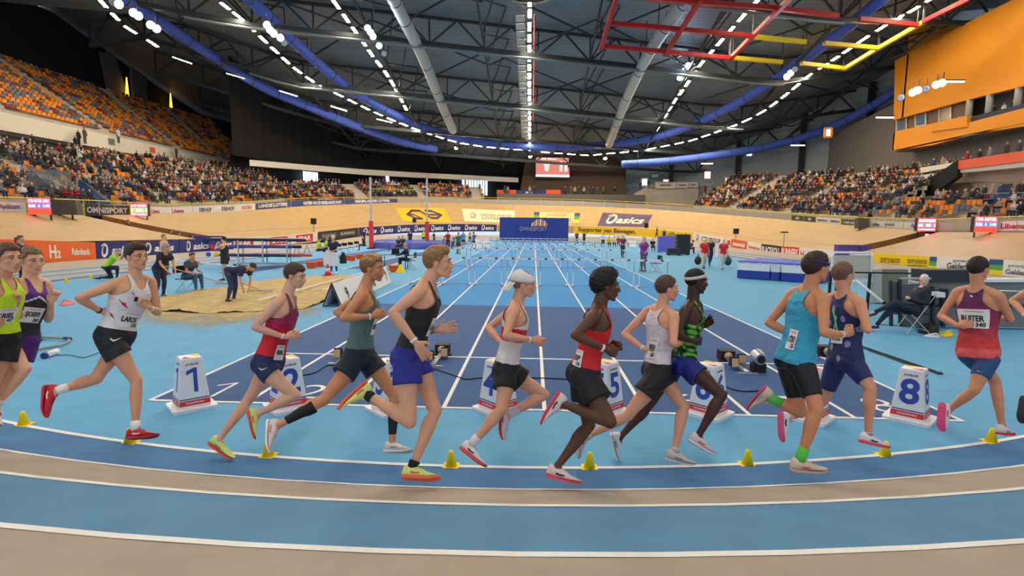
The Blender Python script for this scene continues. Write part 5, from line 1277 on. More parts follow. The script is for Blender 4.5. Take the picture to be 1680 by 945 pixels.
    for side in 'nf':
        A_, K_, T_ = J[side+'A'], J[side+'K'], J[side+'T']
        d = (T_-A_); u = (K_-A_); x = d.normalized(); 
        Hl = J.get(side+'heel'); toe = J.get(side+'toe')
        dd = (toe-Hl) if Hl is not None else d
        up = (A_-(Hl+toe)/2) if Hl is not None else u
        sk = S.get('shoes')
        if sk: shoe(root, A_, dd, up, s*S.get('shoe_s', 1.), *(S.get('shoes_'+side, sk)), lo=lo)
        so = S.get('socks')
        if so:
            c_, h_ = so[:2]; sb = MB(); un = u.normalized(); sb.tube([A_-un*.0*s, A_+un*.03*s, A_+un*h_*s], [.037*s, .0385*s, .0385*s+.002], n=14, caps=False); sb.build('sock', mat('sock %02x%02x%02x' % c_, c_, rough=.8, bump=.2, bscale=200), root, smooth=True)
        sl = S.get('sleeve')
        if sl:
            sb = MB(); c_, a_, b_ = sl; cb = MB(); limb_leg(cb, K_+(K_-A_)*1., K_, A_, J, infl=.004*s); c2, f2 = rmesh(cb, .009, 2); t = (c2-np.array(K_)) @ np.array((A_-K_))/((A_-K_).length**2); keep = (t > a_) & (t < b_); c3, f3, used = cut(c2, f2, keep); mesh_obj('calf_sleeve', c3, f3, M_tight, root, np.tile(LC(c_), (len(used), 1)))
    for side, c_ in S.get('bands', ()):
        W_, E_ = J[side+'W'], J[side+'E']; d = (E_-W_).normalized(); sb = MB(); sb.tube([W_+d*.012, W_+d*.03], [.0275*s, .029*s], n=12, caps=False); sb.build('wristband', mat('band %02x%02x%02x' % c_, c_, rough=.5), root, smooth=True)
    if S.get('headband'):
        c_, z0, tilt, w_ = S['headband']; sb = MB(); rings = []; n = 30
        th = HAIRS[S['style']]['side']*.5 if S.get('style') else 0
        for r0, dz in ((0, -w_), (.004, -w_), (.004, w_), (0, w_)):
            ring = []
            for j in range(n):
                q = 2*pi*j/n; zz = z0+dz+tilt*cos(q)*.09; k_ = sqrt(max(.2, 1-((zz-.034)/.086)**2)); ring.append(hc+X*((-.012+(.104+th+r0)*k_*cos(q))*hs)+Y*((.083+th+r0)*k_*sin(q)*hs)+Z*(zz*hs))
            rings.append(ring)
        vs = [p for r in rings for p in r]; sb.add(vs, [(i*n+j, i*n+(j+1) % n, ((i+1) % 4)*n+(j+1) % n, ((i+1) % 4)*n+j) for i in range(4) for j in range(n)]); sb.build('headband', mat('headband %02x%02x%02x' % c_, c_, rough=.7), root, smooth=True)
    if S.get('cap'):
        c_ = S['cap']; sb = MB(); rings = []; n = 30
        for z_ in (.028, .05, .075, .1, .118, .128, .131):
            k_ = sqrt(max(.01, 1-((z_-.034)/.098)**2)); rings.append([hc+X*((-.012+.113*k_*cos(2*pi*j/n))*hs)+Y*(.092*k_*sin(2*pi*j/n)*hs)+Z*((z_-.18*max(0, -.0)+(-.012*cos(2*pi*j/n)*-1)*-1)*hs) for j in range(n)])
        sb.loft(rings); co_ = sb.build('cap', mat('white cap fabric', c_, rough=.8, bump=.25, bscale=60), root, smooth=True)
        bb = MB(); P = []; Q = []
        for i in range(13):
            a = pi*.68+pi*.64*i/12; P.append(hc+X*((-.012+.11*cos(a))*hs)+Y*(.09*sin(a)*hs)+Z*(.03*hs)); Q.append(hc+X*((-.03+.18*cos(a))*hs)+Y*(.085*sin(a)*hs)+Z*((-.045)*hs))
        k = 13; dn = Z*(-.004*hs); bb.add(P+Q+[p+dn for p in P]+[p+dn for p in Q], [(i, i+1, k+i+1, k+i) for i in range(12)]+[(2*k+i+1, 2*k+i, 3*k+i, 3*k+i+1) for i in range(12)]+[(k+i, k+i+1, 3*k+i+1, 3*k+i) for i in range(12)]+[(0, k, 3*k, 2*k), (12, 38, 51, 25)]); bb.build('visor', mat('white cap fabric', c_, rough=.8, bump=.25, bscale=60), co_)
    return root
DBG = []
def hfr(X, tilt=0.):
    X = X.normalized(); Y = V((0, 0, 1)).cross(X).normalized(); Z = X.cross(Y); 
    return X, Y, Z
def runner(g, px, s=1., look=(0, 0), deps=None, turn=0., hz=0., base_z=None):
    """g: pixel where the runner's point on the track lies; px: joint pixels;
    limbs are lifted to 3D with human bone lengths; deps: depth cap with sign per joint"""
    B = track_pt(*g); rad = V((B.x-C1.x, B.y-C1.y, 0)).normalized()      # outward = near side
    H = V((-rad.y, rad.x, 0)); H = Matrix.Rotation(radians(turn), 3, 'Z') @ H; near = V((H.y, -H.x, 0))
    J = {'H': H, 's': s, 'gz': B.z}; deps = deps or {}
    view = (B-CAM); view.z = 0; view.normalize()
    def plane(p, c):   # pixel ray meets the upright plane through c facing the camera
        d = ray(*p); return CAM+d*((c-CAM).dot(view)/d.dot(view))
    J['pelvis'] = plane(px['pelvis'], B)
    n0 = plane(px['neck'], B); d_ = n0-J['pelvis']; lean = H*max(-.1, min(.14, d_.dot(H)))   # keep the lean along the running direction
    J['neck'] = lift(J['pelvis'], px['neck'], .52*s, 1 if H.dot(view) > 0 else -1, .08)
    up = (J['neck']-J['pelvis']).normalized()
    top = J['neck']-up*.055*s
    best = None
    for a in range(-60, 61, 3):
        L = Matrix.Rotation(radians(a), 3, 'Z') @ near; q = top+L*.172*s; q2 = top-L*.172*s
        e = (V(proj(q))-V(px['nS'])).length+((V(proj(q2))-V(px['fS'])).length if 'fS' in px else 0)+abs(a)*.12
        if best is None or e < best[0]: best = (e, L, a)
    J['latS'] = best[1]; J['latP'] = (Matrix.Rotation(radians(-best[2]*.25), 3, 'Z') @ near).normalized()
    J['nS'] = top+best[1]*.172*s; J['fS'] = top-best[1]*.172*s
    J['nHip'] = J['pelvis']+J['latP']*.088*s-up*.03; J['fHip'] = J['pelvis']-J['latP']*.088*s-up*.03
    for sd, q in (('n', -1), ('f', 1)):
        def dp(k, c): v = deps.get(sd+k, c); return (1 if v > 0 else -1), abs(v)
        a, b = dp('E', q*.12); J[sd+'E'] = lift(J[sd+'S'], px[sd+'E'], .29*s, a, b)
        a, b = dp('W', -q*.16); J[sd+'W'] = lift(J[sd+'E'], px[sd+'W'], .25*s, a, b)
        a, b = dp('H', -q*.05); J[sd+'H'] = lift(J[sd+'W'], px[sd+'H'], .09*s, a, b)
        a, b = dp('K', q*.08); J[sd+'K'] = lift(J[sd+'Hip'], px[sd+'K'], .43*s, a, b)
        a, b = dp('A', -q*.08); J[sd+'A'] = lift(J[sd+'K'], px[sd+'A'], .42*s, a, b)
        hs_ = 1 if H.dot(view) > 0 else -1
        J[sd+'heel'] = lift(J[sd+'A'], px[sd+'l'], .1*s, hs_*-1, .04)
        a = deps.get(sd+'T', hs_*.3*abs(H.dot(view))); J[sd+'toe'] = lift(J[sd+'heel'], px[sd+'T'], .27*s, 1 if a > 0 else -1, abs(a)*1.)
        J[sd+'T'] = J[sd+'A']+(J[sd+'toe']-J[sd+'heel'])*.5-(J[sd+'A']-(J[sd+'heel']+J[sd+'toe'])/2)*.4
    J['head'] = lift(J['neck'], px['head'], .165*s, 1 if H.dot(view) > 0 else -1, .04)
    hx = Matrix.Rotation(radians(look[0]), 3, 'Z') @ H; hx.z = math.tan(radians(look[1])); J['hX'], J['hY'], J['hZ'] = hfr(hx)
    DBG.append((g, {'torso': d_.length, 'nE': (J['nE']-J['nS']).length, 'nW': (J['nW']-J['nE']).length, 'fE': (J['fE']-J['fS']).length, 'fW': (J['fW']-J['fE']).length, 'nK': (J['nK']-J['nHip']).length, 'nA': (J['nA']-J['nK']).length, 'fK': (J['fK']-J['fHip']).length, 'fA': (J['fA']-J['fK']).length, 'head': (J['head']-J['neck']).length, 'nfoot': (J['ntoe']-J['nheel']).length, 'ffoot': (J['ftoe']-J['fheel']).length, 'low': min(J['nheel'].z, J['ntoe'].z, J['fheel'].z, J['ftoe'].z)-B.z, 'tw': best[2], 'hd': math.degrees(math.atan2(H.y, H.x))}))
    return J
def proj(P):
    d = P-CAM; z = d.dot(_fw); return (840+F*d.dot(_R)/z, 472.5-F*d.dot(_U)/z)
def track_pt(px, py):
    z = 0
    for _ in range(60):
        p = Zp(px, py, z); r = math.hypot(p.x-C1.x, p.y-C1.y); z = .7*z+.3*(interp(r, BANK) if r > 16.72 else 0)
    return V((p.x, p.y, z))
PALE = (228, 176, 146); PALE2 = (214, 158, 124); TAN = (205, 146, 104); DARK = (92, 58, 42); DARK2 = (74, 46, 36)
def const(c): return lambda t, y, x: c
def mixc(a, b, w): w = max(0, min(1, w)); return tuple(a[i]*(1-w)+b[i]*w for i in range(3))
WHT = (228, 224, 226)
RUN = []
# 0 lime vest, cut by the left edge
RUN.append(dict(g=(-6, 742), s=1.0, look=(-2, 0), px=dict(head=(14, 425), neck=(2, 455), pelvis=(-8, 552), nS=(-20, 468), fS=(24, 466), nE=(-58, 508), nW=(-20, 526), nH=(2, 530), fE=(30, 520), fW=(26, 500), fH=(30, 484), nK=(-24, 632), nA=(-62, 700), nl=(-76, 706), nT=(-40, 730), fK=(-12, 640), fA=(-20, 668), fl=(-32, 672), fT=(4, 672)),
 S=dict(skin=PALE2, hair=(92, 66, 48), style='long', tops=[('vest', const((206, 244, 40)), .010)], bib=[(.25, .40, .75, .13, 'KRIEL', '457')], bottom=('shorts', (30, 30, 34), .45), shoes=((225, 225, 225), (220, 80, 70), (40, 40, 40), (230, 230, 230)), socks=((240, 240, 240), .05), bands=[]),
 label='runner in a lime yellow vest cut off by the left edge of the photo'))
def puv(t, y, x):
    e = .74-abs(y)*1.1
    return (94, 44, 140) if t > e+.03 else ((225, 225, 228) if t > e else (44, 44, 50))
RUN.append(dict(g=(34, 738), s=1.0, look=(-6, -4), px=dict(head=(52, 428), neck=(50, 460), pelvis=(26, 556), nS=(24, 468), fS=(76, 470), nE=(6, 520), nW=(6, 546), nH=(10, 534), fE=(79, 524), fW=(84, 497), fH=(90, 481), nK=(40, 606), nA=(-6, 664), nl=(-24, 668), nT=(-2, 700), fK=(8, 640), fA=(-46, 700), fl=(-66, 704), fT=(-46, 740)),
 S=dict(skin=PALE, hair=(128, 96, 70), style='short', fade=1, tops=[('vest', puv, .010)], trim=(94, 44, 140), bib=[(.05, .43, .72, .13, 'SJOERPS', '360')], bottom=('shorts', (84, 30, 120), .4), shoes=((225, 225, 225), (220, 80, 70), (40, 40, 40), (230, 230, 230)), socks=((240, 240, 240), .05)),
 label='runner in a purple and black vest behind the lime vested runner'))
def bolt(t, y, x):
    return WHT
RED = (196, 40, 60)
def zig(a, b, w, h): return [[(a+w, b+h), (a-.45*w, b+.1*h), (a+.15*w, b-.25*h)], [(a-w, b-h), (a+.45*w, b-.1*h), (a-.15*w, b+.25*h)]]
RUN.append(dict(g=(205, 742), s=1.0, look=(-8, 2), px=dict(head=(224, 422), neck=(221, 455), pelvis=(191, 547), nS=(186, 460), fS=(247, 461), nE=(130, 489), nW=(165, 511), nH=(186, 514), fE=(259, 513), fW=(246, 505), fH=(230, 495), nK=(224, 624), nA=(222, 706), nl=(212, 726), nT=(262, 722), fK=(157, 622), fA=(90, 642), fl=(78, 634), fT=(76, 684)),
 S=dict(skin=(218, 160, 124), hair=(58, 40, 30), style='quiff', tops=[('vest', bolt, .012)], hem=-.13, bib=[(.12, .28, .85, .14, 'LAROS', '235')], marks=[('red_mark', RED, zig(.9, .52, .3, .07)+zig(-.5, .6, .25, .06)+zig(1.3, .3, .2, .05)+zig(-.1, .06, .25, .03)+zig(.55, .72, .12, .03)), ('badge', (40, 40, 48), [[(.18, .60), (.42, .60), (.42, .68), (.18, .68)]])], bottom=('shorts', (34, 38, 42), .42), short_logo=((190, 558), (230, 230, 230), 10), shoes=((196, 30, 44), (190, 40, 50), (235, 215, 215), (30, 20, 24)), socks=((236, 236, 238), .085), bands=[('f', (235, 235, 235)), ('n', (60, 40, 40))]),
 label='runner in a white vest with red bolts and red shoes left of board 1'))
def redm(t, y, x):
    if t > .5: return mixc((176, 34, 84), (90, 30, 80), (t-.6)/.4)
    return mixc((222, 40, 44), (206, 30, 44), (t-.1)/.4)
RUN.append(dict(g=(362, 751), s=.98, look=(4, -10), px=dict(head=(484, 453), neck=(470, 485), pelvis=(442, 592), nS=(455, 493), fS=(478, 492), nE=(418, 537), nW=(468, 553), nH=(487, 551), fE=(470, 540), fW=(478, 552), fH=(490, 548), nK=(485, 649), nA=(421, 680), nl=(403, 672), nT=(413, 720), fK=(407, 656), fA=(359, 722), fl=(343, 726), fT=(382, 753)),
 S=dict(skin=(222, 168, 140), hair=(74, 52, 38), style='fringe', tops=[('vest', redm, .012)], trim=(40, 36, 80), hem=-.16, bib=[(.3, .16, .5, .11, 'BRINK', '')], bottom=('shorts', (34, 48, 84), .3), short_logo=((432, 606), (200, 205, 215), 8), shoes=((214, 232, 140), (250, 90, 60), (250, 80, 50), (200, 220, 130)), bands=[('n', (240, 225, 215))]),
 label='runner in a red and maroon vest with pale green shoes before board 2'))
RUN.append(dict(g=(596, 760), s=1.0, look=(0, 0), px=dict(head=(611, 441), neck=(599, 472), pelvis=(590, 580), nS=(588, 480), fS=(600, 480), nE=(563, 522), nW=(610, 519), nH=(627, 515), fE=(552, 512), fW=(592, 532), fH=(617, 541), nK=(533, 655), nA=(454, 699), nl=(440, 690), nT=(439, 737), fK=(647, 649), fA=(643, 728), fl=(633, 748), fT=(674, 748)),
 S=dict(skin=(206, 140, 100), hair=(126, 88, 56), hair2=(200, 160, 110), style='quiff', beard=1, tops=[('vest', const((92, 116, 112)), .012)], hem=-.05, bib=[(.2, .42, .42, .12, 'RED', '')], bottom=('shorts', (30, 40, 54), .42), sleeve=((24, 24, 28), .22, .82), shoes=((216, 208, 206), (232, 226, 222), (240, 90, 70), (220, 214, 210)), shoes_f=((216, 208, 206), (226, 220, 216), (90, 160, 170), (220, 214, 210)), bands=[('n', (240, 225, 215))]),
 label='runner in a grey green vest with black calf sleeves before board 3'))
RUN.append(dict(g=(686, 793), s=1.03, look=(2, 2), px=dict(head=(719, 432), neck=(700, 464), pelvis=(673, 580), nS=(688, 476), fS=(710, 482), nE=(644, 513), nW=(682, 562), nH=(694, 578), fE=(695, 540), fW=(718, 542), fH=(736, 538), nK=(672, 692), nA=(600, 646), nl=(584, 626), nT=(546, 660), fK=(714, 674), fA=(676, 768), fl=(658, 790), fT=(717, 793)),
 deps={'fE': .1}, S=dict(skin=(220, 162, 128), hair=(136, 98, 62), hair2=(170, 126, 84), style='quiff', openf=True, openn=True, tops=[('vest', const((34, 32, 36)), .010)], bib=[(.32, .42, .36, .13, 'LA', '')], bottom=('shorts', (42, 44, 140), .40), shoes=((222, 232, 130), (250, 96, 60), (240, 90, 60), (210, 230, 100)), socks=((26, 26, 30), .055), bands=[('n', (230, 228, 224))]),
 label='tall runner in a black vest and royal blue shorts between boards 3 and 4'))
def capv(t, y, x): return (206, 40, 52) if .42 < t < .62 and not (y > .03 and abs(x) < .03 and False) else (226, 220, 220)
RUN.append(dict(g=(768, 769), s=.99, look=(0, 0), px=dict(head=(859, 467), neck=(848, 497), pelvis=(831, 603), nS=(835, 508), fS=(846, 506), nE=(830, 551), nW=(872, 558), nH=(889, 562), fE=(801, 538), fW=(822, 562), fH=(836, 568), nK=(823, 672), nA=(772, 731), nl=(751, 744), nT=(784, 770), fK=(893, 648), fA=(834, 680), fl=(822, 676), fT=(823, 718)),
 S=dict(skin=(222, 164, 132), hair=(130, 96, 66), style='crop', cap=(222, 214, 206), tops=[('vest', capv, .012)], hem=-.06, marks=[('red_print', (196, 40, 52), [[(-.1, .2), (-.1, .3), (.3, .3), (.3, .2)]])], bottom=('shorts', (34, 34, 38), .44), shoes=((222, 212, 218), (240, 60, 66), (60, 40, 50), (225, 215, 220)), socks=((216, 212, 218), .1), bands=[('n', (245, 225, 215))]),
 label='runner with a backwards white cap and a red banded white vest at board 4'))
RUN.append(dict(g=(915, 796), s=1.0, look=(2, -2), px=dict(head=(994, 470), neck=(983, 503), pelvis=(959, 610), nS=(978, 516), fS=(993, 514), nE=(943, 550), nW=(993, 573), nH=(1010, 579), fE=(985, 556), fW=(1000, 570), fH=(1017, 567), nK=(1001, 692), nA=(922, 662), nl=(908, 643), nT=(880, 688), fK=(966, 698), fA=(912, 768), fl=(892, 784), fT=(944, 797)),
 S=dict(skin=DARK, lip=(1.2, .8, .8), hair=(22, 18, 18), style='afro', tops=[('vest', const((214, 36, 40)), .010)], trim=(226, 60, 50), bib=[(2.45, .2, .42, .12, 'ESP', '16')], bottom=('shorts', (32, 30, 34), .52), shoes=((226, 206, 200), (244, 64, 80), (40, 40, 40), (230, 215, 210)), bands=[('n', (240, 215, 205))]),
 label='runner with a dark afro and a red vest in front of board 5'))
RUN.append(dict(g=(1115, 768), s=.98, look=(0, 0), turn=0, px=dict(head=(1094, 474), neck=(1085, 505), pelvis=(1078, 603), nS=(1104, 517), fS=(1062, 514), nE=(1105, 564), nW=(1116, 563), nH=(1122, 551), fE=(1024, 549), fW=(1057, 573), fH=(1072, 578), nK=(1030, 682), nA=(962, 716), nl=(952, 710), nT=(947, 748), fK=(1122, 668), fA=(1106, 742), fl=(1094, 758), fT=(1140, 768)),
 deps={'nW': .25}, S=dict(skin=(224, 160, 128), hair=(80, 58, 44), style='short', fade=1, tops=[('vest', const((220, 206, 214)), .012)], hem=-.12, bib=[(2.62, .33, .5, .17, 'OPPEREN', '160')], bottom=('shorts', (32, 34, 34), .48), shoes=((216, 200, 192), (208, 196, 190), (110, 130, 140), (220, 205, 200)), socks=((216, 200, 196), .04), bands=[('f', (225, 225, 225))]),
 label='runner in a pale pink vest and black shorts between boards 5 and 6'))
def grn(t, y, x):
    h = math.sin(t*47+math.sin(y*60)*2)*math.sin(y*75+t*21)
    return (110, 190, 60) if h > .15 else ((40, 90, 40) if h > -.35 else (20, 24, 24))
RUN.append(dict(g=(1128, 757), s=1.0, look=(0, -2), px=dict(head=(1142, 462), neck=(1137, 496), pelvis=(1118, 592), nS=(1124, 506), fS=(1142, 508), nE=(1110, 548), nW=(1136, 560), nH=(1149, 560), fE=(1140, 550), fW=(1152, 536), fH=(1163, 528), nK=(1184, 648), nA=(1145, 716), nl=(1130, 726), nT=(1172, 750), fK=(1066, 662), fA=(1016, 719), fl=(998, 716), fT=(1010, 760)),
 S=dict(skin=DARK2, lip=(1.2, .8, .8), hair=(20, 17, 17), style='crop', beard=1, openf=True, headband=((206, 196, 200), .045, .25, .014), tops=[('vest', grn, .010)], trim=(120, 200, 60), bottom=('shorts', (36, 44, 130), .38), shoes=((220, 208, 202), (230, 222, 218), (244, 80, 80), (225, 210, 205)), shoes_f=((220, 216, 220), (220, 216, 214), (70, 130, 170), (225, 210, 205)), bands=[('f', (220, 220, 225))]),
 label='runner with a white headband and a green patterned vest at board 6'))
RUN.append(dict(g=(1322, 784), s=1.03, look=(4, 2), px=dict(head=(1339, 440), neck=(1328, 474), pelvis=(1305, 588), nS=(1348, 490), fS=(1300, 483), nE=(1352, 546), nW=(1384, 549), nH=(1397, 543), fE=(1261, 530), fW=(1322, 558), fH=(1340, 556), nK=(1340, 672), nA=(1312, 756), nl=(1294, 778), nT=(1350, 781), fK=(1312, 676), fA=(1260, 651), fl=(1244, 632), fT=(1214, 668)),
 S=dict(skin=(206, 138, 100), hair=(52, 34, 28), style='long', headband=((50, 36, 90), .05, -.3, .010), tops=[('vest', const((56, 160, 196)), .012)], hem=-.06, bib=[(2.75, .27, .36, .14, 'UTSKI', '35')], bottom=('tights', (24, 22, 26), .72), patch=[((190, 172, 160), [(1335, 622), (1346, 618), (1350, 646), (1341, 650)])], shoes=((224, 200, 178), (200, 170, 150), (250, 70, 60), (226, 205, 185)), shoes_f=((216, 196, 176), (230, 90, 110), (120, 180, 170), (226, 205, 185)), socks=((88, 196, 72), .11), bands=[('n', (225, 225, 220))]),
 label='runner in a turquoise vest with black half tights and green socks before board 7'))
def navy(t, y, x): return (34, 42, 88) if math.sin(t*19+y*31)+math.sin(y*44-t*13) < 1.35 else (130, 136, 190)
XG = [[(3.05, .42), (2.9, .42), (3.3, .80), (3.42, .76)], [(3.5, .40), (3.35, .40), (2.95, .66), (3.05, .68)]]
RUN.append(dict(g=(1402, 760), s=1.0, look=(4, 0), px=dict(head=(1383, 452), neck=(1386, 483), pelvis=(1387, 588), nS=(1410, 492), fS=(1362, 492), nE=(1424, 542), nW=(1412, 528), nH=(1400, 520), fE=(1344, 530), fW=(1372, 545), fH=(1384, 540), nK=(1428, 636), nA=(1424, 714), nl=(1412, 724), nT=(1457, 735), fK=(1350, 658), fA=(1292, 688), fl=(1278, 686), fT=(1280, 738)),
 deps={'nW': .22}, S=dict(skin=(218, 152, 120), hair=(112, 80, 60), style='short', fade=1, tops=[('vest', navy, .010)], marks=[('green_cross', (140, 214, 130), XG)], bib=[(3.14, .30, .62, .06, 'HOLLANDERS', '')], bottom=('tights', (34, 44, 100), .72), shoes=((226, 222, 226), (244, 60, 84), (30, 30, 36), (225, 220, 225)), shoes_f=((226, 222, 226), (232, 80, 130), (30, 30, 36), (225, 220, 225)), socks=((225, 225, 228), .03)),
 label='runner in navy with a bright green cross on his back left of board 8'))
def ruit(t, y, x): return mixc((222, 60, 56), (84, 34, 84), (t-.05)/.85) if t > .05 else (226, 92, 92)
def rush(t): return mixc((34, 76, 124), (140, 44, 78), (t+.16)/.22)
RUN.append(dict(g=(1610, 740), s=1.0, look=(-14, 0), turn=16, px=dict(head=(1605, 442), neck=(1604, 473), pelvis=(1604, 576), nS=(1636, 484), fS=(1572, 485), nE=(1658, 524), nW=(1642, 522), nH=(1634, 514), fE=(1543, 519), fW=(1572, 535), fH=(1584, 533), nK=(1598, 640), nA=(1556, 673), nl=(1546, 664), nT=(1544, 714), fK=(1632, 624), fA=(1644, 700), fl=(1640, 712), fT=(1660, 712)),
 deps={'nW': .25, 'nE': .1}, S=dict(skin=(208, 142, 108), hair=(36, 26, 24), style='short', tops=[('vest', ruit, .012)], hem=-.1, trim=(60, 34, 84), bib=[(3.14, .52, .95, .15, 'RUITER', '340')], marks=[('white_mark', (225, 225, 225), [[(3.0, .86), (3.24, .87), (3.3, .895), (3.08, .885)]])], bottom=('tights', (34, 76, 124), .62, rush), shoes=((226, 216, 216), (226, 70, 130), (226, 70, 80), (225, 220, 225)), shoes_f=((226, 216, 216), (226, 50, 60), (226, 70, 80), (225, 220, 225))),
 label='runner seen from behind in a red to purple vest right of board 8'))
RUN.append(dict(g=(1722, 726), s=1.0, look=(0, 0), px=dict(head=(1724, 440), neck=(1722, 470), pelvis=(1722, 572), nS=(1752, 482), fS=(1692, 482), nE=(1775, 520), nW=(1760, 520), nH=(1750, 512), fE=(1661, 493), fW=(1684, 519), fH=(1698, 522), nK=(1712, 640), nA=(1690, 662), nl=(1678, 652), nT=(1672, 696), fK=(1752, 622), fA=(1764, 690), fl=(1760, 704), fT=(1782, 702)),
 S=dict(skin=(222, 160, 126), hair=(80, 56, 40), style='short', tops=[('vest', const((60, 90, 160)), .012)], bottom=('shorts', (34, 34, 40), .4), shoes=((60, 60, 70), (30, 30, 40), (226, 70, 80), (60, 60, 60)), bands=[('f', (235, 235, 235))]),
 label='runner at the right edge of whom only a bent arm and shoe show'))
for r in RUN:
    J = runner(r['g'], r['px'], r['s'], r.get('look', (0, 0)), r.get('deps'), r.get('turn', 0))
    human('person', J, r['S'], r['label'], vox=.0068)
# ---------------------------------------------------------------- things on the floor
M_plas = mat('white plastic', (232, 232, 236), rough=.4); M_rub = mat('black rubber', (26, 26, 28), rough=.6); M_alu = mat('aluminium', (190, 194, 198), rough=.35, metal=.7)
M_cone = mat('yellow cone plastic', (255, 224, 16), rough=.5); M_num = mat('blue numeral', (52, 76, 170), rough=.5); M_rd = mat('red band', (222, 60, 64), rough=.5); M_nv = mat('navy stripe', (40, 50, 110), rough=.5)
M_pinkt = mat('magenta print', (226, 70, 120)); M_yelt = mat('yellow print', (240, 220, 40)); M_txt = mat('dark print', (60, 66, 84))
NEARW = {1: 'standing alone between the white-vested runner and the one in red', 2: 'half hidden behind the red and maroon runner', 3: 'hidden behind the blue shorts runner', 4: 'behind the runner with the cap', 5: 'behind the runner with the afro', 6: 'behind the runner with the headband', 7: 'hidden behind the turquoise runner', 8: 'between the navy runner and the rightmost full runner'}
for k in range(1, 9):
    c = Zp(*((315, 667), (473, 668), (641, 672), (817, 672), (991, 675), (1161, 679), (1326, 686), (1492, 687))[k-1]); e = empty('lane_marker_board', c, 'white lane board number %d, %s' % (k, NEARW[k]), 'sign', rz=radians(45))
    mb = MB(); a = .235; r = .05; P = []
    for cx, cy, a0 in ((a-r, a-r, 0), (-a+r, a-r, 90), (-a+r, -a+r, 180), (a-r, -a+r, 270)):
        for i in range(5): q = radians(a0+22.5*i); P.append((cx+r*cos(q), cy+r*sin(q)))
    mb.prism(P, .035); mb.build('base_plate', M_plas, e, world=False)
    mb = MB(); rg = []
    for z, w, r in ((.035, .172, .014), (.60, .116, .014), (.615, .108, .012)):
        ring = []
        for cx, cy, a0 in ((w-r, w-r, 0), (-w+r, w-r, 90), (-w+r, -w+r, 180), (w-r, -w+r, 270)):
            for i in range(4): q = radians(a0+30*i); ring.append(V((cx+r*cos(q), cy+r*sin(q), z)))
        rg.append(ring)
    mb.loft(rg); bd = mb.build('column', M_plas, e, world=False)
    for sd in range(4):
        ang = [-90, 180, 0, 90][sd]; R3 = Matrix.Rotation(radians(ang+90), 3, 'Z'); tilt = (.172-.116)/.565
        def S3(x, v): w = .172-tilt*v; return R3 @ V((x, -w-.0015, .035+v))
        if sd < 2 or sd == 2:
            mb = MB(); vs, fs, w = text_geo(str(k), .03); hh = .285
            mb.add([S3(x*hh, .325+y*hh) for x, y in vs], fs); mb.build('numeral', M_num, bd, world=False)
            for nm, y0, y1, m_, o in (('red_band', .03, .09, M_rd, 0), ('navy_stripe', .10, .112, M_nv, 0)):
                mb = MB(); mb.add([S3(-(.166-tilt*y0), y0), S3(.166-tilt*y0, y0), S3(.166-tilt*y1, y1), S3(-(.166-tilt*y1), y1)], [(0, 1, 2, 3)]); mb.build(nm, m_, bd, world=False)
            mb = MB(); vs, fs, w = text_geo('polanik', .02, .2); mb.add([S3(x*.14/w, .51+y*.03) for x, y in vs], fs); mb.build('lettering', M_txt, bd, world=False)
            mb = MB(); vs, fs, w = text_geo('Competitionline', .02); mb.add([S3(x*.19/w, .06+y*.022)+R3 @ V((0, -.001, 0)) for x, y in vs], fs); mb.build('band_lettering', M_plas, bd, world=False)
    mb = MB(); mb.add([(-.1, -.1, .6165), (.0, -.1, .6165), (-.05, .02, .6165)], [(0, 1, 2)]); mb.build('top_print', M_pinkt, bd, world=False)
    mb = MB(); mb.add([(.1, .1, .6165), (0, .1, .6165), (.1, -.08, .6165)], [(0, 1, 2)]); mb.build('top_print', M_yelt, bd, world=False)
# small cones along the line
def cone_at(p, label, s=1., grp=None):
    e = empty('marker_cone', p, label, 'cone', grp); mb = MB(); mb.box((-.072*s, -.072*s, 0), (.072*s, .072*s, .008*s)); mb.build('base', M_cone, e, world=False)
    mb = MB(); mb.tube([(0, 0, .006*s), (0, 0, .13*s), (0, 0, .15*s)], [.054*s, .024*s, .018*s], n=16, caps=False); mb.build('cone', M_cone, e, world=False, smooth=True); return e
for x, y, lb in ((39, 697, 'small yellow cone by the left edge below the purple vested runner'), (213, 727, 'small yellow cone just behind the red shoe of the white-vested runner'), (440, 748, 'small yellow cone under the rear shoe of the runner with calf sleeves'), (740, 765, 'small yellow cone left of the foot of the runner with the cap'), (967, 768, 'small yellow cone in the centre right of the afro runner'), (1226, 763, 'small yellow cone left of the turquoise runner'), (1452, 748, 'small yellow cone by the front shoe of the navy runner'), (1626, 725, 'small yellow cone by the front foot of the runner at the right')):
    cone_at(Zp(x, y), lb, 1.0)
cone_at(Zp(109, 464), 'far small yellow cone, left one of two on the left lanes', 1.25); cone_at(Zp(149, 457), 'far small yellow cone, right one of two beside the crouching photographer', 1.25)
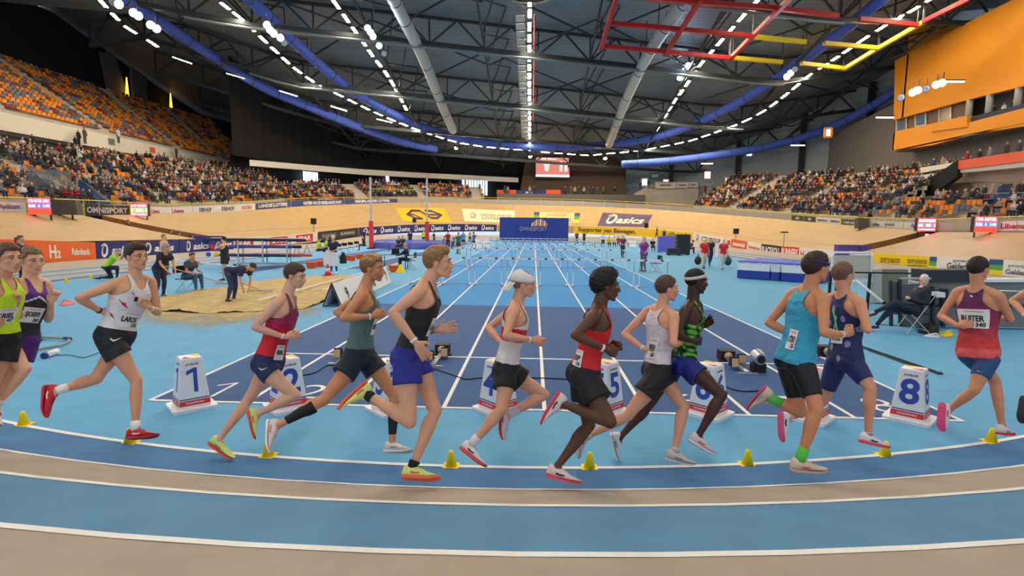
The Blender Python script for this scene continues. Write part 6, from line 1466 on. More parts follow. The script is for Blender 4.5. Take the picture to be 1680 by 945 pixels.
# starting blocks
def start_block(p, label, rz=0):
    e = empty('starting_block', p, label, 'starting block', rz=rz)
    mb = MB(); mb.box((-.035, -.1, .015), (.035, .78, .05)); mb.box((-.16, -.12, .0), (.16, -.07, .03)); mb.build('rail', M_alu, e, world=False)
    for i, (x, y) in enumerate(((-.1, .18), (.1, .42))):
        mb = MB(); P = [(0, 0), (.16, .0), (.13, .13), (.03, .16)]; M_ = Matrix(((0, 0, 1, x-.055), (1, 0, 0, y-.05), (0, 1, 0, .05), (0, 0, 0, 1))); mb.prism(P, .11, M_); o = mb.build('pedal', M_rub, e, world=False)
        mb = MB(); M2 = Matrix(((0, 0, 1, x-.05), (1, 0, 0, y-.058), (0, 1, 0, .055), (0, 0, 0, 1))); mb.prism([(0, .01), (.008, 0), (.035, .13), (.027, .135)], .1, M2); mb.build('pedal_pad', mat('tan pad', (206, 170, 130)), o, world=False)
    mb = MB(); mb.box((-.17, .66, 0), (.17, .72, .03)); mb.box((-.12, .74, .0), (.12, .94, .17)); o = mb.build('speaker_box', M_rub, e, world=False)
    mb = MB(); mb.cone((0, .735, .09), (0, .72, .09), .055, .07, n=16); mb.build('speaker_cone', mat('speaker tan', (200, 168, 132)), o, world=False, smooth=True)
for x, y, lb in ((558, 596, 'starting block in the second lane, left of the green vested runner'), (712, 600, 'starting block with speaker right of the blue shorts'), (1222, 612, 'starting block in full view left of the turquoise runner'), (1396, 602, 'starting block behind the navy runner')):
    start_block(Zp(x, y), lb)
e = empty('camera_unit', Zp(1243, 610), 'silver round lamp unit behind the starting block left of the turquoise runner', 'device')
mb = MB(); mb.box((-.1, -.07, .0), (.1, .07, .14)); mb.build('foot', M_rub, e, world=False); mb = MB(); mb.cone((0, .08, .24), (0, -.1, .22), .11, .09, n=18); mb.build('drum', M_alu, e, world=False); mb = MB(); mb.cone((0, -.101, .22), (0, -.115, .22), .06, .06, n=16); mb.build('lens', M_rub, e, world=False)
def cable(pts, label, r=.009, m=M_rub, nm='cable', z=.012):
    P = smooth_path([Zp(x, y, z) for x, y in pts], 6); e = empty(nm, P[0], label, 'cable'); mb = MB(); mb.tube(P, r, n=6); mb.build('sheath', m, e, smooth=True)
cable([(490, 616), (515, 612), (536, 600), (552, 600)], 'black cable curving left of the second lane block')
cable([(712, 605), (740, 614), (765, 622), (790, 620), (880, 620), (930, 622), (960, 625)], 'long black cable across the middle lanes')
cable([(1184, 628), (1200, 638), (1225, 642), (1255, 640)], 'black cable right of board 6')
cable([(1440, 532), (1500, 536), (1560, 538), (1680, 540)], 'thin black cable on the floor before the grey barrier')
# hurdles
M_hw = mat('white hurdle paint', (226, 230, 236), rough=.4); M_hb = mat('blue hurdle print', (30, 60, 150), rough=.5); M_hk = mat('dark hurdle print', (36, 40, 60))
def hurdle_proto(p, label, grp):
    e = empty('hurdle', p, label, 'hurdle', grp)
    mb = MB(); mb.box((-.59, -.012, .997), (.59, .012, 1.067)); tb = mb.build('top_bar', M_hw, e, world=False)
    for x in (-.3, .3): mb = MB(); mb.box((x-.055, -.0145, 1.004), (x+.055, -.0125, 1.06)); mb.build('bar_print', M_hk, tb, world=False)
    for x in (-.5, .5):
        mb = MB(); mb.box((x-.015, -.012, .05), (x+.015, .012, .6)); po = mb.build('upright', M_hw, e, world=False)
        mb = MB(); mb.box((x-.012, -.010, .6), (x+.012, .010, 1.0)); 
        mb.build('inner_post', M_hw, po, world=False)
        mb = MB()
        for i in range(9): mb.box((x-.0135, -.0125, .58+i*.046), (x+.0135, .0115, .606+i*.046))
        o = mb.build('scale_mark', M_hb, po, world=False); o['kind'] = 'stuff'
        mb = MB(); mb.box((x-.02, -.02, .012), (x+.02, .68, .045)); fo = mb.build('foot', M_hw, e, world=False)
        mb = MB(); mb.box((x-.024, -.05, .0), (x+.024, .0, .05)); mb.build('foot_cap', M_rd, fo, world=False)
    mb = MB(); mb.box((-.5, -.008, .05), (.5, .008, .075)); mb.build('stretcher', mat('grey hurdle tube', (150, 160, 175), metal=.3), e, world=False)
    return e
def dup(root, loc, label, group=None):
    r = root.copy(); COL.objects.link(r); r.location = loc; r['label'] = label
    if group: r['group'] = group
    for ch in root.children:
        c = ch.copy(); COL.objects.link(c); c.parent = r
        for g in ch.children: d = g.copy(); COL.objects.link(d); d.parent = c
    return r
ORD = ['nearest', 'second', 'third', 'fourth', 'farthest']; LN = ['first', 'second', 'third', 'fourth', 'fifth', 'sixth', 'seventh', 'eighth']; hp = None
for r_, y in enumerate((13.72, 22.86, 32.0, 41.1, 50.3)):
    for l_ in range(8):
        lb = 'white hurdle in the %s row, %s from the left' % (ORD[r_], LN[l_]); p = V((-4.88+1.22*(l_+.5), y, .0))
        if hp is None: hp = hurdle_proto(p, lb, 'hurdles set out on the sprint straight')
        else: dup(hp, p, lb)
# sand pit
M_sand = mat('beige sand', (196, 174, 128), rough=.95, noise=.16, nscale=3, bump=.9, bscale=9, spec=.1); M_sand2 = mat('scattered sand film', (196, 172, 122), rough=.95, noise=.1, nscale=6, spec=.1)
pit = [Zp(x, y) for x, y in ((628, 461), (500, 508), (268, 494), (330, 470), (455, 458))]
def sand_grid(poly, h, name, m, n=60, seed=3):
    xs = [p.x for p in poly]; ys = [p.y for p in poly]; rnd = random.Random(seed); x0, x1, y0, y1 = min(xs), max(xs), min(ys), max(ys)
    def inside(x, y):
        c = False
        for i in range(len(poly)):
            a, b = poly[i], poly[i-1]
            if (a.y > y) != (b.y > y) and x < (b.x-a.x)*(y-a.y)/(b.y-a.y)+a.x: c = not c
        return c
    vs = []; ok = []
    for j in range(n+1):
        for i in range(n+1):
            x = x0+(x1-x0)*i/n; y = y0+(y1-y0)*j/n; q = h*(.5+.3*sin(x*5.1+y*2.3)+.25*sin(y*6.7-x*3.1)+rnd.uniform(-.25, .25)); vs.append((x, y, .012+max(0, q))); ok.append(inside(x, y))
    fs = [(j*(n+1)+i, j*(n+1)+i+1, (j+1)*(n+1)+i+1, (j+1)*(n+1)+i) for j in range(n) for i in range(n) if ok[j*(n+1)+i] and ok[(j+1)*(n+1)+i+1]]
    mb = MB(); mb.add(vs, fs); o = mb.build(name, m, smooth=True); return tag(o, kind='structure')
sand_grid([Zp(x, y) for x, y in ((638, 450), (640, 458), (500, 508), (420, 512), (330, 516), (262, 512), (250, 498), (268, 488), (455, 458))], .07, 'sand_pit', M_sand, 90)
# thin film of spilt sand in front of the pit: procedural dust stain
M_film = mat('spilt sand film', (196, 174, 128), rough=.95, spec=.1); nt = M_film.node_tree; bs_ = nt.nodes['Principled BSDF']
at_ = nt.nodes.new('ShaderNodeAttribute'); at_.attribute_name = 'Col'; tc_ = nt.nodes.new('ShaderNodeTexCoord'); n1 = nt.nodes.new('ShaderNodeTexNoise'); n1.inputs['Scale'].default_value = 1.6; n1.inputs['Detail'].default_value = 9; n1.inputs['Roughness'].default_value = .7
nt.links.new(tc_.outputs['Object'], n1.inputs['Vector']); ad = nt.nodes.new('ShaderNodeMath'); ad.operation = 'ADD'; nt.links.new(n1.outputs['Fac'], ad.inputs[0]); nt.links.new(at_.outputs['Fac'], ad.inputs[1])
mr = nt.nodes.new('ShaderNodeMapRange'); mr.inputs[1].default_value = .66; mr.inputs[2].default_value = 1.05; mr.inputs[3].default_value = 0; mr.inputs[4].default_value = .9; nt.links.new(ad.outputs[0], mr.inputs[0]); nt.links.new(mr.outputs[0], bs_.inputs['Alpha'])
vs = []; cl = []; NX, NY = 30, 14
for j in range(NY+1):
    for i in range(NX+1):
        u, v = i/NX, j/NY; p = Zp(175+400*u-20*v, 500+52*v); vs.append((p.x, p.y, .006)); cl.append(max(0, 1-v)**1.1*.85*min(1, u*4, (1-u)*4)*(.6+.4*sin(3.1*u+.4)))
mb = MB(); mb.add(vs, [(j*(NX+1)+i, (j+1)*(NX+1)+i, (j+1)*(NX+1)+i+1, j*(NX+1)+i+1) for j in range(NY) for i in range(NX)]); o = mb.build('spilt_sand', M_film)
a_c = o.data.color_attributes.new('Col', 'FLOAT_COLOR', 'POINT')
for i, c in enumerate(cl): a_c.data[i].color = (c, c, c, 1)
tag(o, 'thin sand spilt over the blue floor in front of the long jump pit', 'sand', kind='stuff')
mb = MB(); a, b = Zp(530, 479), Zp(640, 448); mb.bar(a+V((0, 0, .06)), b+V((0, 0, .06)), .05, .05); a, b = Zp(424, 500), Zp(560, 461); mb.bar(a+V((0, 0, .12)), b+V((0, 0, .1)), .05, .04); tag(mb.build('pit_kerb', M_line), kind='structure')
# A-frame sign with a 9 beside the pit
A, B = Zp(545, 503), Zp(632, 463); d = (B-A); d.z = 0; L_ = d.length; d.normalize(); nr = V((d.y, -d.x, 0)); Hs = .62
e = empty('distance_sign', A, 'long white A-frame distance sign with a 9 along the right side of the sand pit', 'sign')
mb = MB(); mb.add([A+nr*.24, B+nr*.24, B+V((0, 0, Hs)), A+V((0, 0, Hs))]+[A+nr*.22, B+nr*.22, B+V((0, 0, Hs-.02))-nr*.01, A+V((0, 0, Hs-.02))-nr*.01], [(0, 1, 2, 3), (7, 6, 5, 4), (0, 4, 5, 1), (1, 5, 6, 2), (2, 6, 7, 3), (3, 7, 4, 0)]); mb.build('front_panel', M_plas, e)
mb = MB(); mb.add([A-nr*.24, B-nr*.24, B+V((0, 0, Hs)), A+V((0, 0, Hs))]+[A-nr*.22, B-nr*.22, B+V((0, 0, Hs-.02)), A+V((0, 0, Hs-.02))], [(3, 2, 1, 0), (4, 5, 6, 7), (0, 1, 5, 4), (1, 2, 6, 5), (3, 0, 4, 7)]); mb.build('back_panel', M_plas, e)
mb = MB(); mb.bar(A+nr*.25, A+V((0, 0, Hs+.01)), .03); mb.bar(A-nr*.25, A+V((0, 0, Hs+.01)), .03); mb.bar(A+nr*.25, A-nr*.25, .03); mb.build('end_frame', M_rub, e)
eyv = (V((0, 0, Hs))-nr*.24).normalized()
for t, u in (('9', .14), ('8', .62), ('7', .93)):
    mb = MB(); put_text(mb, t, A+d*(L_*u)+nr*(.24-.1)+V((0, 0, Hs*.45))+nr*.015, d, eyv, .32, fit=.3); mb.build('numeral', M_rub, e)
# chairs
def chair(p, rz, label, grp=None, nm='folding_chair', s=1.):
    e = empty(nm, p, label, 'chair', grp, rz=rz)     # faces +X
    mb = MB(); mb.box((-.2, -.21, .43), (.2, .21, .455)); mb.build('seat', M_rub, e, world=False)
    mb = MB(); mb.box((-.27, -.21, .62), (-.24, .21, .84)); mb.build('backrest', M_rub, e, world=False)
    for y in (-.215, .215):
        mb = MB(); mb.tube([(.24, y, .01), (-.26, y, .86)], .012, n=6); mb.build('leg', M_alu, e, world=False); mb = MB(); mb.tube([(-.24, y*.92, .01), (.18, y*.92, .44)], .012, n=6); mb.build('leg', M_alu, e, world=False)
    mb = MB(); mb.tube([(.2, -.2, .08), (.2, .2, .08)], .009, n=5); mb.tube([(-.2, -.2, .08), (-.2, .2, .08)], .009, n=5); mb.build('stretcher', M_alu, e, world=False)
    return e
def bucket(p, label, s=1.):
    e = empty('bucket', p, label, 'bucket', 'orange tubs on the left of the runway'); mb = MB(); mb.tube([(0, 0, 0), (0, 0, .3*s)], [.2*s, .27*s], n=16, caps=False); mb.build('tub', mat('orange plastic tub', (240, 94, 40), rough=.5), e, world=False)
    mb = MB(); mb.tube([(.29*s*cos(q), .29*s*sin(q), .3*s) for q in [2*pi*i/16 for i in range(17)]], .016*s, n=6, caps=False); mb.build('rim', mat('orange plastic tub', (240, 94, 40), rough=.5), e, world=False)
for x, y, lb in ((511, 440, 'leftmost of the five orange tubs in a row'), (526, 437.5, 'second orange tub from the left in the row'), (537, 434.5, 'third orange tub, beside the official holding the sheet'), (577, 428, 'fourth orange tub, below the black chairs'), (590, 425, 'fifth orange tub, rightmost in the row'), (566, 427, 'orange tub partly behind the black bag'), (646, 446, 'orange tub by the timing table')):
    bucket(Zp(x, y), lb)
p = Zp(538, 452.5); e = empty('traffic_cone', p, 'red and white traffic cone beside the official with the white sheet', 'cone'); mb = MB(); mb.box((-.2, -.2, 0), (.2, .2, .04)); mb.build('base', M_rd, e, world=False)
for z0, z1, m_ in ((.04, .2, M_rd), (.2, .33, M_plas), (.33, .5, M_rd)):
    mb = MB(); mb.cone((0, 0, z0), (0, 0, z1), .15-.22*z0, .15-.22*z1); mb.build('cone_band', m_, e, world=False, smooth=True)
p = Zp(657, 446.5); e = empty('yellow_marker', p, 'yellow pyramid marker beside the timing table', 'cone'); mb = MB(); mb.add([(-.2, -.2, 0), (.2, -.2, 0), (.2, .2, 0), (-.2, .2, 0), (0, 0, .42)], [(3, 2, 1, 0), (0, 1, 4), (1, 2, 4), (2, 3, 4), (3, 0, 4)]); mb.build('pyramid', M_cone, e, world=False); mb = MB(); mb.tube([(0, 0, .4), (0, 0, .46)], .02, n=6); mb.build('tip', M_rub, e, world=False)
for i, (x, y) in enumerate(((556, 419), (566, 417), (576, 415), (586, 412.5), (545, 421))):
    chair(Zp(x, y), radians(-60), 'black folding chair in the row behind the tubs, %s from the left' % ('second', 'third', 'fourth', 'last', 'first')[i], 'black folding chairs behind the tubs')
p = Zp(563, 432); e = empty('sports_bag', p, 'black upright bag beside the official with the sheet', 'bag'); mb = MB(); mb.tube([(0, 0, .05), (0, 0, .3), (.02, 0, .55)], [.2, .19, .1], n=10); mb.build('body', M_rub, e, world=False, smooth=True); mb = MB(); mb.tube([(-.1, -.15, .3), (0, -.22, .5), (.1, -.12, .58)], .02, n=6); mb.build('strap', M_rub, e, world=False)
# pole trolley
p = Zp(432, 437); e = empty('pole_trolley', p, 'metal trolley stacked with long bundled vaulting poles', 'trolley', rz=radians(8))
mb = MB()
for x in (-1.1, .1, 1.3): mb.bar((x, -.3, .1), (x, -.3, 1.35), .06); mb.bar((x, .3, .1), (x, .3, 1.35), .06); mb.bar((x, -.35, .5), (x, .35, .5), .05); mb.bar((x, -.35, .95), (x, .35, .95), .05); mb.bar((x, -.35, 1.3), (x, .35, 1.3), .05)
mb.bar((-1.4, -.3, .15), (1.6, -.3, .15), .07); mb.bar((-1.4, .3, .15), (1.6, .3, .15), .07); mb.build('frame', M_alu, e, world=False)
rnd = random.Random(9)
for i, (y, z, c, x0, x1) in enumerate(((-.25, 1.38, (40, 44, 60), -2.6, 2.2), (-.1, 1.4, (180, 184, 190), -2.4, 2.0), (.1, 1.4, (60, 60, 66), -2.5, 1.8), (-.2, 1.03, (60, 84, 170), -2.2, 1.5), (0, 1.03, (34, 36, 44), -2.5, 1.9), (.15, 1.03, (200, 202, 206), -2.2, 1.7), (-.2, .58, (46, 62, 110), -2.0, 1.4), (.05, .6, (220, 90, 60), -.4, 2.4), (.2, .58, (150, 156, 164), -2.1, 1.6))):
    mb = MB(); mb.tube([(x0, y, z), (x1, y, z)], .075, n=8); mb.build('pole_bundle', mat('pole sleeve %d' % i, c), e, world=False, smooth=True)
for i, (x, c) in enumerate(((-2.6, (50, 90, 200)), (-2.4, (230, 60, 60)), (-2.2, (250, 200, 50)))):
    mb = MB(); mb.sph((x, -.2, .62+.35*(i % 2)), .12); mb.build('end_cap', mat('end cap %d' % i, c), e, world=False, smooth=True)
for x in (-1.3, 1.5):
    for y in (-.3, .3): mb = MB(); mb.cone((x, y-.03, .08), (x, y+.03, .08), .08, .08, n=10); mb.build('wheel', M_rub, e, world=False)
e = empty('crossbar', Zp(285, 434), 'red and white crossbar lying on stands behind the rakers', 'bar'); mb = MB(); a, b = Zp(285, 434)+V((0, 0, .25)), Zp(415, 448)+V((0, 0, .2)); mb.tube([a, b], .03, n=6); mb.build('bar', M_plas, e); mb = MB(); mb.tube([a.lerp(b, .3), a.lerp(b, .38)], .034, n=6); mb.build('red_section', M_rd, e); mb = MB(); mb.bar(a, V((a.x, a.y, 0)), .03); mb.bar(b, V((b.x, b.y, 0)), .03); mb.build('stand', M_rub, e)
# red hurdle trainer frames
for i, (x, y) in enumerate(((487, 422), (504, 421))):
    p = Zp(x, y); e = empty('low_frame', p, ('left', 'right')[i]+' low dark red A-frame stand behind the tubs', 'frame'); mb = MB(); mb.tube([(-.3, 0, 0), (0, 0, .8), (.3, 0, 0)], .025, n=5); mb.build('leg', mat('dark red tube', (150, 40, 50)), e, world=False); mb = MB(); mb.tube([(-.3, 0, .03), (.3, 0, .03)], .02, n=5); mb.build('stretcher', mat('dark red tube', (150, 40, 50)), e, world=False)
# pole vault
p = Zp(672, 408); yv = p.y; a = Zp(592, 409); b = Zp(734, 409); e = empty('landing_mat', V(((a.x+b.x)/2, yv, 0)), 'large blue pole vault landing mat between the two uprights', 'mat')
M_mat = mat('blue mat vinyl', (64, 92, 190), rough=.45, noise=.05); hw = (b.x-a.x)/2
mb = MB(); mb.add([(-hw, -.5, 0), (hw, -.5, 0), (hw, 5, 0), (-hw, 5, 0), (-hw+.5, .3, .8), (hw-.5, .3, .8), (hw-.5, 5, .8), (-hw+.5, 5, .8)], [(3, 2, 1, 0), (0, 1, 5, 4), (1, 2, 6, 5), (2, 3, 7, 6), (3, 0, 4, 7), (4, 5, 6, 7)]); mb.build('main_block', M_mat, e, world=False)
for i in (-1, 1): mb = MB(); mb.add([(i*.3, -1.6, 0), (i*hw*.95, -1.2, 0), (i*hw*.95, -.45, 0), (i*.3, .2, 0), (i*.45, -.9, .6), (i*hw*.85, -.8, .6), (i*hw*.85, .1, .72), (i*.45, .2, .72)], [(3, 2, 1, 0), (0, 1, 5, 4), (1, 2, 6, 5), (2, 3, 7, 6), (3, 0, 4, 7), (4, 5, 6, 7)]); mb.build('front_wedge', mat('dark blue mat vinyl', (44, 66, 160), rough=.5), e, world=False)
for i, (x, yb, yt) in enumerate(((609.5, 399, 291), (701, 399, 293))):
    d_ = (Zp(x, 408)-CAM).length; p = Zp(x, 408); zt = zat(x, yt, p); e = empty('vault_upright', V((p.x, p.y, 0)), 'tall grey pole vault upright with red padding, '+('left' if i == 0 else 'right')+' one', 'post')
    mb = MB(); mb.box((p.x-.08, p.y-.08, 1.9), (p.x+.08, p.y+.08, zt)); mb.build('post', M_alu, e); mb = MB(); mb.box((p.x-.17, p.y-.17, .1), (p.x+.17, p.y+.17, 2.6)); mb.build('pad', M_rd, e); mb = MB(); mb.box((p.x-.3, p.y-.5, 0), (p.x+.3, p.y+.8, .1)); mb.build('base', M_rub, e)
pa, pb = Zp(609.5, 408), Zp(701, 408); za = zat(617, 310, pa); e = empty('crossbar', V((pa.x, pa.y-.12, za)), 'thin yellow crossbar resting high between the vault uprights', 'bar'); mb = MB(); mb.tube([V((pa.x+.1, pa.y-.15, za)), V((pb.x-.1, pb.y-.15, za))], .035, n=6); mb.build('bar', mat('yellow green bar', (190, 196, 80)), e); mb = MB(); mb.tube([V((pb.x-.7, pb.y-.15, za)), V((pb.x-.4, pb.y-.15, za))], .045, n=6); mb.build('red_section', M_rd, e)
# blue draped stage at the far end
a, b = Yp(820, 382, 77), Yp(932, 383, 77); zt = Yp(876, 357.5, 77).z; e = empty('draped_stage', V(((a.x+b.x)/2, 77, .0)), 'large royal blue draped banner with an orange striped emblem at the end of the straight', 'banner')
mb = MB(); n = 40; vs = []
for i in range(n+1):
    x = a.x+(b.x-a.x)*i/n; o = .05*sin(i*1.3)+.03*sin(i*2.7); vs += [V((x, 77+o, .02)), V((x, 77+o*.3, zt))]
mb.add(vs, [(2*i, 2*i+2, 2*i+3, 2*i+1) for i in range(n)]); mb.build('drape', mat('royal blue drape', (36, 62, 150), rough=.7), e); mb = MB(); mb.bar(V((a.x, 77.1, zt)), V((b.x, 77.1, zt)), .08); mb.bar(V((a.x, 77.1, 0)), V((a.x, 77.1, zt)), .08); mb.bar(V((b.x, 77.1, 0)), V((b.x, 77.1, zt)), .08); mb.build('frame', M_steel, e)
for i in range(8):
    q0, q1 = pi*.02+i*.37, pi*.02+i*.37+.25; mb = MB(); cx, cz = Yp(886, 371, 76.8).x, Yp(886, 371, 76.8).z
    u0, u1 = -1+i*.25, -1+i*.25+.18; h0, h1 = sqrt(max(0, 1-(u0+.09)**2)), sqrt(max(0, 1-(u1+.0)**2)); mb.add([V((cx+1.25*u0-.1, 76.85, cz)), V((cx+1.25*u1-.1, 76.85, cz)), V((cx+1.25*u1, 76.85, cz+1.05*h1)), V((cx+1.25*u0, 76.85, cz+1.05*h0))], [(0, 1, 2, 3)]); mb.build('emblem_stripe', mat('emblem orange' if i % 2 else 'emblem white', (236, 130, 60) if i % 2 else (226, 220, 220)), e)
mb = MB(); put_text(mb, 'OMNISPORT', Yp(875, 375.5, 76.8), V((1, 0, 0)), V((0, 0, 1)), .62, fit=4.2); mb.build('lettering', mat('muted violet print', (140, 140, 180)), e)
# speakers and lamp stands on the bank
for x, yt, yb, yf, lb in ((515, 358, 368, 380, 'black loudspeaker on a pole at the left of the far bank'), (680, 358, 365, 372, 'black loudspeaker below the yellow bank print'), (1060, 366, 374, 379, 'black loudspeaker beside the purple bank print'), (1207.5, 375, 384, 393, 'black loudspeaker on a pole at the right of the far bank')):
    p = board_base(x)+V((0, 0, 0)); z1 = zat(x, yb, p); z2 = zat(x, yt, p); e = empty('loudspeaker', p, lb, 'speaker'); o_ = (V((CAM.x, CAM.y, 0))-V((p.x, p.y, 0))).normalized()*-.35; q = p+o_
    mb = MB(); mb.box((q.x-.28, q.y-.2, z1), (q.x+.28, q.y+.2, z2)); mb.build('cabinet', M_rub, e); mb = MB(); mb.cone(V((q.x, q.y, p.z)), V((q.x, q.y, z1)), .03, .03, n=6); mb.build('pole', M_rub, e)
p = board_base(1287); z1 = zat(1287, 382, p); e = empty('light_stand', p, 'thin black stand with a small flat lamp on the right bank', 'stand'); q = p+(p-V((CAM.x, CAM.y, p.z))).normalized()*.4; mb = MB(); mb.cone(V((q.x, q.y, p.z)), V((q.x, q.y, z1)), .025, .02, n=6); mb.build('pole', M_rub, e); mb = MB(); mb.box((q.x-.35, q.y-.1, z1), (q.x+.35, q.y+.1, z1+.12)); mb.build('lamp_head', M_rub, e)
p = board_base(1413); q = p+(p-V((CAM.x, CAM.y, p.z))).normalized()*.4; e = empty('microphone_stand', p, 'thin black microphone stand at the right trench', 'stand'); mb = MB(); mb.cone(V((q.x, q.y, p.z)), V((q.x, q.y, p.z+1.3)), .02, .015, n=6); mb.build('pole', M_rub, e); mb = MB(); mb.cone(V((q.x, q.y, p.z+1.3)), V((q.x, q.y, p.z+1.55)), .04, .04, n=6); mb.build('microphone', M_rub, e)
for x, lb in ((1400, 'purple box behind the boards at the right trench'), (338, 'purple box behind the boards at the left trench')):
    p = board_base(x); q = p+(p-V((CAM.x, CAM.y, p.z))).normalized()*.7; z1 = zat(x, 388 if x < 400 else 403, q); e = empty('storage_box', q, lb, 'box'); mb = MB(); mb.box((q.x-1.2, q.y-.3, p.z), (q.x+1.2, q.y+.3, z1)); mb.build('body', mat('purple box', (96, 72, 160)), e); mb = MB(); mb.box((q.x-1.25, q.y-.33, z1), (q.x+1.25, q.y+.33, z1+.06)); mb.build('lid', mat('purple box', (96, 72, 160)), e)
# high jump mat on the right
def block_mat(x0, x1, yb, depth, zt, label, grp=None):
    a, b = Zp(x0, yb), Zp(x1, yb+(x1-x0)*.07); e = empty('high_jump_mat', V((a.x, a.y, 0)), label, 'mat', grp); d = (b-a); L_ = d.length; d.normalize(); w = V((-d.y, d.x, 0))
    def q(u, v, z): return a+d*(u*L_)+w*v+V((0, 0, z))
    for z0, z1, m_, nm in ((0.02, .34*zt/.7, mat('royal blue foam', (36, 60, 160)), 'lower_block'), (.34*zt/.7, zt-.06, M_plas, 'upper_block'), (zt-.06, zt, mat('bright blue cover', (70, 96, 210)), 'cover')):
        mb = MB(); o = .0 if nm != 'cover' else .03; P = [q(0, -o, z0), q(1, -o, z0), q(1, depth, z0), q(0, depth, z0), q(0, -o, z1), q(1, -o, z1), q(1, depth, z1), q(0, depth, z1)]; mb.add(P, [(3, 2, 1, 0), (0, 1, 5, 4), (1, 2, 6, 5), (2, 3, 7, 6), (3, 0, 4, 7), (4, 5, 6, 7)]); mb.build(nm, m_, e)
    mb = MB()
    for u in (.02, .35, .7, .98): mb.bar(q(u, -.04, zt-.05), q(u, -.04, zt-.3), .06, .02)
    mb.build('strap', M_plas, e)
block_mat(1209, 1262, 456.5, 3.6, .80, 'left blue and white block of the high jump mat'); block_mat(1264, 1278, 460.4, 3.6, .80, 'narrow middle block of the high jump mat'); block_mat(1280.5, 1345, 461.6, 3.4, .80, 'right block of the high jump mat behind the turquoise runner')
# notice board, rail, barriers and pillar on the right
D0 = Zp(1400, 512)
def yrect(x0, x1, y0, y1, Y, m, nm, parent, th=.05, slant=.0):
    a = Yp(x0, y1, Y); b = Yp(x1, y1, Y); c = Yp(x1, y0, Y); d = Yp(x0, y0, Y); mb = MB(); P = [a, b, c, d]; mb.add(P+[p+V((0, th, 0)) for p in P], [(0, 1, 2, 3), (7, 6, 5, 4), (0, 4, 5, 1), (1, 5, 6, 2), (2, 6, 7, 3), (3, 7, 4, 0)]); return mb.build(nm, m, parent)
YN = Zp(1400, 497).y
e = empty('notice_board', Yp(1398, 497, YN), 'beige notice board with rounded white frame behind the navy runner', 'board')
yrect(1369, 1428, 419, 457, YN, mat('beige board', (196, 186, 170), rough=.5), 'panel', e); mb = MB()
c4 = [Yp(x, y, YN-.03) for x, y in ((1365, 462), (1365, 421), (1369, 414), (1425, 415), (1430, 421), (1430, 462), (1365, 462))]; mb.tube(c4, .035, n=6); mb.build('frame', M_plas, e); mb = MB(); mb.tube([Yp(1372, 462, YN), V((Yp(1372, 462, YN).x, YN, 0))], .03, n=6); mb.tube([Yp(1425, 462, YN), V((Yp(1425, 462, YN).x, YN, 0))], .03, n=6); mb.build('leg', M_steel, e)
YR = Zp(1400, 508).y
e = empty('guard_rail', Yp(1365, 508, YR), 'black guard rail in front of the beige notice board', 'rail'); z1 = Yp(1400, 447, YR).z; xa, xb = Yp(1355, 447, YR).x, Yp(1500, 447, YR).x
mb = MB(); mb.tube([V((xa, YR, z1)), V((xb, YR, z1))], .022, n=6); mb.build('top_rail', M_rub, e)
for x in (1359, 1423): q = Yp(x, 500, YR).x; mb = MB(); mb.box((q-.03, YR-.03, 0), (q+.03, YR+.03, z1)); mb.build('post', M_rub, e)
e = empty('white_pole', Zp(1452, 500), 'white pole leaning down to the right behind the navy runner', 'pole'); mb = MB(); mb.tube([Yp(1406, 461, YR-.4), Yp(1450, 497, YR-.9)], .035, n=7); mb.build('pole', M_plas, e, smooth=True); mb = MB(); mb.sph(Yp(1450, 497, YR-.9), .045); mb.build('end_cap', M_rub, e)
YP = Zp(1440, 503).y+.6
yrect(1434, 1447, 442, 497, YP, mat('pale pillar', (176, 176, 168)), 'trim_pillar', None, .3)['kind'] = 'structure'
yrect(1447, 1490, 442, 497, YP+.1, mat('olive grey wall', (128, 124, 108), rough=.7), 'wall_tunnel', None, .3)['kind'] = 'structure'
YG = Zp(1560, 537).y; M_gp = mat('grey barrier panel', (92, 98, 104), rough=.5, noise=.05); M_gp2 = mat('mid grey concrete barrier', (128, 126, 122), rough=.7, noise=.06)
e = empty('barrier', Yp(1560, 545, YG), 'long grey barrier with dark padded top behind the runner at the right', 'barrier')
yrect(1520, 1700, 462, 541, YG+.2, M_gp2, 'wall_panel', e, .25)
yrect(1519, 1605, 443, 463, YG+.1, mat('dark padding', (46, 48, 54), rough=.6), 'padding', e, .5); yrect(1605, 1700, 458, 463, YG+.1, M_plas, 'coping', e, .4); yrect(1520, 1700, 500, 503, YG+.1, M_steel, 'joint_strip', e, .1)
mb = MB(); mb.tube([Yp(1590, 476, YG-.15), Yp(1700, 479, YG-.15)], .02, n=6); mb.build('handrail', M_alu, e)
e = empty('barrier', Yp(1500, 535, YG-.3), 'dark grey metal frame barrier behind the seated official', 'barrier')
for x0, x1, y0, y1 in ((1462, 1476, 462, 522), (1477, 1530, 466, 540), (1531, 1552, 474, 546)): yrect(x0, x1, y0, y1-6, YG+.1, M_gp, 'panel', e, .05)
for x, y0 in ((1461, 460), (1476, 458), (1530, 470), (1546, 474)):
    q0, q1 = Yp(x, 545, YG+.05), Yp(x, y0, YG+.05); mb = MB(); mb.bar(V((q0.x, q0.y, 0)), q1, .06); mb.build('post', M_steel, e)
mb = MB(); mb.tube([Yp(1478, 457, YG+.05), Yp(1526, 457, YG+.05)], .03, n=6); mb.build('top_rail', M_alu, e)
e = empty('tripod_lamp', Zp(1548, 545), 'white video unit clamped to the grey barrier beside the runner at the right', 'device'); yrect(1537, 1551, 480, 488, YG-.6, M_plas, 'body', e, .2); yrect(1546, 1556, 474, 500, YG-.5, M_rub, 'bracket', e, .1)
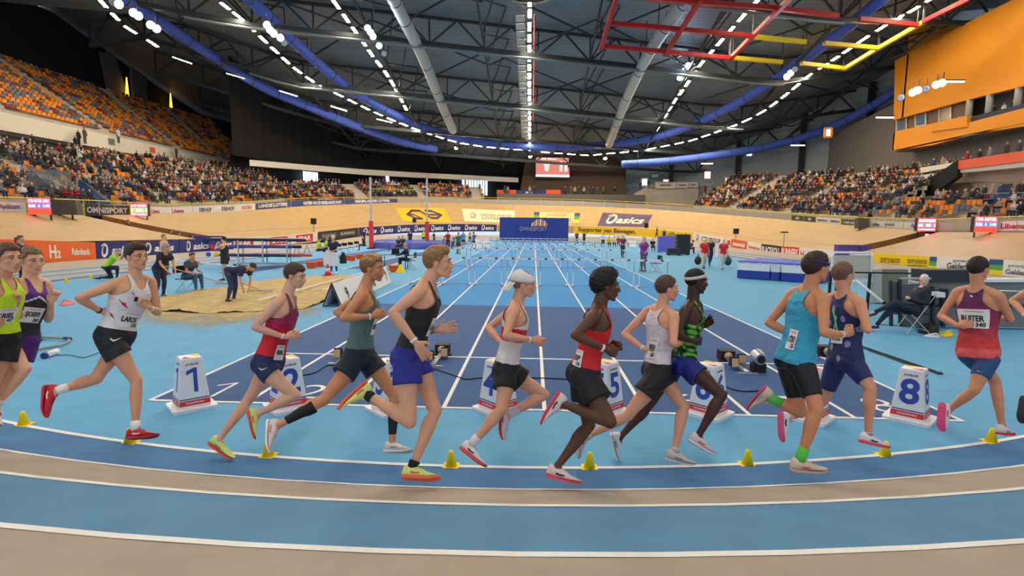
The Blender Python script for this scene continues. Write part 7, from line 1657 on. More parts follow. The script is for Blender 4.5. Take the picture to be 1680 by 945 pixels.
def lump(pxs, h, m, nm, label, cat):
    P = [Zp(*q) for q in pxs]; c = sum(P, V((0, 0, 0)))/len(P); e = empty(nm, c, label, cat); rnd = random.Random(len(label)); mb = MB(); n = len(P)
    mb.add(P+[p.lerp(c, .35)+V((0, 0, h*rnd.uniform(.6, 1))) for p in P]+[c+V((0, 0, h))], [tuple(range(n))[::-1]]+[(i, (i+1) % n, n+(i+1) % n, n+i) for i in range(n)]+[(n+i, n+(i+1) % n, 2*n) for i in range(n)]); mb.build('body', m, e, smooth=True); mb = MB(); mb.tube([c+V((-.15, 0, h*.7)), c+V((0, -.1, h+.06)), c+V((.15, 0, h*.7))], .015, n=5); mb.build('handle', m, e)
lump([(1506, 546), (1506, 538), (1520, 535), (1540, 538), (1542, 546), (1525, 550)], .16, M_rub, 'sports_bag', 'black bag on the floor below the grey metal barrier', 'bag')
lump([(1540, 551), (1546, 545), (1560, 546), (1567, 552), (1552, 554)], .06, mat('yellow cloth', (226, 206, 40)), 'yellow_cloth', 'yellow vest lying on the floor beside the black bag', 'cloth')
lump([(1515, 552), (1520, 549), (1545, 551), (1540, 554)], .02, M_plas, 'paper', 'white paper on the floor in front of the black bag', 'paper')
lump([(96, 501), (108, 494), (124, 493), (122, 499), (104, 503)], .05, mat('pink cloth', (226, 130, 140)), 'pink_cloth', 'pink cloth on the floor left of the white-vested runner', 'cloth')
for i, (a, b) in enumerate((((1410, 570), (1512, 607)), ((1415, 570), (1540, 613)), ((1425, 576), (1535, 613)))):
    A_, B_ = Zp(*a)+V((0, 0, .02)), Zp(*b)+V((0, 0, .02)); e = empty('thin_pole', A_, 'thin black pole lying on the blue floor above board 8, %s of three' % ('upper', 'middle', 'lower')[i], 'pole'); mb = MB(); mb.tube([A_, B_], .012, n=6); mb.build('rod', M_rub, e); mb = MB(); mb.tube([B_, B_+(B_-A_).normalized()*.06], .018, n=6); mb.build('tip', M_steel, e)
# folded frame, tripod and bottles at the left
e = empty('folded_easel', Zp(90, 575), 'folded grey tube frame lying on the floor behind the purple shorts runner', 'frame'); mb = MB(); z = V((0, 0, .04))
mb.tube([Zp(48, 556)+z, Zp(80, 557)+z, Zp(113, 559)+z, Zp(114, 564)+z, Zp(96, 571)+z, Zp(62, 577)+z], .022, n=6); mb.build('tube', mat('grey green tube', (150, 160, 150), metal=.3), e); mb = MB(); mb.tube([Zp(106, 559)+z*1.2, Zp(116, 560)+z*1.2], .03, n=6); mb.build('corner', M_nv, e)
e = empty('tripod', Zp(60, 540), 'black tripod standing behind the purple vest runner', 'tripod'); c = Zp(60, 545)+V((0, 0, .55))
for q in ((50, 556), (68, 560), (84, 528)): mb = MB(); mb.tube([c, Zp(*q)+V((0, 0, .02))], .018, n=6); mb.build('leg', M_rub, e)
mb = MB(); mb.tube([c, c+V((.3, 0, .05))], .04, n=8); mb.build('head', M_rub, e)
for i, (x, y) in enumerate(((52, 574), (59, 574))):
    p = Zp(x, y); e = empty('water_bottle', p, ('left', 'right')[i]+' clear water bottle on the floor by the folded frame', 'bottle'); mb = MB(); mb.tube([(0, 0, 0), (0, 0, .15), (0, 0, .19)], [.035, .035, .015], n=10, caps=False); mb.build('body', mat('clear plastic', (170, 196, 216), rough=.1, alpha=.6), e, world=False, smooth=True); mb = MB(); mb.tube([(0, 0, .19), (0, 0, .21)], .016, n=8, caps=False); mb.build('cap', M_nv, e, world=False)
e = empty('rolled_paper', Zp(84, 588), 'white roll with navy end on the floor behind the left runners', 'paper'); mb = MB(); mb.tube([Zp(75, 588)+V((0, 0, .05)), Zp(94, 581)+V((0, 0, .05))], .05, n=10, caps=False); mb.build('roll', M_plas, e, smooth=True); mb = MB(); mb.tube([Zp(72, 589)+V((0, 0, .05)), Zp(76, 587.5)+V((0, 0, .05))], .052, n=10, caps=False); mb.build('end', M_nv, e)
cable([(94, 583), (112, 582), (128, 585), (140, 586), (165, 577)], 'thin cable with a white tag on the floor behind the red rear shoe', .008, mat('olive cable', (110, 116, 96)))
# timing tables and desks
def table(x, y, w, label, d=.6, h=.74, top=M_gp):
    p = Zp(x, y); e = empty('table', p, label, 'table'); mb = MB(); mb.box((-w/2, -d/2, h-.03), (w/2, d/2, h)); mb.build('tabletop', top, e, world=False)
    for sx in (-1, 1):
        for sy in (-1, 1): mb = MB(); mb.bar((sx*(w/2-.05), sy*(d/2-.05), 0), (sx*(w/2-.05), sy*(d/2-.05), h-.03), .035); mb.build('leg', M_steel, e, world=False)
    return p
p = table(648, 441, 1.3, 'small grey timing table with papers left of the seated official'); e = empty('laptop', p+V((0, 0, .74)), 'dark laptop on the timing table', 'laptop'); mb = MB(); mb.box((-.2, -.14, 0), (.2, .14, .02)); mb.build('keyboard', M_rub, e, world=False); mb = MB(); mb.box((-.2, .13, .02), (.2, .15, .28)); mb.build('screen', M_rub, e, world=False)
p = table(655, 413, 1.8, 'table beside the blue landing mat'); table(1012, 406, 5.2, 'long low bench behind the spectators in front of the yellow board', .5, .5)
for i, (x, y, w, h, c, lb) in enumerate(((1092, 414, 1.5, 1.5, (110, 110, 214), 'blue violet banner box beside the black trolley'), (1099, 411, 1.6, 1.5, (140, 112, 170), 'purple box behind the blue violet banner box'), (1119.5, 418, 1.1, 1.75, (40, 42, 46), 'tall black flight case on the right infield'), (1105, 419, 1.1, .6, (50, 50, 54), 'low black case beside the tall flight case'), (1017, 399, 1.7, 1.35, (224, 224, 224), 'white notice easel board behind the purple shirted official'))):
    p = Zp(x, y); e = empty('equipment_case', p, lb, 'case'); mb = MB(); mb.box((-w/2, -.3, .06), (w/2, .3, h)); mb.build('body', mat('case %d' % i, c, rough=.5), e, world=False); mb = MB(); mb.box((-w/2+.05, -.25, 0), (-w/2+.2, .25, .06)); mb.box((w/2-.2, -.25, 0), (w/2-.05, .25, .06)); mb.build('runner', M_rub, e, world=False)
# A-frame boards at the finish
for i, (x, y, sc_, lb) in enumerate(((784, 407, 1., 'left small black and white A-frame sign by the far hurdles'), (797, 405, 1., 'right small black and white A-frame sign by the far hurdles'), (1172, 421, 1.2, 'white A-frame board left of the right red-shirted man'), (1037, 405, .9, 'small white A-frame sign right of the white notice easel'))):
    p = Zp(x, y); e = empty('a_frame_sign', p, lb, 'sign'); mb = MB(); mb.add([(-.5*sc_, -.3, 0), (.5*sc_, -.3, 0), (.5*sc_, 0, .85*sc_), (-.5*sc_, 0, .85*sc_)], [(0, 1, 2, 3)]); mb.build('front_panel', M_plas, e, world=False); mb = MB(); mb.add([(-.5*sc_, .3, 0), (.5*sc_, .3, 0), (.5*sc_, 0.01, .85*sc_), (-.5*sc_, 0.01, .85*sc_)], [(3, 2, 1, 0)]); mb.build('back_panel', M_rub, e, world=False)
chair(Zp(1075, 446), radians(200), 'black folding stool chair right of the purple shirted man')
# ---------------------------------------------------------------- people behind the race
def pose(base, face, kind='stand', s=1., arms='down', bend=0., look=(0, 0), step=.3):
    H = V((cos(radians(face)), sin(radians(face)), 0)); near = V((H.y, -H.x, 0)); U = V((0, 0, 1)); J = {'H': H, 's': s, 'gz': base.z, 'latS': near, 'latP': near}
    def at(f, r, z): return base+(H*f+near*r+U*z)*s
    pz = {'stand': .92, 'walk': .90, 'run': .9, 'sit': .50, 'kneel': .5, 'bend': .88}[kind]
    J['pelvis'] = at(0, 0, pz); b = radians(bend); T = (U*cos(b)+H*sin(b)); Fd = (H*cos(b)-U*sin(b)); J['neck'] = J['pelvis']+T*.52*s
    top = J['neck']-T*.055*s; J['nS'] = top+near*.172*s; J['fS'] = top-near*.172*s; J['nHip'] = J['pelvis']+near*.088*s-U*.03*s; J['fHip'] = J['pelvis']-near*.088*s-U*.03*s
    A = {'down': ((.0, .06, -.28), (.06, .08, -.52)), 'folded': ((.03, .07, -.27), (.24, -.12, -.2)), 'front': ((.06, .05, -.26), (.26, -.08, -.34)), 'work': ((.1, .04, -.26), (.24, -.05, -.46)), 'up': ((.18, .1, -.12), (.26, -.1, .06)), 'behind': ((-.1, .1, -.25), (.05, .02, -.42)), 'lap': ((.06, .06, -.27), (.28, -.03, -.32)), 'reach': ((.22, .0, -.18), (.44, -.02, -.28))}[arms]
    for sd, q in (('n', 1), ('f', -1)):
        fw = (lambda v: (H*v[0]+near*(v[1]*q)+U*v[2])*s) 
        if bend > 35: fw = lambda v: (Fd*(v[0]*.4)+near*(v[1]*q)+(U*v[2]))*s
        J[sd+'E'] = J[sd+'S']+fw(A[0]); J[sd+'W'] = J[sd+'S']+fw(A[1]); J[sd+'H'] = J[sd+'W']+(J[sd+'W']-J[sd+'E']).normalized()*.09*s
        if kind == 'stand' or kind == 'bend': k, a = (.03 if kind == 'stand' else .08, .1*q, .49), (-.02, .12*q, .09)
        elif kind == 'walk': k, a = ((.16, .09*q, .50), (.2, .09*q, .09)) if q > 0 else ((-.02, .09*q, .49), (-.3, .09*q, .16))
        elif kind == 'run': k, a = ((.3, .09*q, .62), (.2, .09*q, .2)) if q > 0 else ((-.08, .09*q, .5), (-.45, .09*q, .4))
        elif kind == 'sit': k, a = (.42, .12*q, .52), (.44, .13*q, .09)
        else: k, a = ((.38, .12*q, .48), (.34, .12*q, .09)) if q > 0 else ((.12, .12*q, .09), (-.3, .12*q, .08))
        J[sd+'K'] = at(*k); J[sd+'A'] = at(*a); fl = V((0, 0, 0)); J[sd+'heel'] = J[sd+'A']-H*.05*s-U*.09*s; J[sd+'toe'] = J[sd+'heel']+H*.27*s
        if kind in ('walk', 'run') and q < 0: J[sd+'toe'] = J[sd+'heel']+(H*.2-U*.14)*s
        if kind == 'kneel' and q < 0: J[sd+'toe'] = J[sd+'heel']-U*.0+(H*-.2)*s+V((0, 0, .05))
        J[sd+'T'] = J[sd+'A']+H*.12*s-U*.04*s
    hx = Matrix.Rotation(radians(look[0]), 3, 'Z') @ H; hx = V((hx.x, hx.y, math.tan(radians(look[1]-bend*.8)))); J['hX'], J['hY'], J['hZ'] = hfr(hx); J['head'] = J['neck']+(T*.8+U*.2).normalized()*.16*s+H*.02
    return J
def look_(top, bottom, hair=(70, 54, 42), style='short', skin=PALE2, kind='tee', bk='trousers', shoes=(40, 40, 46), socks=None, ln=.9, **k):
    d = dict(skin=skin, hair=hair, style=style, tops=[(kind, const(top), .016)], bottom=(bk, bottom, ln), shoes=(shoes, (220, 220, 220), shoes, shoes)); 
    if socks: d['socks'] = (socks, .1)
    d.update(k); return d
GREY = (150, 148, 146)
BG = [
 # px, py, face, kind, arms, bend, look, label
 (40, 473, 10, 'stand', 'folded', 0, look_((34, 36, 48), (30, 32, 40), (120, 84, 56), 'long', pony=1), 'person in dark clothes with a brown ponytail standing by the orange board'),
 (176, 459, 25, 'kneel', 'up', 35, look_((170, 226, 60), (40, 42, 48), GREY, 'crop', PALE), 'crouching photographer in a lime vest left of the white-vested runner'),
 (263, 489, -15, 'bend', 'work', 32, look_((32, 36, 52), (38, 50, 72), GREY, 'short', PALE2), 'grey haired person in a navy polo bending over a rake in the sand'),
 (380, 496, -8, 'bend', 'work', 82, look_((34, 42, 74), (44, 66, 100), (60, 48, 40), 'short', PALE2), 'person in navy bending low with a rake at the middle of the sand pit'),
 (308, 478, -10, 'sit', 'lap', 20, look_((60, 70, 90), (58, 92, 132), (90, 80, 70), 'short', PALE2, shoes=(240, 80, 70)), 'person in blue jeans and red shoes seated behind the first raker'),
 (371, 462, 170, 'walk', 'up', 0, look_((36, 36, 40), (36, 36, 40), (50, 36, 30), 'short', PALE, kind='vest', bk='shorts', ln=.5, bib=[(0, .45, .5, .14, 'MAN', '12')]), 'athlete in a black vest with a bib walking behind the second raker'),
 (272, 452, 0, 'stand', 'down', 0, look_((150, 170, 130), (60, 60, 66), (150, 110, 80), 'short', PALE, kind='vest'), 'athlete in a pale green vest half hidden behind the grey haired raker'),
 (548, 449, -85, 'stand', 'front', 0, look_((32, 40, 70), (40, 70, 130), (222, 222, 222), 'short', PALE, shoes=(225, 225, 220)), 'white haired official holding a white sheet in front of him'),
 (522, 421, 0, 'sit', 'lap', 10, look_((176, 226, 60), (40, 42, 48), (60, 44, 36), 'short', PALE2), 'left one of two seated people in lime vests behind the tubs'),
 (534, 418, 10, 'sit', 'lap', 10, look_((170, 216, 70), (40, 42, 48), (150, 120, 80), 'long', PALE2), 'right one of two seated people in lime vests behind the tubs'),
 (598, 411, 190, 'sit', 'up', 5, look_((34, 36, 42), (50, 52, 60), (70, 50, 40), 'short', PALE), 'person in black seated at the right end of the chair row'),
 (597, 402, -90, 'stand', 'down', 0, look_((34, 34, 38), (32, 32, 36), (60, 44, 36), 'short', PALE2), 'person in black standing beside the left vault upright'),
 (670, 441, 178, 'sit', 'reach', 12, look_((36, 46, 84), (40, 40, 46), GREY, 'short', PALE2, kind='long'), 'official in a navy jacket seated at the timing table'),
 (655, 413, -100, 'sit', 'lap', 5, look_((44, 46, 54), (60, 62, 70), (70, 60, 50), 'short', PALE2), 'left seated person behind the timing table near the blue mat'),
 (661, 411, -80, 'sit', 'lap', 5, look_((54, 50, 60), (60, 62, 70), (110, 90, 70), 'short', PALE2), 'right seated person behind the timing table near the blue mat'),
 (673, 407, -70, 'stand', 'down', 0, look_((40, 44, 60), (50, 52, 60), (120, 100, 80), 'short', PALE2), 'person in dark clothes standing in front of the blue mat'),
 (695, 401, -90, 'stand', 'down', 0, look_((190, 230, 80), (60, 60, 66), (60, 44, 36), 'short', PALE2), 'person in a lime vest standing by the right vault upright'),
 (712, 407, 180, 'stand', 'down', 0, look_((38, 40, 46), (50, 60, 90), (70, 50, 40), 'short', PALE), 'person in black standing right of the right vault upright'),
 (735, 409, -60, 'stand', 'down', 0, look_((160, 40, 54), (50, 40, 50), (50, 36, 30), 'short', PALE2), 'athlete in dark red at the left of the waiting group'),
 (742, 416, 20, 'sit', 'lap', 10, look_((60, 90, 120), (150, 40, 50), (80, 60, 40), 'short', PALE2), 'athlete crouching low in the waiting group'),
 (752, 417, -100, 'stand', 'down', 0, look_((36, 110, 120), (40, 60, 80), (40, 30, 26), 'short', TAN, bk='shorts', ln=.6), 'athlete in a teal shirt seen from the back in the waiting group'),
 (760, 408, -80, 'stand', 'down', 0, look_((84, 160, 220), (40, 44, 60), (50, 40, 34), 'short', PALE2, bk='shorts', ln=.6), 'athlete in a light blue shirt in the waiting group'),
 (726, 408, 0, 'sit', 'lap', 20, look_((110, 140, 90), (70, 80, 60), (90, 70, 50), 'short', PALE2), 'person in olive seated left of the waiting group'),
 (771, 399, -90, 'stand', 'folded', 0, look_((206, 190, 180), (60, 56, 60), (90, 70, 60), 'short', PALE), 'athlete in a pale top standing far behind the waiting group'),
 (777, 411, 30, 'walk', 'up', 0, look_((60, 110, 150), (60, 40, 70), (40, 30, 26), 'short', TAN, bk='shorts', ln=.6), 'athlete in blue walking right of the waiting group'),
 (946, 402, -90, 'stand', 'folded', 0, look_((36, 38, 44), (40, 42, 50), (60, 44, 36), 'short', PALE2), 'left one of two people in black at the right side of the far hurdles'),
 (958, 402, -120, 'stand', 'folded', 0, look_((40, 42, 48), (44, 46, 54), (90, 64, 50), 'long', PALE2), 'right one of two people in black at the right side of the far hurdles'),
 (989, 406, -90, 'stand', 'down', 0, look_((226, 226, 228), (36, 36, 40), (120, 90, 70), 'short', PALE2, kind='long'), 'person in a white shirt and black trousers standing by the bench'),
 (999, 406, -90, 'sit', 'lap', 0, look_((230, 206, 40), (60, 60, 66), (90, 70, 50), 'short', PALE2), 'person in yellow seated on the bench'),
 (1007, 406, -90, 'sit', 'lap', 0, look_((224, 220, 222), (70, 60, 66), (90, 70, 50), 'short', PALE2), 'person in white seated on the bench'),
 (1014, 405, -90, 'sit', 'lap', 0, look_((206, 50, 56), (60, 60, 66), (90, 70, 50), 'short', PALE2), 'person in red seated on the bench'),
 (1021, 423, -90, 'walk', 'front', 0, look_((110, 50, 90), (40, 60, 90), (180, 170, 160), 'crop', PALE), 'official in a purple shirt standing behind the second hurdle row'),
 (1055, 446, -150, 'stand', 'behind', 0, look_((136, 54, 140), (92, 96, 100), (206, 170, 150), 'crop', PALE, shoes=(60, 56, 56)), 'large man in a bright purple shirt and grey trousers beside the hurdles'),
 (1070, 413, -90, 'sit', 'lap', 5, look_((34, 40, 60), (44, 60, 90), GREY, 'short', PALE2), 'person in navy seated right of the purple shirted men'),
 (1089, 402, -90, 'stand', 'down', 0, look_((50, 56, 74), (50, 50, 60), (90, 70, 60), 'short', PALE2), 'person standing behind the blue violet box'),
 (1109, 413, 180, 'sit', 'lap', 15, look_((50, 54, 66), (60, 66, 84), (60, 50, 40), 'long', PALE2), 'person in dark clothes seated left of the tall black case'),
 (1130, 416, 0, 'sit', 'lap', 30, look_((70, 70, 100), (60, 56, 70), (60, 44, 36), 'long', TAN), 'person crouching right of the tall black case'),
 (1154, 441, -95, 'walk', 'down', 0, look_((214, 40, 48), (206, 196, 176), (230, 220, 214), 'crop', PALE), 'left man in a red shirt and cream trousers carrying a black bag'),
 (1185, 443, -90, 'walk', 'down', 0, look_((214, 40, 48), (196, 190, 176), (230, 220, 214), 'crop', PALE), 'right man in a red shirt and cream trousers carrying a dark bag'),
 (1164, 437, -90, 'walk', 'down', 0, look_((40, 38, 60), (40, 50, 90), (150, 130, 120), 'short', PALE), 'person in navy walking between the two red-shirted men'),
]
for i, (x, y, fc, kd, ar, bd, S, lb) in enumerate(BG):
    B = Zp(x, y); B.z = trackz(B.x, B.y); far = (B-CAM).length; J = pose(B, fc, kd, 1. if i != 32 else 1.04, ar, bd)
    if i == 32: J['bulk'] = 1.25
    human('person', J, S, lb, vox=.016 if far < 22 else .024, lo=True)
# rakes held by the two men
def stick(a, b, label, head=True, nm='rake'):
    e = empty(nm, b, label, 'rake'); mb = MB(); mb.tube([a, b], .016, n=6); mb.build('handle', mat('ash wood handle', (190, 160, 110)), e)
    d = (b-a).normalized(); q = d.cross(V((0, 0, 1))).normalized(); mb = MB(); mb.bar(b-q*.35, b+q*.35, .04, .05); mb.build('head', M_alu, e)
stick(Zp(272, 489)+V((.0, 0, .95)), Zp(370, 470)+V((0, 0, .1)), 'long handled wide rake held by the grey haired man'); stick(Zp(398, 489)+V((0, 0, .45)), Zp(429, 482)+V((0, 0, .1)), 'rake with a yellow handle held by the man bending low')
p = Zp(548, 449); e = empty('white_sheet', p+V((0, -.32, 1)), 'white sheet held by the white haired official', 'cloth'); mb = MB(); n = 8; vs = []
for i in range(n+1):
    x = -.36+.72*i/n; vs += [p+V((x, -.36+.03*sin(i*2.1), .98)), p+V((x*.92, -.33+.05*sin(i*2.1), .36))]
mb.add(vs, [(2*i, 2*i+1, 2*i+3, 2*i+2) for i in range(n)]); mb.build('sheet', M_plas, e); mb = MB(); mb.tube([vs[0], vs[-2]], .012, n=5); mb.build('hem', M_plas, e)
for x, y, c, lb in ((1144.5, 438, (34, 36, 40), 'black bag carried by the left red-shirted man'), (1193.5, 439, (34, 70, 70), 'dark green bag carried by the right red-shirted man')):
    p = Zp(x, y); e = empty('carried_bag', p+V((0, 0, .38)), lb, 'bag'); mb = MB(); mb.ell((0, 0, 0), ((.2, 0, 0), (0, .26, 0), (0, 0, .26))); mb.build('body', mat('bag %02x' % c[1], c), e, world=False, smooth=True); mb = MB(); mb.tube([(0, -.12, .22), (0, 0, .4), (0, .12, .22)], .02, n=6); mb.build('handle', M_rub, e, world=False)
chair(Zp(306, 480), radians(-10), 'folding chair under the person in blue jeans'); chair(Zp(672, 441)+V((.05, 0, 0)), radians(178), 'chair under the navy jacket official'); 
# ponytail of the person at the far left
# seated official on the right with crossed legs
B = Zp(1497, 546); c_ = chair(B, radians(176), 'black folding chair with silver legs under the seated official at the right', nm='folding_chair')
J = pose(B, 178, 'sit', 1.0, 'folded', -14, look=(30, 6)); H = J['H']; nr_ = J['latS']; U = V((0, 0, 1))
J['nK'] = B+H*.46+nr_*.08+U*.50; J['nA'] = B+H*.72+nr_*.10+U*.12; J['fK'] = B+H*.42-nr_*.02+U*.66; J['fA'] = B+H*.84+nr_*.02+U*.42
for sd, t in (('n', 0), ('f', .08)): J[sd+'heel'] = J[sd+'A']-H*.05-U*.09; J[sd+'toe'] = J[sd+'heel']+H*.26-U*t; J[sd+'T'] = J[sd+'A']+H*.12-U*.04
hx = V((-.55, -.83, -.12)); J['hX'], J['hY'], J['hZ'] = hfr(hx)
human('person', J, look_((30, 34, 54), (34, 40, 56), (224, 222, 222), 'short', PALE, kind='long', shoes=(40, 54, 90)), 'white haired official in navy sitting cross-legged with folded arms at the right', vox=.012, lo=True)
# walkers on the bank and people in the trench
for x, yb, face, c, lb in ((1078, 391, 180, (34, 34, 38), 'person in black walking in front of the yellow board at the far end'), (190, 372, 0, (50, 40, 44), 'person standing in the left trench, head above the wooden edge'), (262, 388, 0, (60, 44, 50), 'second person in the left trench'), (276, 392, 0, (80, 50, 44), 'third person in the left trench'), (299, 397, 0, (44, 40, 48), 'person in the lower end of the left trench')):
    if x == 1078:
        p = board_base(x); p = p+(V((CAM.x, CAM.y, p.z))-p).normalized()*1.2; p.z = trackz(p.x, p.y)
    else:
        u = (x-322)/(131-322); p = V((XL+(XLt-XL)*u, yl0+(yl1-yl0)*u+1.1, 0)); p.z = zat(x, yb-8, p)-1.55
    human('person', pose(p, face, 'walk' if x == 1078 else 'stand', 1., 'down'), look_(c, (40, 40, 46), (60, 44, 36), 'short', PALE2), lb, vox=.03, lo=True)
# ---------------------------------------------------------------- seats and spectators
SC = [(214, 128, 34), (222, 134, 30), (228, 148, 44), (108, 112, 126), (92, 96, 112), (122, 38, 38)]
seat_m = [mat('seat shell %d' % i, c, rough=.45) for i, c in enumerate(SC)]
def seat_geo(): 
    mb = MB(); mb.box((-.2, -.22, .34), (.22, .22, .42)); mb.box((-.26, -.22, .38), (-.18, .22, .78)); return mb
sg = seat_geo(); 
def person_geo(v):
    "seated spectator, facing +X; materials: 0 skin 1 hair 2 top 3 trousers"
    rnd = random.Random(v); mb = MB(); ln = rnd.uniform(-.05, .2); 
    mb.tube([(0, 0, .45), (ln*.4, 0, .75), (ln*.7, 0, .93)], [.17, .18, .1], n=7, m=2)
    mb.ell((ln+.03, 0, 1.13), ((.095, 0, 0), (0, .08, 0), (0, 0, .12)), n=7, k=5, m=0); mb.ell((ln+.0, 0, 1.165), ((.105, 0, 0), (0, .092, 0), (0, 0, .105)), n=7, k=4, m=1)
    for s in (-1, 1):
        mb.tube([(0, .1*s, .47), (.4, .12*s, .5), (.42, .12*s, .08)], [.09, .08, .06], n=5, m=3)
        h = rnd.choice([(.3, .1*s, .6), (.32, .02*s, .75), (.25, -.05*s, .68)]); mb.tube([(ln*.7, .18*s, .9), (.08, .24*s, .66), h], [.06, .05, .045], n=5, m=2)
    return mb
def stand_geo(v):
    mb = MB(); mb.tube([(0, 0, .85), (0, 0, 1.15), (0, 0, 1.42)], [.16, .18, .12], n=7, m=2); mb.ell((.02, 0, 1.6), ((.095, 0, 0), (0, .08, 0), (0, 0, .12)), n=7, k=5, m=0); mb.ell((0, 0, 1.64), ((.105, 0, 0), (0, .09, 0), (0, 0, .1)), n=7, k=4, m=1)
    for s in (-1, 1): mb.tube([(0, .09*s, .86), (0, .1*s, .45), (0, .1*s, .05)], [.1, .075, .06], n=5, m=3); mb.tube([(0, .2*s, 1.38), (.02, .25*s, 1.1), (.1, .2*s, .9)], [.06, .05, .04], n=5, m=2)
    return mb
TOPS = [(36, 38, 44), (44, 48, 62), (28, 28, 32), (60, 62, 70), (200, 200, 204), (150, 36, 40), (50, 70, 120), (90, 80, 72), (120, 124, 130), (70, 50, 60), (170, 150, 130), (46, 60, 50)]
TOPN = ['black', 'navy', 'black', 'dark grey', 'white', 'red', 'blue', 'brown', 'light grey', 'plum', 'beige', 'dark green']
sk_m = [mat('spectator skin %d' % i, c) for i, c in enumerate(((222, 170, 140), (206, 150, 118)))]; hr_m = [mat('spectator hair %d' % i, c) for i, c in enumerate(((60, 44, 36), (120, 90, 60), (150, 148, 146)))]
tp_m = [mat('spectator top %d' % i, c, rough=.8) for i, c in enumerate(TOPS)]; tr_m = [mat('spectator trousers %d' % i, c, rough=.8) for i, c in enumerate(((40, 44, 56), (54, 70, 100), (30, 30, 34), (90, 84, 76)))]
PV = []
for i in range(24):
    g_ = person_geo(i); me = bpy.data.meshes.new('spectator'); me.from_pydata(g_.v, [], g_.f)
    for m_ in (sk_m[i % 2], hr_m[i % 3], tp_m[i % 12], tr_m[i % 4]): me.materials.append(m_)
    me.polygons.foreach_set('material_index', g_.mi); me.update(); PV.append((me, g_, i % 12))
SM = []
for i in range(6):
    me = bpy.data.meshes.new('seat'); me.from_pydata(sg.v, [], sg.f); me.materials.append(seat_m[i]); me.update(); SM.append(me)
rnd = random.Random(21)
def vis(q):
    d = q-CAM
    if d.dot(_fw) < 1: return False
    x, y = proj(q); return -15 < x < 1695
fill = {'LL': .74, 'LF': .5, 'RL': .8, 'RN': .45, 'UL': 0.}
seats = [t for t in SEATS if vis(t[0])]
ppl = []; empt = []
for (q, a, tid, r, s) in seats:
    f_ = fill[tid]
    if tid == 'LF': f_ = .75 if s < 22 else .45
    if tid == 'LL' and r < 3: f_ = .6
    if math.sin(s*.7+r*1.3)+math.sin(s*.23-r*.9) > 1.25: f_ *= .35
    (ppl if rnd.random() < f_ else empt).append((q, a, tid, r, s))
ppl.sort(key=lambda t: (t[0]-CAM).length); empt.sort(key=lambda t: (t[0]-CAM).length)
TN = {'LL': 'left lower stand', 'LF': 'far left stand', 'RL': 'right lower stand', 'RN': 'near right stand', 'UL': 'upper left stand'}
EN = {'LL': 'near', 'LF': 'left', 'RL': 'far', 'RN': 'far', 'UL': 'near'}
lift_z = {'LL': 0, 'LF': 0, 'RL': 0, 'RN': 0, 'UL': 0}
for i, (q, a, tid, r, s) in enumerate(ppl[:300]):
    v = rnd.randrange(24); o = bpy.data.objects.new('spectator', PV[v][0]); COL.objects.link(o); o.location = (q.x, q.y, q.z); o.rotation_euler = (0, 0, a+rnd.uniform(-.35, .35)); o.scale = (1, 1, rnd.uniform(.94, 1.06))
    tag(o, 'spectator in %s, %s, row %d from front, seat %d from %s end' % (TOPN[PV[v][2]], TN[tid], r+1, int(s/.56)+1, EN[tid]), 'person', 'seated spectators in %s in the %s' % (TOPN[PV[v][2]], TN[tid]))
def bulk(items, geos, mats, name, label, cat):
    AV = []; AF = []; AM = []; off = 0; cache = [(np.array(g.v), g.f, mi) for g, mi in geos]
    fl = []
    for (q, a, tid, r, s) in items:
        g = rnd.randrange(len(cache)); v, f, mi = cache[g]; a += rnd.uniform(-.3, .3) if name != 'seat_rows' else 0; c, s_ = cos(a), sin(a)
        AV.append(np.c_[v[:, 0]*c-v[:, 1]*s_+q.x, v[:, 0]*s_+v[:, 1]*c+q.y, v[:, 2]+q.z]); fl += [tuple(i+off for i in p) for p in f]; AM += mi; off += len(v)
    if not AV: return
    me = bpy.data.meshes.new(name); me.from_pydata(np.concatenate(AV).tolist(), [], fl)
    for m_ in mats: me.materials.append(m_)
    me.polygons.foreach_set('material_index', AM); me.update(); o = bpy.data.objects.new(name, me); COL.objects.link(o); tag(o, label, cat, kind='stuff')
allm = sk_m+hr_m+tp_m+tr_m
geos = []
for i in range(24):
    mp_ = {0: i % 2, 1: 2+i % 3, 2: 5+i % 12, 3: 17+i % 4}; geos.append((PV[i][1], [mp_[k] for k in PV[i][1].mi]))
bulk(ppl[300:], geos, allm, 'crowd', 'the rest of the seated crowd farther back in the stands', 'crowd')
def seat_mi(i): return [i]*len(sg.f)
near_e = [t for t in empt]
for i, (q, a, tid, r, s) in enumerate(near_e[:300]):
    k = rnd.randrange(6); o = bpy.data.objects.new('stadium_seat', SM[k]); COL.objects.link(o); o.location = q; o.rotation_euler = (0, 0, a); cn = ('orange', 'orange', 'orange', 'grey', 'grey', 'dark red')[k]
    tag(o, 'empty %s seat, %s, row %d from front, number %d from %s end' % (cn, TN[tid], r+1, int(s/.56)+1, EN[tid]), 'seat', 'empty %s seats in the %s' % (cn, TN[tid]))
bulk(near_e[300:]+ppl[300:], [(sg, seat_mi(i)) for i in range(6)], seat_m, 'seat_rows', 'the rest of the orange grey and dark red seats in the stands', 'seat')
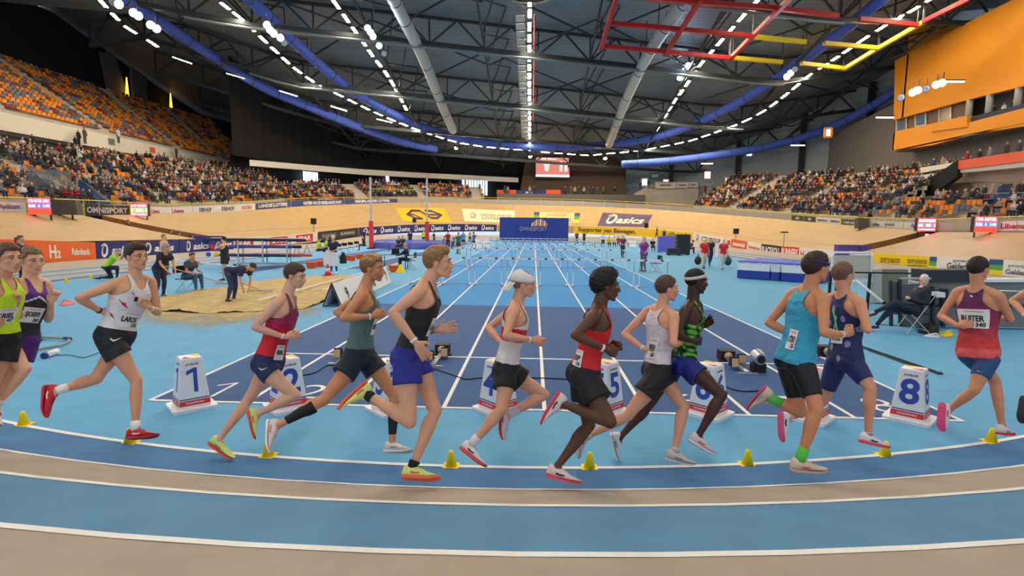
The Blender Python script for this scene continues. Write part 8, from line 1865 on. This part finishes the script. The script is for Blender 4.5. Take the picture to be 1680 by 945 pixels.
# standing people: behind the left crowd, on the far walkway, on the right balcony
ST = []
for x, y in ((55, 250), (125, 250), (130, 240), (140, 236), (290, 262), (356, 278), (362, 276), (195, 235)): ST.append((Xp(x, y, -48.6), 0, 'back row of the left lower stand'))
for x, y in ((869, 318), (876, 318), (927, 316), (937, 316), (943, 315), (949, 316), (958, 317), (965, 318), (973, 318), (980, 318), (990, 316), (1030, 320), (828, 322), (833, 320), (720, 323), (737, 322), (752, 322), (1008, 322)): ST.append((V((Yp(x, y+1, 95.4).x, 95.4, 8.1 if 812 < x < 1034 else 7.2)), -pi/2, 'far walkway below the results screen'))
for x, y in ((1050, 312), (1064, 310), (1157, 318), (1170, 316), (1190, 312), (1196, 312)): ST.append((Yp(x, y, 94), -pi/2, 'platform in front of the corrugated wall'))
for x, y in ((1310, 300), (1335, 298), (1360, 300), (1455, 290), (1468, 285), (1497, 275), (1530, 272), (1545, 268)): ST.append((Xp(x, y+14, 43.5), pi, 'back of the right lower stand'))
for x, y in ((1585, 252), (1605, 250), (1622, 246), (1650, 240), (1670, 238)): ST.append((Xp(x, y+25, 41.6), pi, 'upper right balcony above the orange-red banner'))
for x, y in ((1600, 345), (1612, 345), (1625, 344), (1638, 342), (1668, 340), (1676, 338), (1497, 345), (1512, 345), (1535, 346), (1545, 345)): ST.append((V((38.6, Xp(x, y, 38.6).y, 4.62)), pi, 'near right walkway behind the glass railing'))
for x, y in ((1618, 206), (1628, 204), (1660, 194), (1672, 190), (1645, 198)): ST.append((V((XO+1., Xp(x, y, XO+1.).y, ZBAL)), pi, 'balcony in the orange block'))
mb = MB(); mb.box((38.0, 14, 3.9), (41.4, 51, 4.6)); tag(mb.build('walkway', M_conc), kind='structure')
for i, (q, a, lb) in enumerate(ST):
    g_ = stand_geo(i); k = rnd.randrange(12); me = bpy.data.meshes.new('spectator'); me.from_pydata(g_.v, [], g_.f)
    for m_ in (sk_m[i % 2], hr_m[i % 3], tp_m[k], tr_m[i % 4]): me.materials.append(m_)
    me.polygons.foreach_set('material_index', g_.mi); me.update(); o = bpy.data.objects.new('standing_spectator', me); COL.objects.link(o); o.location = (q.x, q.y, q.z); o.rotation_euler = (0, 0, a)
    tag(o, 'stander in %s, %s, number %d from left' % (TOPN[k], lb, 1+sum(1 for t in ST if t[2] == lb and proj(t[0])[0] < proj(q)[0])), 'person', 'people in %s standing at the %s' % (TOPN[k], lb))
